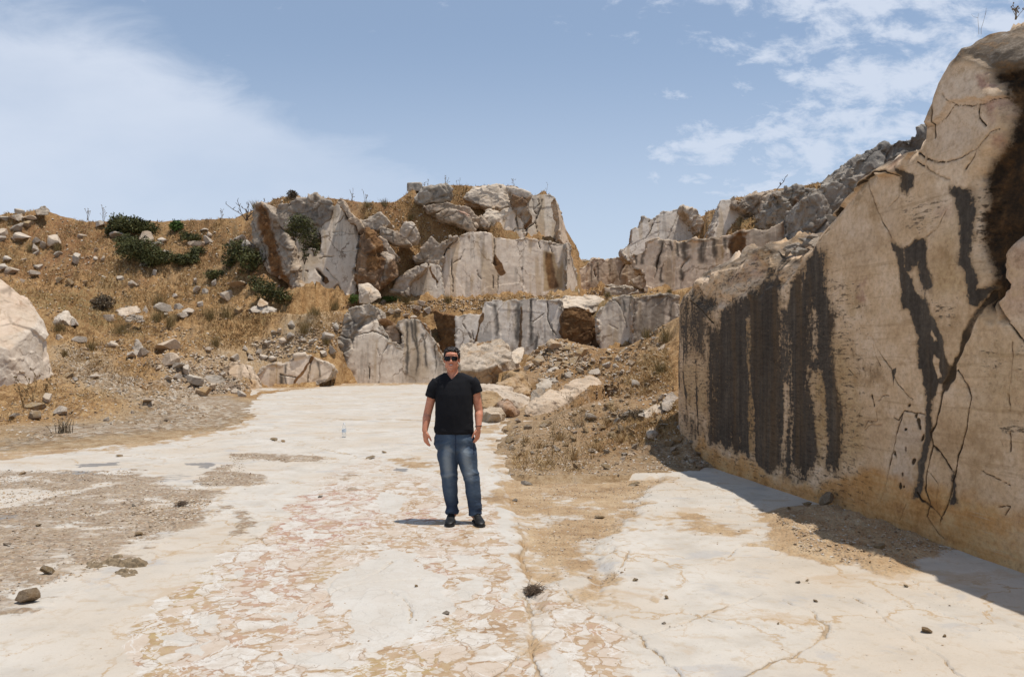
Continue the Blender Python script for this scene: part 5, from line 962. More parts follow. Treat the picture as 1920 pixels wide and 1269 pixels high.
# ================================================================== stained quarry wall at the right
def build_wall():
    K = (3.98 - 2.99) / (5.8 - 11.33); A0 = 3.98 - K * 5.8           # X = A0 + K Y on the saw cut
    def hit(px, py):
        u, _, v = ray(px, py); Y = A0 / (u - K); return Y, v * Y + CAMH
    def W(pts): return np.array([hit(*p[:2]) for p in pts])          # -> (Y, Z) on the wall
    Z1 = lambda p: zc(p, 1240, 420, 2.5375); Z2 = lambda p: zc(p, 1560, 540, 2.35); Z3 = lambda p: zc(p, 1480, 20, 2.35)
    prof_px = [(1262, 556), (1275, 545), (1283, 528), (1300, 512), (1330, 500), (1350, 494), (1368, 492), (1385, 478), (1398, 466), (1412, 461), (1428, 468), (1440, 480), (1460, 487), (1482, 482), (1505, 466), (1522, 448), (1540, 418), (1560, 398), (1578, 372), (1592, 352), (1608, 332),
               (1640, 312), (1655, 300), (1680, 286), (1712, 268), (1733, 238), (1736, 205), (1748, 182), (1757, 150), (1766, 125), (1782, 100), (1800, 76), (1822, 58), (1850, 47), (1885, 44), (1920, 30), (1990, 8), (2150, -60)]
    prof = W(prof_px)
    Ys = np.r_[-9, -4, 1.5, 3.2, prof[::-1, 0]]; Zs = np.r_[4.2, 4.25, 4.3, 4.45, prof[::-1, 1]]
    Yend = prof[0, 0]
    # columns: run along the face, then turn the far corner to the right
    yc = np.concatenate([np.linspace(-9, 4.4, 60)[:-1], np.geomspace(4.4, 12.2, 760), np.linspace(12.2, Yend, 50)[1:]])
    H = np.interp(yc, Ys, Zs); H += 0.035 * fbm(np.c_[yc, yc * 0], 3.0, 4, 81) + 0.02 * fbm(np.c_[yc, yc * 0], 11.0, 3, 82)
    X = A0 + K * yc; nx, ny = -1 / math.hypot(1, K), K / math.hypot(1, K)           # face normal points left
    bend = np.clip((yc - 12.2) / (Yend - 12.2), 0, 1); X = X + 0.10 * bend ** 2
    ang = np.linspace(0, 1, 46)[1:]                                                 # turned far end
    Hend = H[-1]
    ex = X[-1] + 0.10 + 0.30 * np.sin(ang * math.pi / 2) + np.clip(ang - 0.35, 0, 1) * 4.5; ey = yc[-1] + 0.25 * (1 - np.cos(ang * math.pi / 2)) + ang * 1.2
    cx = np.r_[X, ex]; cy = np.r_[yc, ey]; ch = np.r_[H, Hend - 0.10 * ang - 0.2 * np.clip(ang - .3, 0, 1)]
    cnx = np.r_[np.full(len(yc), nx), -np.cos(ang * math.pi / 2)]; cny = np.r_[np.full(len(yc), ny), np.sin(ang * math.pi / 2)]
    s2 = np.r_[yc, yc[-1] + np.cumsum(np.hypot(np.diff(np.r_[X[-1], ex]), np.diff(np.r_[yc[-1], ey])))]      # unrolled distance
    nf, ntop = 430, 46; nc = len(cx)
    t = np.linspace(0, 1, nf)
    Zf = -0.25 + t[:, None] * (ch + 0.25)[None]
    XX = np.repeat(cx[None], nf, 0); YY = np.repeat(cy[None], nf, 0)
    # round the upper rim back
    rim = np.clip((Zf - (ch[None] - 0.22)) / 0.22, 0, 1); setb = 0.16 * rim ** 2.2
    big = sstep(yc, 6.6, 5.4); big = np.r_[big, np.zeros(nc - len(yc))]
    rim2 = np.clip((Zf - (ch[None] - 1.1)) / 1.1, 0, 1); setb = setb + 0.38 * rim2 ** 2 * big[None]
    XX = XX - cnx[None] * setb; YY = YY - cny[None] * setb
    back = np.geomspace(0.05, 5.0, ntop)
    tx = XX[-1][None] - cnx[None] * back[:, None] ; ty = YY[-1][None] - cny[None] * back[:, None]
    tz = Zf[-1][None] + 0.10 * np.sqrt(back)[:, None] - 0.02 * back[:, None] ** 2
    PX = np.vstack([XX, tx]); PY = np.vstack([YY, ty]); PZ = np.vstack([Zf, tz])
    V = np.c_[PX.ravel(), PY.ravel(), PZ.ravel()]; nr = nf + ntop
    S = np.repeat(s2[None], nr, 0).ravel(); face = np.repeat(np.r_[np.ones(nf), np.zeros(ntop)][:, None], nc, 1).ravel()
    NX = np.repeat(cnx[None], nr, 0).ravel(); NY = np.repeat(cny[None], nr, 0).ravel(); Q = np.c_[S, V[:, 2]]
    hrim = (np.repeat(ch[None], nr, 0).ravel() - V[:, 2])
    jx = np.c_[fbm(Q, 2.2, 4, 83), fbm(Q, 2.2, 4, 87)]; jf = np.c_[fbm(Q, 9, 3, 84), fbm(Q, 9, 3, 88)]
    Qj = Q + jx * 0.07 + jf * 0.02; Qs = Q + np.c_[jx[:, 0] * 0.05 + jf[:, 0] * 0.02, jx[:, 1] * 0.22]
    ch8 = {k: np.zeros(len(V)) for k in ('dark', 'rust', 'crack', 'pink', 'ochre', 'grey', 'pale', 'orange', 'pit')}
    def add(k, m): ch8[k] = np.maximum(ch8[k], m * face)
    def pg(pts, soft, a=1.0, streak=False): return sstep(sd_poly(Qs if streak else Qj, W(pts)), -soft, soft) * a
    def ln(pts, w, a=1.0, taper=False):
        d, q = d_line(Q + jx * 0.022 + jf * 0.012, W(pts)); ww = (w * 0.42 if w < 0.04 else w * 0.8) * (0.3 + 2.0 * np.abs(fbm(Q, 3.5, 3, 90)))
        if taper: ww = ww * (0.35 + 0.65 * q)
        return sstep(d, ww * 1.25 + 0.005, ww * 0.25) * a * (0.6 + 0.4 * sstep(fbm(Q, 2.5, 2, 92), -0.2, 0.15))
    # water stain
    add('dark', pg(Z1([(218, 480), (265, 455), (275, 380), (405, 370), (415, 290), (480, 250), (560, 300), (590, 430), (600, 700), (600, 900), (590, 1235), (560, 1190), (480, 1160), (440, 1110), (330, 1090), (225, 1040)]), 0.22, 0.88, True))
    add('dark', pg(Z1([(612, 260), (690, 160), (700, 350), (720, 600), (700, 840), (725, 960), (735, 1100), (745, 1170), (700, 1225), (600, 1240), (600, 800), (605, 450)]), 0.18, 0.88, True))
    add('dark', pg(Z1([(685, 165), (738, 82), (772, 130), (788, 330), (822, 430), (815, 640), (842, 820), (858, 1000), (850, 1190), (790, 1150), (785, 960), (765, 800), (755, 600), (715, 400)]), 0.16, 0.90, True))
    add('dark', pg(Z1([(212, 490), (280, 385), (420, 330), (470, 250), (560, 290), (600, 300), (640, 230), (740, 90), (780, 200), (800, 500), (820, 800), (840, 1150), (760, 1150), (600, 1230), (480, 1150), (330, 1080), (220, 1030)]), 0.15, 0.72, True))
    cutout = np.maximum.reduce([pg(Z1([(400, 470), (424, 470), (424, 760), (446, 900), (446, 1085), (415, 1080), (410, 800)]), 0.03, 0.62, True), pg(Z1([(578, 790), (606, 790), (600, 1000), (592, 1180), (570, 1180)]), 0.03, 0.5, True), pg(Z1([(700, 690), (760, 700), (785, 900), (780, 1130), (745, 1100), (722, 900)]), 0.06, 0.75, True), pg(Z1([(715, 420), (735, 420), (745, 640), (720, 640)]), 0.03, 0.5, True),
                                pg(Z1([(560, 260), (600, 220), (605, 350), (590, 400), (570, 380)]), 0.05, 0.8), pg(Z1([(655, 250), (672, 250), (668, 400), (650, 380)]), 0.02, 0.5, True)])
    colv = fbm(np.c_[S * 1.0, V[:, 2] * 0.06], 2.6, 4, 86)
    ch8['dark'] = np.clip(ch8['dark'] * (1 - 0.75 * cutout) - 0.16 * sstep(colv, 0.12, 0.4) * (ch8['dark'] < 0.99), 0, 1)
    add('dark', pg(Z1([(60, 340), (130, 300), (200, 330), (270, 300), (255, 460), (215, 490), (215, 670), (110, 660), (75, 560)]), 0.25, 0.62, True))
    add('dark', pg(Z1([(40, 330), (66, 330), (78, 760), (60, 780)]), 0.04, 0.75, True)); add('dark', ln(Z1([(100, 330), (104, 700), (130, 960)]), 0.05, 0.7)); add('dark', ln(Z1([(165, 660), (168, 820), (176, 1000)]), 0.055, 0.8))
    add('dark', pg(Z1([(100, 860), (220, 960), (215, 1030), (150, 990), (95, 920)]), 0.10, 0.5, True)); add('dark', pg(Z1([(280, 260), (340, 200), (420, 200), (420, 260), (320, 300), (180, 340)]), 0.1, 0.42))
    add('dark', pg(Z1([(440, 180), (560, 190), (600, 240), (480, 270)]), 0.08, 0.55))
    # Y shaped stain
    add('dark', pg(Z2([(325, -10), (392, -10), (440, 110), (480, 190), (522, 290), (545, 335), (500, 420), (468, 445), (445, 520), (440, 620), (420, 700), (402, 800), (388, 895), (360, 900), (374, 800), (398, 680), (408, 560), (398, 430), (370, 300), (350, 150)]), 0.06, 0.95, True))
    ho = np.maximum(pg(Z2([(445, 185), (470, 240), (455, 255), (440, 230)]), 0.02, 0.9), pg(Z2([(460, 300), (482, 300), (484, 395), (462, 400)]), 0.02, 0.9)); ch8['dark'] *= 1 - ho
    add('dark', pg(Z3([(448, 1000), (490, 1020), (510, 1110), (545, 1150), (600, 1280), (500, 1280), (480, 1150)]), 0.06, 0.95, True)); add('dark', pg(Z3([(495, 1050), (540, 1015), (600, 1000), (610, 1100), (640, 1180), (600, 1200), (560, 1120), (510, 1120)]), 0.06, 0.85, True))
    add('dark', pg(Z3([(698, 745), (780, 710), (800, 860), (802, 1000), (822, 1180), (830, 1300), (790, 1290), (765, 1180), (742, 1000), (715, 850)]), 0.08, 0.95, True)); add('dark', pg(Z3([(480, 690), (545, 690), (545, 790), (510, 850), (488, 800)]), 0.06, 0.85, True))
    add('dark', pg(Z2([(585, 0), (700, 0), (660, 40), (640, 110), (610, 90), (595, 60)]), 0.04, 0.95))
    add('dark', pg(Z2([(215, 935), (235, 865), (252, 935)]), 0.02, 0.95)); add('dark', pg(Z2([(510, 930), (535, 790), (555, 800), (545, 870), (560, 950), (520, 940)]), 0.05, 0.85)); add('dark', pg(Z2([(255, 350), (275, 345), (266, 440)]), 0.015, 0.95))
    for p, r in [((365, 595), 7), ((385, 645), 8), ((362, 745), 11), ((300, 870), 13), ((306, 880), 8), ((320, 693), 4), ((270, 715), 5), ((303, 803), 5), ((340, 528), 4), ((322, 878), 4), ((362, 570), 5), ((322, 620), 3)]:
        c = W(Z2([p, (p[0] + r, p[1])])); add('crack', sstep(np.hypot((Qj[:, 0] - c[0, 0]), (Qj[:, 1] - c[0, 1]) * 0.7), 0.008 + r * 0.0026, r * 0.0013))
    add('dark', pg(Z3([(540, 1170), (640, 1160), (640, 1260), (560, 1240)]), 0.05, 0.35)); add('dark', pg(Z3([(560, 770), (640, 760), (700, 830), (640, 900), (600, 850)]), 0.08, 0.30))
    # cracks
    for pts, w in [(Z2([(680, 20), (640, 110), (590, 190), (565, 270), (540, 325), (520, 390), (490, 430)]), 0.045), (Z2([(490, 430), (470, 520), (455, 600), (430, 640), (440, 690), (428, 760), (418, 810), (408, 880), (430, 950), (420, 1010), (452, 1065), (492, 1110)]), 0.020), (Z2([(375, 900), (400, 940), (440, 970), (490, 1020)]), 0.028),
                   (Z2([(550, 360), (590, 430), (612, 490), (600, 570), (570, 690), (550, 790), (535, 850), (510, 930), (490, 1000), (480, 1035)]), 0.020), (Z2([(550, 790), (520, 900), (492, 1000)]), 0.035), (Z2([(440, 690), (480, 730), (530, 797)]), 0.018), (Z2([(420, 800), (465, 860), (458, 950), (470, 990)]), 0.012), (Z2([(408, 562), (320, 545), (295, 590), (275, 680), (250, 780), (233, 880), (210, 950)]), 0.012), (Z2([(320, 545), (290, 580), (270, 570)]), 0.010),
                   (Z2([(150, 205), (180, 222), (220, 300), (260, 360), (290, 430), (350, 490)]), 0.010), (Z2([(180, 222), (190, 300), (210, 340)]), 0.008), (Z2([(690, 45), (760, 140), (810, 190), (850, 250)]), 0.020), (Z2([(795, 240), (778, 440), (780, 545)]), 0.008), (Z2([(772, 470), (778, 520)]), 0.022), (Z2([(782, 640), (790, 710)]), 0.020), (Z2([(745, 660), (755, 690)]), .012), (Z2([(655, 805), (720, 845), (790, 875)]), 0.008), (Z2([(735, 965), (790, 960), (770, 1000)]), 0.008), (Z2([(140, 625), (170, 600), (220, 610)]), 0.012), (Z2([(200, 500), (220, 475), (245, 480)]), 0.008), (Z2([(140, 585), (200, 590), (195, 550)]), 0.008), (Z2([(300, 1020), (330, 950)]), 0.008),
                   (Z3([(600, 515), (650, 505), (690, 480), (735, 420), (800, 430), (860, 415), (920, 385)]), 0.011), (Z3([(540, 600), (600, 655), (680, 670), (740, 655), (820, 610), (880, 545), (915, 530)]), 0.020), (Z3([(340, 750), (370, 840), (410, 930), (450, 1000)]), 0.012), (Z3([(140, 880), (190, 915), (230, 850), (300, 770), (370, 710), (440, 705), (482, 730)]), 0.024), (Z3([(560, 660), (640, 720), (700, 750)]), 0.014), (Z3([(820, 620), (770, 700)]), 0.020), (Z3([(500, 1050), (600, 1000), (650, 960), (690, 880)]), 0.010), (Z3([(190, 915), (180, 960), (135, 1010)]), 0.010), (Z3([(482, 730), (480, 820), (430, 880)]), 0.007), (Z3([(735, 420), (700, 370)]), 0.007), (Z3([(830, 430), (830, 480), (860, 510)]), 0.016), (Z3([(640, 400), (650, 450), (640, 560)]), 0.02),
                   (Z1([(130, 365), (180, 410), (250, 470)]), 0.016), (Z1([(735, 80), (760, 75), (800, 10)]), 0.010), (Z1([(340, 1200), (360, 1080)]), .006), (Z1([(640, 160), (720, 60), (700, 20)]), .016), (Z1([(890, 690), (940, 740)]), 0.006), (Z1([(1000, 820), (1008, 870)]), 0.02), (Z1([(960, 970), (985, 940), (1015, 950)]), 0.012)]:
        add('crack', ln(pts, w, 0.92 if w > 0.0125 else 0.62))
    # rust hollow, weathered crust at the top, coloured seams, damp orange foot
    add('rust', pg(Z3([(800, 780), (850, 660), (930, 600), (1000, 560), (1000, 700), (900, 1000), (870, 1200), (830, 1000)]), 0.12, 0.6)); add('rust', pg(Z3([(885, 250), (960, 240), (1060, 180), (1200, 100), (1200, 900), (1060, 930), (985, 990), (930, 1060), (905, 1180), (880, 1330), (850, 1330), (870, 1150), (832, 930), (825, 740), (860, 660), (935, 590), (950, 520), (935, 440), (905, 350)]), 0.10, 0.98))
    add('rust', pg(Z2([(690, -40), (760, -30), (720, 60), (760, 140), (730, 110), (690, 50)]), 0.04, 0.85))
    add('grey', pg(Z3([(690, 195), (720, 150), (760, 110), (850, 60), (1034, 40), (1300, -20), (1300, 150), (1040, 260), (960, 250), (890, 290), (850, 220), (800, 190), (740, 235)]), 0.07, 0.9)); add('grey', sstep(hrim, 0.10, 0.02) * 0.85)
    add('grey', pg(Z3([(690, 240), (640, 400), (650, 470), (630, 470), (625, 400), (660, 290)]), .03, .5))
    add('pink', pg(Z3([(830, 300), (872, 255), (905, 335), (862, 352)]), 0.03, 0.9)); add('pink', pg(Z3([(400, 620), (500, 630), (490, 715), (460, 690)]), 0.06, 0.6)); add('pink', pg(Z3([(840, 430), (920, 395), (935, 480), (880, 520)]), 0.05, 0.75)); add('pink', pg(Z3([(285, 1190), (335, 1180), (340, 1270), (300, 1240)]), 0.03, 0.8)); add('pink', pg(Z3([(660, 880), (710, 850), (710, 900), (670, 920)]), 0.04, 0.6)); add('pink', pg(Z1([(420, 110), (460, 180), (440, 250), (330, 290), (300, 260), (400, 180)]), 0.06, 0.5)); add('pink', pg(Z1([(925, 290), (975, 330), (960, 355), (930, 330)]), 0.02, 0.95)); add('pink', pg(Z2([(105, 0), (150, 10), (130, 45)]), 0.02, 0.8)); add('pink', pg(Z3([(950, 1010), (1200, 850), (1200, 1400), (940, 1300), (920, 1150)]), 0.12, 0.40)); add('pink', pg(Z3([(880, 580), (930, 560), (920, 610), (880, 610)]), .03, .6))
    add('pale', pg(Z3([(640, 250), (720, 200), (840, 330), (840, 430), (880, 540), (740, 650), (600, 640), (550, 560), (600, 500)]), 0.12, 0.55)); add('pale', pg(Z2([(300, 580), (400, 570), (400, 700), (360, 900), (240, 920), (270, 720)]), 0.06, 0.55)); add('pale', pg(Z3([(200, 1000), (350, 760), (470, 760), (480, 950), (300, 1150), (160, 1050)]), 0.15, 0.3))
    add('ochre', pg(Z2([(0, 200), (40, 200), (120, 420), (130, 700), (30, 820), (0, 800)]), 0.15, 0.65)); add('ochre', pg(Z1([(800, 540), (880, 600), (900, 900), (880, 1150), (850, 1100), (850, 830), (815, 650)]), 0.12, 0.7)); add('ochre', pg(Z1([(100, 670), (215, 690), (215, 900), (110, 860)]), 0.08, 0.55)); add('ochre', pg(Z1([(400, 480), (446, 480), (446, 1090), (400, 1080)]), 0.06, 0.8)); add('ochre', pg(Z1([(700, 690), (790, 700), (790, 1160), (740, 1160)]), 0.06, 0.85)); add('ochre', pg(Z2([(600, 260), (860, 200), (860, 600), (620, 560)]), 0.3, 0.45)); add('ochre', pg(Z3([(690, 900), (740, 960), (770, 1250), (640, 1260), (640, 1000)]), 0.12, 0.5)); add('ochre', pg(Z1([(890, 300), (950, 330), (930, 430), (880, 400)]), .05, .5))
    foot = W([(1290, 850), (1318, 815), (1330, 838), (1370, 855), (1420, 872), (1470, 905), (1540, 918), (1585, 885), (1640, 895), (1700, 905), (1760, 930), (1920, 960), (2300, 1040)]); o = np.argsort(foot[:, 0])
    zt = np.interp(S, foot[o, 0], foot[o, 1]) + 0.10 * jx[:, 0] + 0.03 * jf[:, 0]
    add('orange', sstep(V[:, 2] - zt, 0.10, -0.06) * 0.9); ch8['dark'] *= 1 - 0.8 * sstep(V[:, 2] - zt, 0.06, -0.05) * (S > 7.3)
    near = sstep(sd_poly(Q, W(Z1([(600, 200), (830, 420), (860, 1200), (100, 1000), (60, 350)]))), -0.9, 0.0)
    add('pit', near * 0.75 + 0.2); add('pit', pg(Z2([(660, 560), (860, 590), (860, 660), (670, 620)]), 0.06, 1.0)); add('pit', pg(Z3([(480, 800), (700, 820), (680, 1000), (500, 1000)]), 0.15, 0.9)); add('pit', pg(Z3([(790, 760), (880, 760), (900, 1050), (800, 1080)]), 0.1, 1.0)); add('pit', pg(Z2([(400, 20), (560, 30), (560, 170), (470, 160)]), 0.06, 0.8)); add('pit', pg(Z2([(620, 200), (860, 230), (860, 420), (640, 400)]), .1, .7))
    top = 1 - face
    ch8['grey'] = np.maximum(ch8['grey'], top * sstep(fbm(V, 1.2, 4, 93), -0.35, 0.15) * 0.8); ch8['pale'] = np.maximum(ch8['pale'], top * 0.7 * sstep(fbm(V, 3.0, 5, 94, 0.65), 0.0, 0.35)); 
    # relief
    d = 0.018 * fbm(Q, 0.8, 4, 95) + 0.004 * fbm(Q, 6, 3, 96)
    d -= 0.022 * ch8['crack'] + 0.004 * ch8['dark']
    d -= ch8['rust'] * (0.16 + 0.10 * fbm(Q, 1.6, 4, 97)); d += ch8['grey'] * face * (0.04 * ridged(V, 3.0, 4, 98) - 0.02) + sstep(hrim, 0.16, 0.0) * 0.05 * fbm(V, 4.0, 4, 99)
    saddle = pg(Z1([(95, 330), (130, 250), (330, 180), (430, 110), (600, 140), (660, 160), (560, 300), (410, 370), (270, 380), (200, 420)]), 0.06); d += saddle * (-0.05 + 0.10 * fbm(Q, 2.4, 4, 101))
    # slabs of the sawn skin that stepped off along the upper crack
    d += 0.07 * pg(Z3([(150, 880), (240, 800), (270, 720), (370, 660), (480, 620), (540, 600), (480, 730), (370, 712), (300, 772), (190, 915)]), 0.012) + 0.05 * pg(Z3([(600, 510), (690, 480), (735, 420), (860, 415), (920, 390), (900, 250), (760, 150), (680, 200)]), 0.012)
    V[:, 0] += NX * d * face; V[:, 1] += NY * d * face
    tn = 0.14 * fbm(V, 1.6, 5, 103, 0.65) + 0.16 * (ridged(V, 1.8, 5, 104) - 0.3) + 0.12 * facet(V, 3.5, 105)[0]; bk = np.r_[np.zeros(nf), sstep(back, 0.05, 0.4)]; V[:, 2] += np.repeat(bk[:, None], nc, 1).ravel() * tn
    me = np_mesh('quarry_wall', V, grid_faces(nr, nc)[:, ::-1], {'ra': np.c_[ch8['dark'] * 0, ch8['dark'], ch8['rust'], ch8['crack']], 'rb': np.c_[ch8['pink'], ch8['ochre'], ch8['grey'], ch8['pale']], 'rc': ch8['orange'], 'rd': ch8['pit']})
    o = obj('quarry_wall', me, M['wall']); tag(o, 'towering sawn marble wall at the right with broad black water stains and an orange foot', 'rock wall', kind='thing')
    return W, hit, (A0, K)
WALLW, WALLHIT, WALLAK = build_wall()
# ================================================================== boulders with faces at several depths
def hull(name, label, pts, cat='boulder', vox=None, amp=0.12, chan=None, polys=(), worl=1.3, tops=None, smooth_it=1, rest=None):
    if rest:                                    # slide the stone along the ground until its foot rests there
        g = on_ground(rest[0], rest[1]); f = g[1] / rest[2] if g is not None else 1.0; pts = [(p[0], p[1], p[2] * f) + tuple(p[3:]) for p in pts]
    P = np.array([at(*p[:3]) for p in pts])
    for p, q in zip(pts, list(P)):
        if len(p) > 3: P = np.vstack([P, q + np.array([0, 0.15, -p[3]])])
    bm = bmesh.new()
    for p in P: bm.verts.new(p)
    r = bmesh.ops.convex_hull(bm, input=bm.verts)
    bmesh.ops.delete(bm, geom=[v for v in bm.verts if not v.link_faces], context='VERTS')
    bmesh.ops.recalc_face_normals(bm, faces=bm.faces)
    Y = P[:, 1].mean(); me = remesh(bm, vox or max(0.018, Y / 747 * 0.9), smooth_it, name)
    V = get_co(me); N = get_no(me); seed = int(abs(hash_(name + label)) % 900) + 200
    f1, b1 = facet(V, worl * 0.8, seed); f2, b2 = facet(V, worl * 2.4, seed + 1); f3, b3 = facet(V, worl * 6, seed + 6)
    rg = 0.5 * f1 * sstep(b1, 0, .05) + 0.25 * f2 * sstep(b2, 0, .06) + 0.10 * f3 + 0.25 * fbm(V, 0.8 * worl, 4, seed + 2) + 0.08 * fbm(V, 5 * worl, 3, seed + 3)
    V2 = V + N * (amp * rg)[:, None]; set_co(me, V2)
    c = np.zeros((len(V), 8)); n = fbm(V, 1.2 * worl, 4, seed + 4)
    for k, a in (chan or {}).items(): c[:, CH[k]] = np.clip(a * (0.6 + 0.4 * sstep(n, -0.2, 0.3)), 0, 1)
    for k, a, up0, up1 in (tops or ()): c[:, CH[k]] = np.maximum(c[:, CH[k]], a * sstep(N[:, 2] + 0.3 * n, up0, up1))  # pale by upward slope puts sunlit tops into the colour
    c[:, 3] = 0.5 * sstep(b1, 0.04, 0.0) * sstep(n, -0.1, 0.3)
    set_attrs(me, {'ra': c[:, :4], 'rb': c[:, 4:]})
    o = obj(name, me, M['rock']); tag(o, label, cat, kind='thing'); return o
def hash_(s):
    h = 7
    for ch_ in s: h = (h * 131 + ord(ch_)) % 1000003
    return h
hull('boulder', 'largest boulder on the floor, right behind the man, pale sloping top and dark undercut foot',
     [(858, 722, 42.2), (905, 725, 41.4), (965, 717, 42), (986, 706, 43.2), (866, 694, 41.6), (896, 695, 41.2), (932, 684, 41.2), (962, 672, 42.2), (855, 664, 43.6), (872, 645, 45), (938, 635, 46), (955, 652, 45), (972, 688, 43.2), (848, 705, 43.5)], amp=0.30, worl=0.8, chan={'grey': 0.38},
     tops=[('pale', 0.10, 0.2, 0.7), ('grey', 0.45, 0.2, -0.5), ('ochre', 0.5, 0.25, -0.3), ('rust', 0.35, 0.0, -0.3)])  # pale top and darker foot: sun and shade put into the colour
hull('quarry_block', 'big marble block cut off by the left edge of the picture, with a peach top', [(0, 523, 28.5), (15, 535, 28.5), (45, 572, 28.6), (68, 588, 28.6), (80, 612, 28.5), (66, 614, 27.6), (38, 646, 26.9), (18, 657, 26.4), (-25, 640, 26), (-170, 560, 26), (-170, 470, 29), (96, 742, 28.1), (60, 765, 27), (0, 785, 26.1), (-170, 800, 25.5), (91, 640, 28.3), (95, 690, 28.2), (-100, 500, 31), (60, 572, 30.5), (92, 735, 30.5)], cat='rock', amp=0.16, vox=0.035, worl=0.55, smooth_it=0, chan={'cut': 0.9}, tops=[('ochre', 0.32, 0.38, 0.62), ('pink', 0.30, 0.45, 0.7)])
hull('marble_slab', 'flat white slab lying on the rocks just right of the man at elbow height', [(898, 722, 25.5, .5), (930, 721, 27, .5), (966, 731, 26, .5), (994, 745, 24.4, .45), (993, 757, 23.8, .4), (975, 766, 23.2, .3), (940, 747, 22.6, .4), (903, 732, 22.4, .4)], cat='slab', amp=0.10, chan={'pale': 0.7})
hull('boulder', 'ochre brown boulder half hidden under the flat white slab', [(902, 734, 22.3), (927, 733, 22.3), (944, 748, 22), (922, 765, 21.6), (903, 765, 21.6), (899, 748, 22.6), (920, 738, 24), (905, 770, 22.5)], amp=0.16, chan={'ochre': 0.8, 'rust': 0.25})
hull('boulder', 'reddish brown stone wedged at the foot of the flat white slab', [(936, 758, 20.6), (952, 748, 21.3), (972, 769, 20.6), (968, 782, 20.2), (946, 779, 20.2), (955, 768, 20), (975, 775, 21.8), (940, 772, 22)], amp=0.14, chan={'rust': 0.5, 'pink': 0.4})
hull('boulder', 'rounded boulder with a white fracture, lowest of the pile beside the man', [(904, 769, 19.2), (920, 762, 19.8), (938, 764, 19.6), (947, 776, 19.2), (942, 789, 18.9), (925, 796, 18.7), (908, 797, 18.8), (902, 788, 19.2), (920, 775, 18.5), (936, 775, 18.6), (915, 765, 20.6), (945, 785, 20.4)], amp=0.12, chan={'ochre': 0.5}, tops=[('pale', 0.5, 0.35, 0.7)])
hull('boulder', 'ochre boulder with a flat face behind the flat white slab', [(924, 724, 27), (960, 706, 27.5), (981, 709, 28), (997, 730, 27.5), (990, 741, 27), (950, 735, 26.5), (965, 708, 29.5), (990, 722, 30)], amp=0.2, chan={'ochre': 0.9, 'rust': 0.2})
hull('boulder', 'grey stone between the flat white slab and the long tilted slab', [(994, 732, 23.4), (1019, 727, 24), (1024, 745, 23.5), (1002, 758, 22.8), (992, 750, 23), (1012, 735, 25.5)], amp=0.14, chan={'grey': 0.5})
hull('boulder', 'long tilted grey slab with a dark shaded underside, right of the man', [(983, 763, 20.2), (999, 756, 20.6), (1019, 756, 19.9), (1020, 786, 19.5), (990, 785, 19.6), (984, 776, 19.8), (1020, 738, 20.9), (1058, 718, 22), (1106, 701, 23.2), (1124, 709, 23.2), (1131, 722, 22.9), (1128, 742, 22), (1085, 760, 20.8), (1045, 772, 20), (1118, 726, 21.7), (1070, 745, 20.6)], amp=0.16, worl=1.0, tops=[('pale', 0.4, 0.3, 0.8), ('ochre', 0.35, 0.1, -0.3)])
hull('boulder', 'white topped stone in front of the lower bench between big boulder and rubble peak', [(957, 660, 38.5), (972, 654, 39.5), (984, 652, 39), (983, 664, 38), (976, 682, 37.5), (964, 684, 37.5), (958, 670, 38), (975, 655, 40.5)], amp=0.12, tops=[('pale', 0.9, 0.3, 0.7), ('ochre', 0.6, 0.3, -0.1)])
hull('boulder', 'pale boulder with white crust below the rubble peak', [(1003, 722, 28), (1012, 710, 29), (1040, 707, 29.5), (1050, 718, 29), (1046, 730, 28.2), (1010, 735, 27.6)], amp=0.18, tops=[('pale', 0.6, 0.3, 0.8)])  # white on its upper faces is sunlight put into the colour
hull('boulder', 'wedge of pale rock leaning at the middle of the rubble', [(1015, 700, 32), (1042, 690, 33), (1050, 698, 33), (1038, 712, 31.5), (1020, 708, 31.5), (1045, 688, 35)], amp=0.16, tops=[('pale', 0.5, 0.2, 0.7)])
hull('boulder', 'grey stone resting against the foot of the stained wall', [(1239, 753, 12.7), (1250, 738, 13), (1260, 733, 13.2), (1273, 744, 12.9), (1277, 768, 12.6), (1250, 772, 12.4), (1240, 768, 12.5), (1262, 745, 13.8), (1245, 765, 13.6)], amp=0.08, worl=2.0, chan={'grey': 0.75}, rest=(1258, 768, 12.55))
hull('boulder', 'pale wedge stone under the grey stone by the wall', [(1206, 770, 12.9), (1228, 757, 13.2), (1248, 760, 13), (1252, 775, 12.7), (1240, 782, 12.5), (1210, 785, 12.6), (1230, 762, 13.8)], amp=0.08, worl=2.0, chan={'pale': 0.4}, rest=(1228, 780, 12.6))
hull('boulder', 'white faceted stone on the weedy slope near the stained wall', [(1210, 810, 12.25), (1222, 801, 12.5), (1232, 802, 12.5), (1239, 811, 12.3), (1228, 824, 12.0), (1214, 823, 12.05), (1222, 812, 11.95), (1232, 812, 12.9)], amp=0.035, worl=3.0, chan={'pale': 0.85}, rest=(1222, 820, 12.1))
hull('boulder', 'tan boulder at the top of the rubble beside the rusty column', [(1072, 650, 41), (1085, 645, 41.5), (1100, 652, 41), (1106, 664, 40.5), (1090, 668, 40), (1074, 662, 40.5), (1090, 650, 42.5)], amp=0.16, chan={'ochre': 0.3, 'grey': 0.3})
hull('boulder', 'pale block perched on the terrace above the lower bench, beside the pointed slab', [(672, 534, 47.6), (690, 530, 47.8), (711, 545, 47.6), (715, 558, 47.4), (697, 569, 47), (674, 569, 47), (688, 545, 46.8), (700, 540, 49), (676, 560, 49)], amp=0.12, chan={'cut': 0.5, 'ochre': 0.2})
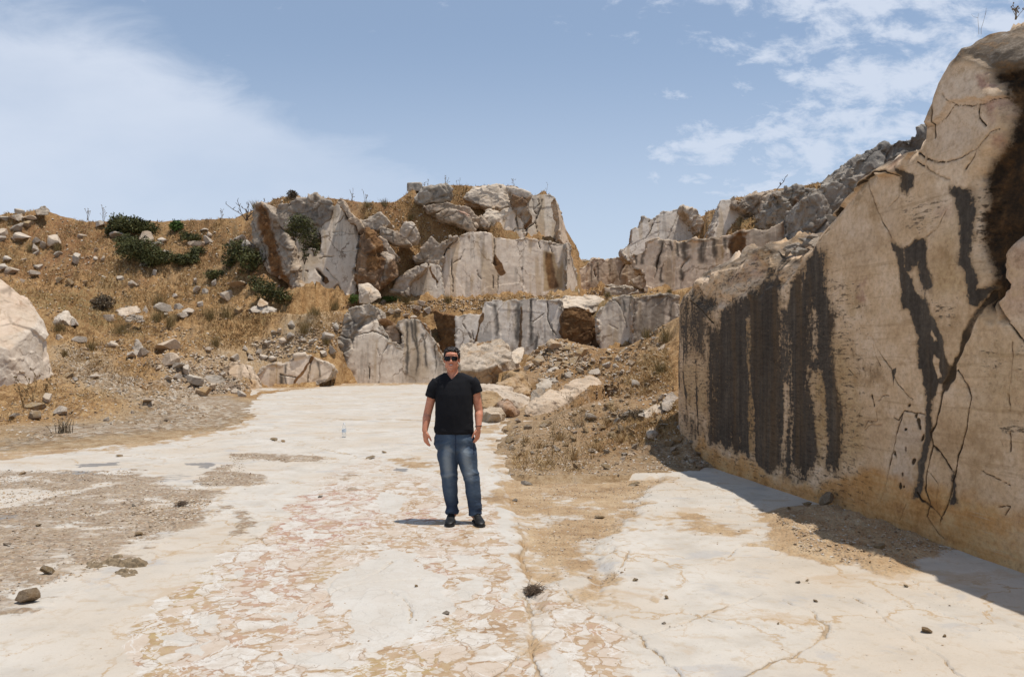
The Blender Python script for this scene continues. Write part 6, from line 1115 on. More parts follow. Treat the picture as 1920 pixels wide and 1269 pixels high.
hull('boulder', 'sharp white boulder on the hillside right of the cut off block', [(92, 602, 43), (120, 582, 44), (128, 584, 44), (142, 604, 43.5), (135, 614, 42.5), (100, 614, 42.5), (118, 598, 42), (125, 590, 46)], amp=0.2, tops=[('pale', 0.8, 0.1, 0.6)])
hull('boulder', 'pale flat boulder, left of the row of rocks on the hillside terrace', [(216, 582, 45.5), (235, 572, 46.5), (258, 574, 46.5), (264, 584, 46), (250, 592, 45), (222, 594, 45)], amp=0.24, tops=[('pale', 0.7, 0.2, 0.7)])
hull('boulder', 'white crusted boulder in front of the pale flat boulder of the terrace', [(230, 594, 44.5), (250, 588, 45), (270, 592, 45), (272, 602, 44.5), (250, 606, 44), (232, 602, 44)], amp=0.2, tops=[('pale', 0.8, 0.2, 0.7), ('grey', 0.4, 0.1, -0.3)])  # whitened top and greyed underside paint in sun and shade
hull('boulder', 'tan topped stone balanced on white stones on the ledge left of the pointed slab', [(481, 570, 45), (487, 558, 45.5), (505, 567, 45.3), (504, 573, 45), (484, 577, 44.8), (492, 562, 46.5)], amp=0.12, chan={'ochre': 0.35, 'rust': 0.15})
hull('boulder', 'white stone under the tan topped stone on the ledge', [(463, 581, 44.8), (475, 574, 45.4), (488, 576, 45), (500, 574, 45.2), (520, 580, 45.4), (518, 587, 45), (480, 591, 44.5), (466, 588, 44.5)], amp=0.18, tops=[('pale', 0.8, 0.1, 0.6)])
hull('boulder', 'upright grey stone in the lower rubble left of the tan block', [(247, 660, 36), (253, 634, 36.6), (262, 636, 36.6), (280, 668, 36), (275, 676, 35.6), (248, 672, 35.6), (262, 650, 37.6)], amp=0.16, chan={'grey': 0.3})
hull('boulder', 'grey boulder in the rubble at the left margin of the white floor', [(380, 708, 33), (395, 702, 34), (420, 706, 34), (428, 716, 33.4), (412, 726, 32.6), (385, 720, 32.8)], amp=0.18, chan={'grey': 0.45})
hull('boulder', 'brown boulder leaning on the tan block at the floor margin', [(404, 738, 32), (430, 716, 33), (452, 727, 32.6), (458, 735, 32.2), (440, 745, 31.6), (408, 748, 31.6)], amp=0.18, chan={'rust': 0.6})
hull('stone_post', 'squared grey stone post standing on the highest point of the summit', [(763, 343, 59), (789, 342, 59), (793, 347, 59), (791, 358, 59), (763, 360, 59), (764, 343, 60.4), (790, 343, 60.4), (790, 358, 60.4)], cat='stone post', amp=0.05, chan={'grey': 0.4})
hull('boulder', 'big dark rock on the crest at the far left', [(66, 396, 60.5), (75, 388, 61), (84, 386, 61), (93, 396, 60.6), (92, 404, 60), (68, 405, 60), (80, 390, 62)], amp=0.2, chan={'grey': 0.7})


# ================================================================== loose stones: every one its own object, sharing a few shapes
def stone_proto(seed, flat=1.0, chan=None):
    rs = np.random.RandomState(seed); bm = bmesh.new(); bmesh.ops.create_icosphere(bm, subdivisions=5, radius=1.0)
    me = bm_mesh(bm, 'stone'); V = get_co(me); V /= np.linalg.norm(V, axis=1)[:, None]
    n = rs.normal(size=(9, 3)); n /= np.linalg.norm(n, axis=1)[:, None]; d = rs.uniform(0.35, 0.9, 9)
    dn = V @ n.T; r = np.where(dn > 0.05, d[None] / np.maximum(dn, 0.05), 9).min(1); r = np.minimum(r, 1.3)
    V = V * r[:, None]; V += 0.022 * np.c_[fbm(V, 1.5, 4, seed), fbm(V, 1.5, 4, seed + 1), fbm(V, 1.5, 4, seed + 2)]
    V *= np.array([1.0, 0.85, 0.72 * flat]); V -= (V.max(0) + V.min(0)) / 2; V /= np.abs(V).max(0)[None]
    set_co(me, V); me.polygons.foreach_set('use_smooth', np.full(len(me.polygons), False))
    c = np.zeros((len(V), 8)); m = sstep(fbm(V, 1.0, 4, seed + 5), -0.2, 0.25)
    for k, a in (chan or {}).items(): c[:, CH[k]] = a * (0.5 + 0.5 * m)
    set_attrs(me, {'ra': c[:, :4], 'rb': c[:, 4:]}); me.materials.append(M['rock']); return me
ST = {'pale': [stone_proto(s, f, {'pale': .85}) for s, f in ((1, 1), (2, .8), (3, 1.1), (4, .7), (5, .9))], 'tan': [stone_proto(s, f, {'ochre': 1.0, 'pale': .3}) for s, f in ((11, 1), (12, .8), (13, 1.1), (14, .75))],
      'grey': [stone_proto(s, f, {'grey': .3, 'pale': .5}) for s, f in ((21, 1), (22, .8), (23, 1.1))], 'rust': [stone_proto(s, f, {'rust': .22, 'ochre': .6}) for s, f in ((31, 1), (32, .8), (33, 1.05))]}
NAMEK = {'pale': 'pale', 'tan': 'tan', 'grey': 'grey', 'rust': 'rusty brown'}
def put_stone(P, sx, sy, sz, kind, label, group=None, name='loose_stone', sink=0.22, tilt=0.25, cat='stone'):
    o = bpy.data.objects.new(name, ST[kind][RNG.randint(len(ST[kind]))]); COL.objects.link(o)
    o.location = (P[0], P[1], P[2] + sz * (1 - 2 * sink)); o.scale = (sx, sy, sz); o.rotation_euler = (RNG.uniform(-tilt, tilt), RNG.uniform(-tilt, tilt), RNG.uniform(-0.5, 0.5) + math.pi * RNG.randint(2))
    tag(o, label, cat, group, 'thing'); return o
HILL = [(h[0] / 4, 380 + h[1] / 4, h[2] / 4, h[3] / 4, h[4] if len(h) > 4 else 'pale') for h in [
    (150, 70, 80, 40), (225, 115, 90, 25), (40, 120, 120, 40), (120, 115, 100, 60), (120, 180, 110, 60, 'grey'), (210, 160, 70, 40, 'tan'), (165, 255, 110, 55), (110, 270, 60, 40), (270, 290, 60, 40, 'grey'), (330, 325, 60, 60), (265, 340, 60, 50, 'grey'), (270, 378, 50, 25), (415, 285, 80, 80), (440, 390, 60, 35), (580, 420, 85, 65), (615, 255, 55, 35, 'grey'),
    (755, 160, 70, 35), (725, 355, 40, 25), (720, 420, 40, 30), (770, 420, 30, 40), (910, 250, 140, 35, 'grey'), (1100, 270, 95, 85), (1180, 335, 90, 60), (1235, 378, 80, 36), (1220, 280, 60, 35), (1470, 315, 110, 40), (1560, 285, 85, 65, 'grey'), (1575, 240, 40, 40), (1530, 205, 70, 20), (1800, 275, 90, 50), (1870, 340, 110, 80, 'grey'), (1740, 310, 70, 60, 'grey'),
    (520, 595, 55, 45, 'tan'), (445, 585, 50, 40, 'tan'), (260, 535, 70, 50, 'grey'), (285, 480, 70, 40, 'grey'), (90, 515, 90, 50, 'grey'), (170, 590, 40, 30), (900, 570, 60, 35), (635, 600, 45, 30, 'tan'), (1000, 615, 60, 40, 'grey'), (1075, 470, 50, 25), (1165, 525, 50, 40), (1460, 590, 40, 40), (1605, 600, 40, 45), (1770, 620, 120, 60, 'rust'), (1480, 655, 60, 40), (1540, 665, 50, 35), (1700, 700, 80, 70, 'grey'),
    (560, 900, 70, 50), (815, 870, 90, 60), (1100, 810, 60, 60, 'grey'), (1210, 790, 110, 60), (1350, 780, 90, 40), (1410, 815, 100, 40), (1360, 845, 100, 50), (1500, 760, 50, 40), (1790, 810, 60, 40, 'tan'), (20, 230, 70, 60), (15, 270, 50, 40, 'grey'), (60, 420, 60, 40), (180, 430, 40, 25), (30, 480, 60, 40), (1240, 845, 60, 30), (700, 740, 50, 30), (1310, 700, 40, 30)]]
HILL += [(h[0] / 3.733, 520 + h[1] / 3.733, h[2] / 3.733, h[3] / 3.733, h[4] if len(h) > 4 else 'pale') for h in [
    (1000, 530, 80, 60, 'grey'), (915, 550, 90, 45), (1170, 478, 150, 60), (1195, 585, 110, 95), (1250, 625, 80, 50), (1240, 695, 60, 40), (1310, 645, 70, 50), (1365, 720, 110, 60), (1425, 805, 100, 70, 'tan'), (1490, 665, 50, 30, 'grey'), (1550, 690, 70, 40), (250, 910, 110, 60, 'tan'), (240, 965, 100, 55, 'rust'), (422, 938, 92, 62), (340, 845, 90, 45), (100, 965, 60, 30), (745, 995, 50, 30), (930, 945, 30, 22), (830, 800, 50, 20), (1040, 855, 100, 30, 'grey'),
    (420, 420, 60, 35), (550, 440, 90, 40), (800, 470, 70, 40), (480, 690, 60, 30, 'tan'), (530, 715, 50, 26), (640, 740, 40, 24, 'grey'), (670, 690, 60, 26), (1110, 635, 50, 30), (1180, 710, 60, 40), (1300, 760, 60, 36, 'tan'), (1480, 770, 70, 50), (1650, 800, 50, 40), (1690, 820, 60, 40), (1720, 500, 60, 40, 'grey'), (1760, 560, 70, 40, 'grey'), (1640, 560, 60, 40), (1450, 500, 60, 30, 'grey')]]
HILL += [(440 + h[0] / 4.571, 540 + h[1] / 4.571, h[2] / 4.571, h[3] / 4.571, h[4] if len(h) > 4 else 'pale') for h in [
    (485, 310, 70, 60, 'grey'), (480, 410, 70, 50, 'grey'), (420, 450, 60, 50), (380, 370, 50, 40), (585, 450, 50, 35, 'grey'), (660, 465, 50, 40), (340, 380, 60, 30), (280, 470, 70, 40), (740, 290, 30, 24), (200, 545, 60, 40), (250, 590, 70, 50), (330, 600, 60, 40), (130, 560, 60, 40, 'tan'), (860, 330, 80, 70, 'grey'), (800, 420, 90, 70, 'grey'), (900, 470, 70, 70, 'grey'), (840, 540, 90, 70, 'grey'), (760, 560, 60, 40), (1270, 120, 60, 40), (1400, 200, 60, 36), (1330, 200, 60, 40), (1470, 240, 70, 34), (1560, 170, 70, 40), (1600, 130, 60, 44), (1530, 250, 60, 30), (1650, 190, 60, 50)]]
ROWS = ['near the crest', 'in the upper grass', 'on the middle slope', 'on the grassy terrace', 'on the lower slope', 'at the foot of the slope']
def hill_label(px, py, kind, w):
    sz = 'large ' if w > 24 else ('small ' if w < 14 else '')
    if px > 470 and py < 640 and px > 620: pl = 'among the debris on top of the lower bench'
    elif py < 430: pl = 'near the crest of the left hill'
    elif py < 480: pl = 'in the orange grass of the upper left hill'
    elif py < 550: pl = 'in the dry grass halfway up the left hill'
    elif py < 612: pl = 'in the row of rocks on the hillside terrace'
    elif px < 130 and py > 700: pl = 'on the weedy ground beside the cut off block'
    elif py < 680: pl = 'on the lower slope below the terrace'
    else: pl = 'in the rubble at the left margin of the floor'
    return f'{sz}{NAMEK[kind]} angular stone {pl}', 'stones ' + pl
for (px, py, w, h, kd) in HILL:
    P = on_ground(px, py + h * 0.35)
    if P is None: continue
    s = P[1] / FPX; lab, grp = hill_label(px, py, kd, w)
    put_stone(P, w * 0.55 * s, w * 0.5 * s, h * 0.62 * s, kd, lab, grp, sink=0.2)
def scatter_px(poly, n, rs):
    poly = np.array(poly, float); lo, hi = poly.min(0), poly.max(0); out = []
    while len(out) < n:
        q = lo + rs.rand(400, 2) * (hi - lo); out += list(q[sd_poly(q, poly) > 0])
    return out[:n]
def stone_field(poly, n, w0, w1, kinds, label, group, seed, name='rubble_stone'):
    rs = np.random.RandomState(seed); put = []
    for px, py in scatter_px(poly, n * 3, rs):
        if len(put) >= n: break
        w = w0 * (w1 / w0) ** (rs.rand() ** 1.6)
        if any(abs(px - a) < (w + c) * 0.42 and abs(py - b) < (w + c) * 0.3 for a, b, c in put): continue
        P = on_ground(px, py)
        if P is None: continue
        put.append((px, py, w)); s = P[1] / FPX; kd = kinds[rs.randint(len(kinds))]
        put_stone(P, w * 0.5 * s, w * 0.48 * s, w * rs.uniform(0.26, 0.42) * s, kd, label.replace('#', NAMEK[kd]), group, name, 0.2, 0.5)
stone_field([(985, 690), (1000, 655), (1045, 630), (1085, 640), (1100, 670), (1050, 690)], 52, 11, 34, ['tan', 'tan', 'tan', 'rust', 'tan'], '# angular rubble stone on the heap against the lower bench', 'rubble heap below the lower bench', 501)
stone_field([(985, 690), (1100, 668), (1180, 650), (1245, 610), (1250, 700), (1160, 760), (1130, 720), (1060, 705), (1000, 712)], 90, 7, 30, ['pale', 'tan', 'pale', 'tan', 'tan', 'rust'], '# rubble stone on the slope between long slab and stained wall', 'rubble between long slab and wall', 502)
stone_field([(960, 800), (1120, 760), (1220, 730), (1270, 780), (1310, 870), (1150, 885), (960, 880)], 60, 6, 22, ['pale', 'tan', 'rust', 'tan', 'pale'], '# small stone among the dry weeds between man and wall', 'stones among weeds by the wall', 503)
stone_field([(1215, 770), (1275, 790), (1320, 860), (1290, 880), (1240, 830)], 12, 10, 22, ['tan', 'grey', 'rust'], '# stone in the shadow at the far foot of the wall', 'stones at the far foot of the wall', 504)
stone_field([(935, 770), (985, 795), (1090, 800), (1130, 760), (1250, 740), (1240, 800), (1130, 850), (950, 850)], 30, 9, 26, ['tan', 'tan', 'pale', 'rust'], '# angular stone in the dirt below the long tilted slab', 'stones below the long slab', 505)
_rs = np.random.RandomState(12); _Kw = WALLAK
for q in range(34):                                       # rubble lying in the saddle on top of the stained wall
    px = 1432 + 108 * _rs.rand(); Yw, _z0 = WALLHIT(px, 470); yb = Yw + 0.0; back = 0.12 + 0.55 * _rs.rand(); ztop = WALLHIT(px, np.interp(px, [1428, 1440, 1460, 1482, 1505, 1522, 1540], [468, 480, 487, 482, 466, 448, 420]))[1]
    sz = 0.035 + 0.07 * _rs.rand() ** 2; put_stone((_Kw[0] + _Kw[1] * yb + back, yb - 0.18 * back, ztop + 0.02 + 0.22 * back), sz * 1.4, sz * 1.1, sz * 0.75, ['pale', 'pale', 'grey'][_rs.randint(3)], 'small bleached stone heaped in the saddle on top of the stained wall', 'stones on top of the stained wall', 'rubble_stone', 0.1, 0.5)
# stones and clods lying on the bare floor
def floor_z(x, y):
    i = np.argmin((FP[:, 0] - x) ** 2 + (FP[:, 1] - y) ** 2); return FZ[i]
for px, py, w, h, kd, lab in [
    (40, 1120, 42, 30, 'rust', 'reddish stone with a pale top on the floor in the lower left corner'), (84, 1067, 25, 20, 'tan', 'grey tan stone on the clean patch in the left gravel'), (258, 1002, 15, 8, 'tan', 'small tan stone at the right rim of the left gravel'), (222, 854, 12, 5, 'tan', 'red flat stone alone on the white floor at the left'), (40, 888, 12, 6, 'tan', 'small reddish stone at the upper rim of the left gravel'),
    (70, 987, 10, 6, 'tan', 'orange pebble in the middle of the left gravel'), (250, 947, 12, 6, 'grey', 'dark pebble near the rust coloured clump in the gravel'), (1250, 1118, 9, 8, 'tan', 'brown pebble alone on the white floor right of the dirt channel'), (1514, 1087, 7, 5, 'tan', 'pebble on white floor nearest the earth heap, right one'), (1192, 1086, 10, 6, 'tan', 'pebble pair at the right rim of the dirt channel'),
    (1740, 1182, 22, 11, 'tan', 'brown stone lying near the shadow edge on the right floor'), (1497, 1090, 9, 6, 'grey', 'grey pebble on white floor below the earth heap'), (1530, 1126, 9, 5, 'tan', 'flat tan chip on the white floor below the earth heap'), (1700, 1097, 9, 5, 'tan', 'pebble in the wall shadow on the right floor'), (1772, 1192, 8, 6, 'tan', 'reddish pebble beside the brown stone near the shadow edge'), (1555, 945, 26, 26, 'rust', 'round clod of earth resting against the foot of the wall'), (1515, 953, 18, 7, 'tan', 'flat clod of earth left of the round clod'), (1480, 952, 7, 7, 'tan', 'small clod in the shadow left of the earth heap'),
    (1652, 1037, 22, 12, 'tan', 'tan stone on the earth heap by the wall'), (1460, 1168, 6, 4, 'tan', 'dark pebble in the middle of the right floor'), (1245, 1167, 8, 4, 'grey', 'dark flat chip low on the floor right of the channel'), (512, 822, 14, 6, 'tan', 'brown clod on the pale floor left of the bottle'), (530, 826, 8, 5, 'tan', 'smaller clod next to the brown clod left of the bottle'), (720, 846, 10, 5, 'tan', 'dark clod on the floor between bottle and man'), (693, 856, 20, 7, 'tan', 'earth clod at the floor step left of the man'), (835, 1149, 16, 7, 'grey', 'dark grey stone chip on the floor below the large white clast'),
    (952, 806, 18, 12, 'tan', 'orange brown stone at the dirt edge right of the man'), (988, 897, 24, 9, 'grey', 'grey flat stone at the front of the weedy rubble'), (1190, 899, 24, 8, 'tan', 'dark flat stone in front of the weedy rubble near the wall'), (1125, 960, 20, 6, 'tan', 'dark dry clod on the dirt channel'), (965, 930, 12, 6, 'grey', 'small grey stone on the channel edge beside the man'), (600, 930, 10, 5, 'grey', 'dark chip on the floor left of the man'), (780, 1098, 7, 5, 'tan', 'tan pebble on the large white clast'), (10, 1023, 18, 6, 'grey', 'black chip at the left edge of the gravel')]:
    Y0 = gnd(px, py + h * 0.5)
    s = Y0[1] / FPX; P = np.array([Y0[0], Y0[1] + w * 0.3 * s, floor_z(Y0[0], Y0[1])])
    put_stone(P, w * 0.5 * s, w * 0.42 * s, h * 0.55 * s, kd, lab, None, 'floor_stone', 0.2, 0.06)

# ------------------------------------------------------------------ gravel and chips past counting
def chip_mesh(name, P, size, colr, flat, seed, mat):
    """many little angular chips joined in one mesh: P (N,3) base points, size (N,)"""
    rs = np.random.RandomState(seed); n = len(P)
    base = np.array([[1, 0, 0], [0.3, 0.95, 0], [-0.8, 0.6, 0], [-0.8, -0.6, 0], [0.3, -0.95, 0], [0.1, 0.05, 0.9], [0, 0, -0.5]])
    F0 = np.array([[0, 1, 5], [1, 2, 5], [2, 3, 5], [3, 4, 5], [4, 0, 5], [1, 0, 6], [2, 1, 6], [3, 2, 6], [4, 3, 6], [0, 4, 6]])
    V = base[None] * rs.uniform(0.6, 1.25, (n, 7, 1)); V = V * np.stack([np.ones(n), rs.uniform(.6, 1, n), rs.uniform(0.35, 0.9, n) * flat], 1)[:, None]
    a = rs.rand(n) * 6.28; c, s = np.cos(a), np.sin(a); t = rs.normal(0, 0.35, n); ct, st = np.cos(t), np.sin(t)
    x, y, z = V[..., 0], V[..., 1], V[..., 2]; x, z = x * ct[:, None] - z * st[:, None], x * st[:, None] + z * ct[:, None]
    V = np.stack([x * c[:, None] - y * s[:, None], x * s[:, None] + y * c[:, None], z], -1) * size[:, None, None] + (P + np.c_[np.zeros((n, 2)), size * 0.12])[:, None]
    F = (F0[None] + (np.arange(n) * 7)[:, None, None]).reshape(-1, 3)
    me = np_mesh(name, V.reshape(-1, 3), F, {'lv': np.repeat(colr, 7)}, smooth=False); return obj(name, me, mat)
M['chip'] = material('stone_chips', _leaf([(0, (0.13, 0.09, 0.06)), (0.2, (0.34, 0.24, 0.145)), (0.42, (0.46, 0.36, 0.24)), (0.62, (0.36, 0.24, 0.15)), (0.8, (0.47, 0.39, 0.30)), (1, (0.56, 0.50, 0.42))], 0.9))
def chips_on_hill(polys, seed, label, name):
    rs = np.random.RandomState(seed); PP = []; SS = []
    for poly, n, w0, w1 in polys:
        for px, py in scatter_px(poly, n, rs):
            P = on_ground(px, py)
            if P is None: continue
            PP.append(P); SS.append(w0 * (w1 / w0) ** (rs.rand() ** 2) * P[1] / FPX * 0.5)
    PP = np.array(PP); o = chip_mesh(name, PP, np.array(SS), rs.rand(len(PP)), 1.0, seed, M['chip']); tag(o, label, 'scree', kind='stuff')
chips_on_hill([([(985, 712), (980, 690), (1000, 655), (1045, 632), (1130, 655), (1180, 645), (1250, 605), (1256, 700), (1280, 790), (1330, 870), (1200, 885), (960, 885), (945, 850), (960, 800), (1120, 740)], 4200, 2, 9), ([(950, 890), (1000, 860), (1150, 865), (1310, 850), (1325, 875), (1150, 892)], 900, 2, 8),
               ([(985, 690), (1000, 655), (1045, 632), (1110, 665), (1100, 690)], 700, 4, 11)], 601, 'loose chips and small rubble covering the slope between the man and the stained wall', 'scree')
chips_on_hill([([(0, 760), (95, 735), (100, 650), (300, 640), (470, 690), (475, 735), (330, 745), (420, 790), (0, 830)], 2600, 2, 8), ([(300, 690), (400, 660), (480, 690), (470, 735), (350, 740)], 900, 3, 11), ([(470, 640), (560, 620), (640, 600), (650, 640), (600, 660), (480, 680)], 900, 3, 9),
               ([(100, 650), (280, 600), (470, 640), (280, 690)], 1100, 2, 8)], 602, 'pale stone chips strewn over the lower left slope and the dirt track', 'scree')
chips_on_hill([([(0, 400), (160, 415), (470, 410), (540, 560), (460, 600), (300, 600), (100, 600), (0, 560)], 2600, 2, 7), ([(680, 380), (760, 360), (1050, 350), (900, 430), (820, 480), (700, 520)], 1500, 2, 8), ([(640, 575), (850, 560), (1060, 552), (1060, 562), (850, 585), (700, 590)], 1200, 2, 8), ([(470, 370), (700, 365), (700, 385), (480, 395)], 400, 2, 8),
               ([(1090, 470), (1180, 480), (1180, 490), (1090, 490)], 300, 2, 6), ([(1100, 545), (1260, 545), (1260, 560), (1100, 560)], 400, 2, 6), ([(1240, 395), (1500, 335), (1560, 340), (1500, 400), (1250, 460)], 700, 2, 7)], 603, 'stone chips strewn through the dry grass of the hills and terraces', 'scree')
def chips_on_floor(polys, seed):
    rs = np.random.RandomState(seed); PP = []; SS = []
    for poly, n, s0, s1 in polys:
        g = gpoly(poly); lo, hi = g.min(0), g.max(0); k = 0
        while k < n:
            q = lo + rs.rand(2000, 2) * (hi - lo); d = sd_poly(q, g) + 0.12 * fbm(q, 2.5, 3, seed); keep = (d > 0) & (rs.rand(2000) < 0.25 + sstep(fbm(q, 1.2, 4, seed + 3), -0.3, 0.3)); q = q[keep][:n - k]; k += len(q)
            PP.append(q); SS.append(s0 * (s1 / s0) ** (rs.rand(len(q)) ** 2.6))
    PP = np.vstack(PP); SS = np.concatenate(SS)
    bx = np.round(PP / 0.04).astype(int)
    z = np.zeros(len(PP)); sel = (FP[:, 1] > 2) & (FP[:, 1] < 24); A_, Z_ = FP[sel], FZ[sel]
    for a in range(0, len(PP), 400):
        q = PP[a:a + 400]; lo, hi = q.min(0) - .3, q.max(0) + .3
        z[a:a + 400] = [0] * len(q)
    # height by nearest sample on a coarse lattice
    lx = np.round(A_ / 0.05).astype(int); dct = {}
    for kx, ky, zz in zip(lx[:, 0], lx[:, 1], Z_): dct[(kx, ky)] = zz
    lq = np.round(PP / 0.05).astype(int)
    z = np.array([dct.get((a, b), dct.get((a + 1, b), dct.get((a, b + 1), 0.0))) for a, b in lq])
    o = chip_mesh('gravel', np.c_[PP, z], SS, rs.rand(len(PP)), 0.8, seed, M['chip']); tag(o, 'fine grit and gravel lying in drifts on the white quarry floor', 'gravel', kind='stuff')
chips_on_floor([([(-60, 890), (0, 880), (240, 885), (300, 905), (360, 915), (392, 940), (392, 965), (300, 1000), (240, 1030), (180, 1060), (120, 1092), (0, 1148), (-60, 1160)], 7500, 0.004, 0.022), ([(240, 930), (392, 930), (392, 965), (300, 1000), (220, 1010)], 1600, 0.005, 0.025), ([(445, 860), (405, 880), (352, 907), (390, 913), (520, 909), (470, 889)], 900, 0.005, 0.02), ([(428, 850), (610, 857), (600, 866), (440, 864)], 500, .006, .022),
                ([(950, 885), (1235, 893), (1195, 960), (1142, 1000), (1172, 1085), (1082, 1072), (1008, 1110), (975, 1000)], 3600, 0.004, 0.018), ([(1460, 965), (1560, 947), (1700, 990), (1780, 1035), (1660, 1075), (1500, 1035)], 2600, 0.005, 0.022), ([(0, 1190), (900, 1100), (1900, 1000), (1900, 1269), (0, 1269)], 420, 0.003, 0.010), ([(100, 870), (900, 800), (930, 900), (950, 1100), (300, 1050)], 420, 0.004, 0.012),
                ([(1130, 900), (1300, 880), (1480, 960), (1460, 1040), (1200, 990)], 500, 0.004, 0.014)], 611)
# ================================================================== vegetation
def blades(P, H, Wd, lean, seg, seed, spread=0.5, up=1.0, cv=None):
    """curved tapering ribbons: P (N,3) roots"""
    rs = np.random.RandomState(seed); n = len(P); a = rs.rand(n) * 6.283; d = np.c_[np.cos(a), np.sin(a)]
    f = rs.rand(n) * 6.283; w = np.c_[np.cos(f), np.sin(f), np.zeros(n)]
    L = lean * rs.uniform(0.2, 1.3, n); t = np.linspace(0, 1, seg + 1); V = []
    for q in t:
        c = P + np.c_[d * (H * L * (q * 0.55 + q * q * 0.6))[:, None], H * (q - 0.22 * L * q * q)]
        ww = (Wd * (1 - q) ** 0.7 * 0.5 + 0.0004)[:, None] * w; V += [c - ww, c + ww]
    V = np.stack(V, 1); k = 2 * (seg + 1)
    F = np.concatenate([[[2 * i, 2 * i + 1, 2 * i + 3, 2 * i + 2]] for i in range(seg)]); F = (F[None] + (np.arange(n) * k)[:, None, None]).reshape(-1, 4)
    lv = np.repeat(cv if cv is not None else rs.rand(n), k); return V.reshape(-1, 3), F, lv
def tuft(px, py, hpx, wpx, label, mat='tuft', n=170, lean=0.55, name='grass_tuft', cat='grass tuft', group=None, wb=None):
    P = on_ground(px, py)
    if P is None: return
    s = P[1] / FPX; rs = np.random.RandomState(int(px * 7 + py)); r = wpx * 0.28 * s
    q = rs.normal(0, 0.45, (n, 2)) * r; H = hpx * s * rs.uniform(0.45, 1.1, n) * (1 - 0.25 * np.hypot(*q.T) / (r * 1.5 + 1e-6)).clip(0.4)
    V, F, lv = blades(np.c_[q, np.full(n, -0.03)], H, np.full(n, (wb or max(0.012, 0.55 * s))), lean, 3, int(px + py), cv=None)
    me = np_mesh(name, V, F, {'lv': lv}); o = obj(name, me, M[mat], loc=P); tag(o, label, cat, group, 'thing'); return o
for px, py, h, w, lab in [(572, 624, 42, 46, 'tall olive grass tuft alone on the lower left terrace, left of the drip lined block'), (405, 648, 26, 26, 'grass tuft on the slope below the hillside terrace'), (170, 657, 28, 26, 'dark grass tuft on the lower left slope'), (121, 668, 18, 16, 'small green grass tuft near the cut off block'), (300, 572, 34, 50, 'broad dry tuft above the terrace rocks'), (320, 612, 34, 36, 'olive grass tuft right of the white crusted boulder'), (296, 604, 38, 36, 'brownish tuft between terrace rocks'),
                          (393, 600, 40, 46, 'tall grass tuft at the right end of the terrace rocks'), (425, 598, 42, 46, 'tallest yellow grass tuft at the right end of the terrace rocks'), (225, 625, 36, 60, 'wide grey brown tuft under the terrace boulders'), (110, 620, 26, 40, 'olive tuft in front of the sharp white boulder'), (840, 568, 24, 28, 'spiky grass tuft at the foot of the big sawn face'), (762, 569, 20, 20, 'grass tuft left of the foot of the big sawn face'), (770, 412, 16, 20, 'green tuft on the grassy middle slope'), (628, 580, 26, 26, 'brown tuft at the right foot of the pointed slab'),
                          (720, 387, 18, 26, 'grass tuft on the skyline between the outcrops'), (690, 388, 16, 22, 'smaller skyline tuft left of the saddle'), (480, 392, 22, 26, 'dry tuft on the skyline at the left end of the outcrop'), (920, 425, 16, 22, 'dry tuft under the pale topped block of the summit'), (612, 645, 16, 14, 'reddish tuft on the rough flank of the lower bench'), (590, 590, 24, 50, 'long dry grass along the foot of the pointed slab'), (1250, 640, 40, 60, 'tall dry grass in the corner between dark block and stained wall'), (1215, 632, 26, 40, 'dry grass left of the corner grass by the stained wall'), (1240, 700, 34, 50, 'dry grass along the far end of the stained wall'),
                          (1140, 556, 14, 24, 'yellow tuft on the far terrace ledge'), (1255, 550, 12, 16, 'green tuft above the dark corner block'), (60, 470, 20, 26, 'olive tuft at the left end of the hill'), (110, 470, 22, 26, 'dry tuft on the upper left hill'), (460, 480, 30, 40, 'green grass in the hollow left of the outcrop')]:
    tuft(px, py, h, w, lab)
for q, (px, py, h, w) in enumerate([(1010, 840, 34, 34), (1050, 825, 40, 40), (1085, 800, 36, 36), (1110, 785, 34, 36), (1140, 800, 34, 34), (1075, 862, 34, 32), (1120, 845, 34, 34), (1165, 830, 30, 30), (1190, 800, 30, 34), (1030, 872, 30, 30), (1210, 740, 34, 40), (1230, 690, 34, 36), (1150, 770, 26, 30), (985, 830, 24, 26), (1180, 720, 26, 30)]):
    tuft(px, py, h, w, 'dry straw coloured grass clump on the rubble between the man and the stained wall', 'straw', 90, 0.9, 'straw_clump', 'dry grass', 'straw clumps on the rubble', wb=0.006)
tuft(118, 812, 42, 50, 'thin greenish stems of a weed on the dirt in front of the cut off block', 'sage', 46, 0.5, 'weed', 'weed', wb=0.02)
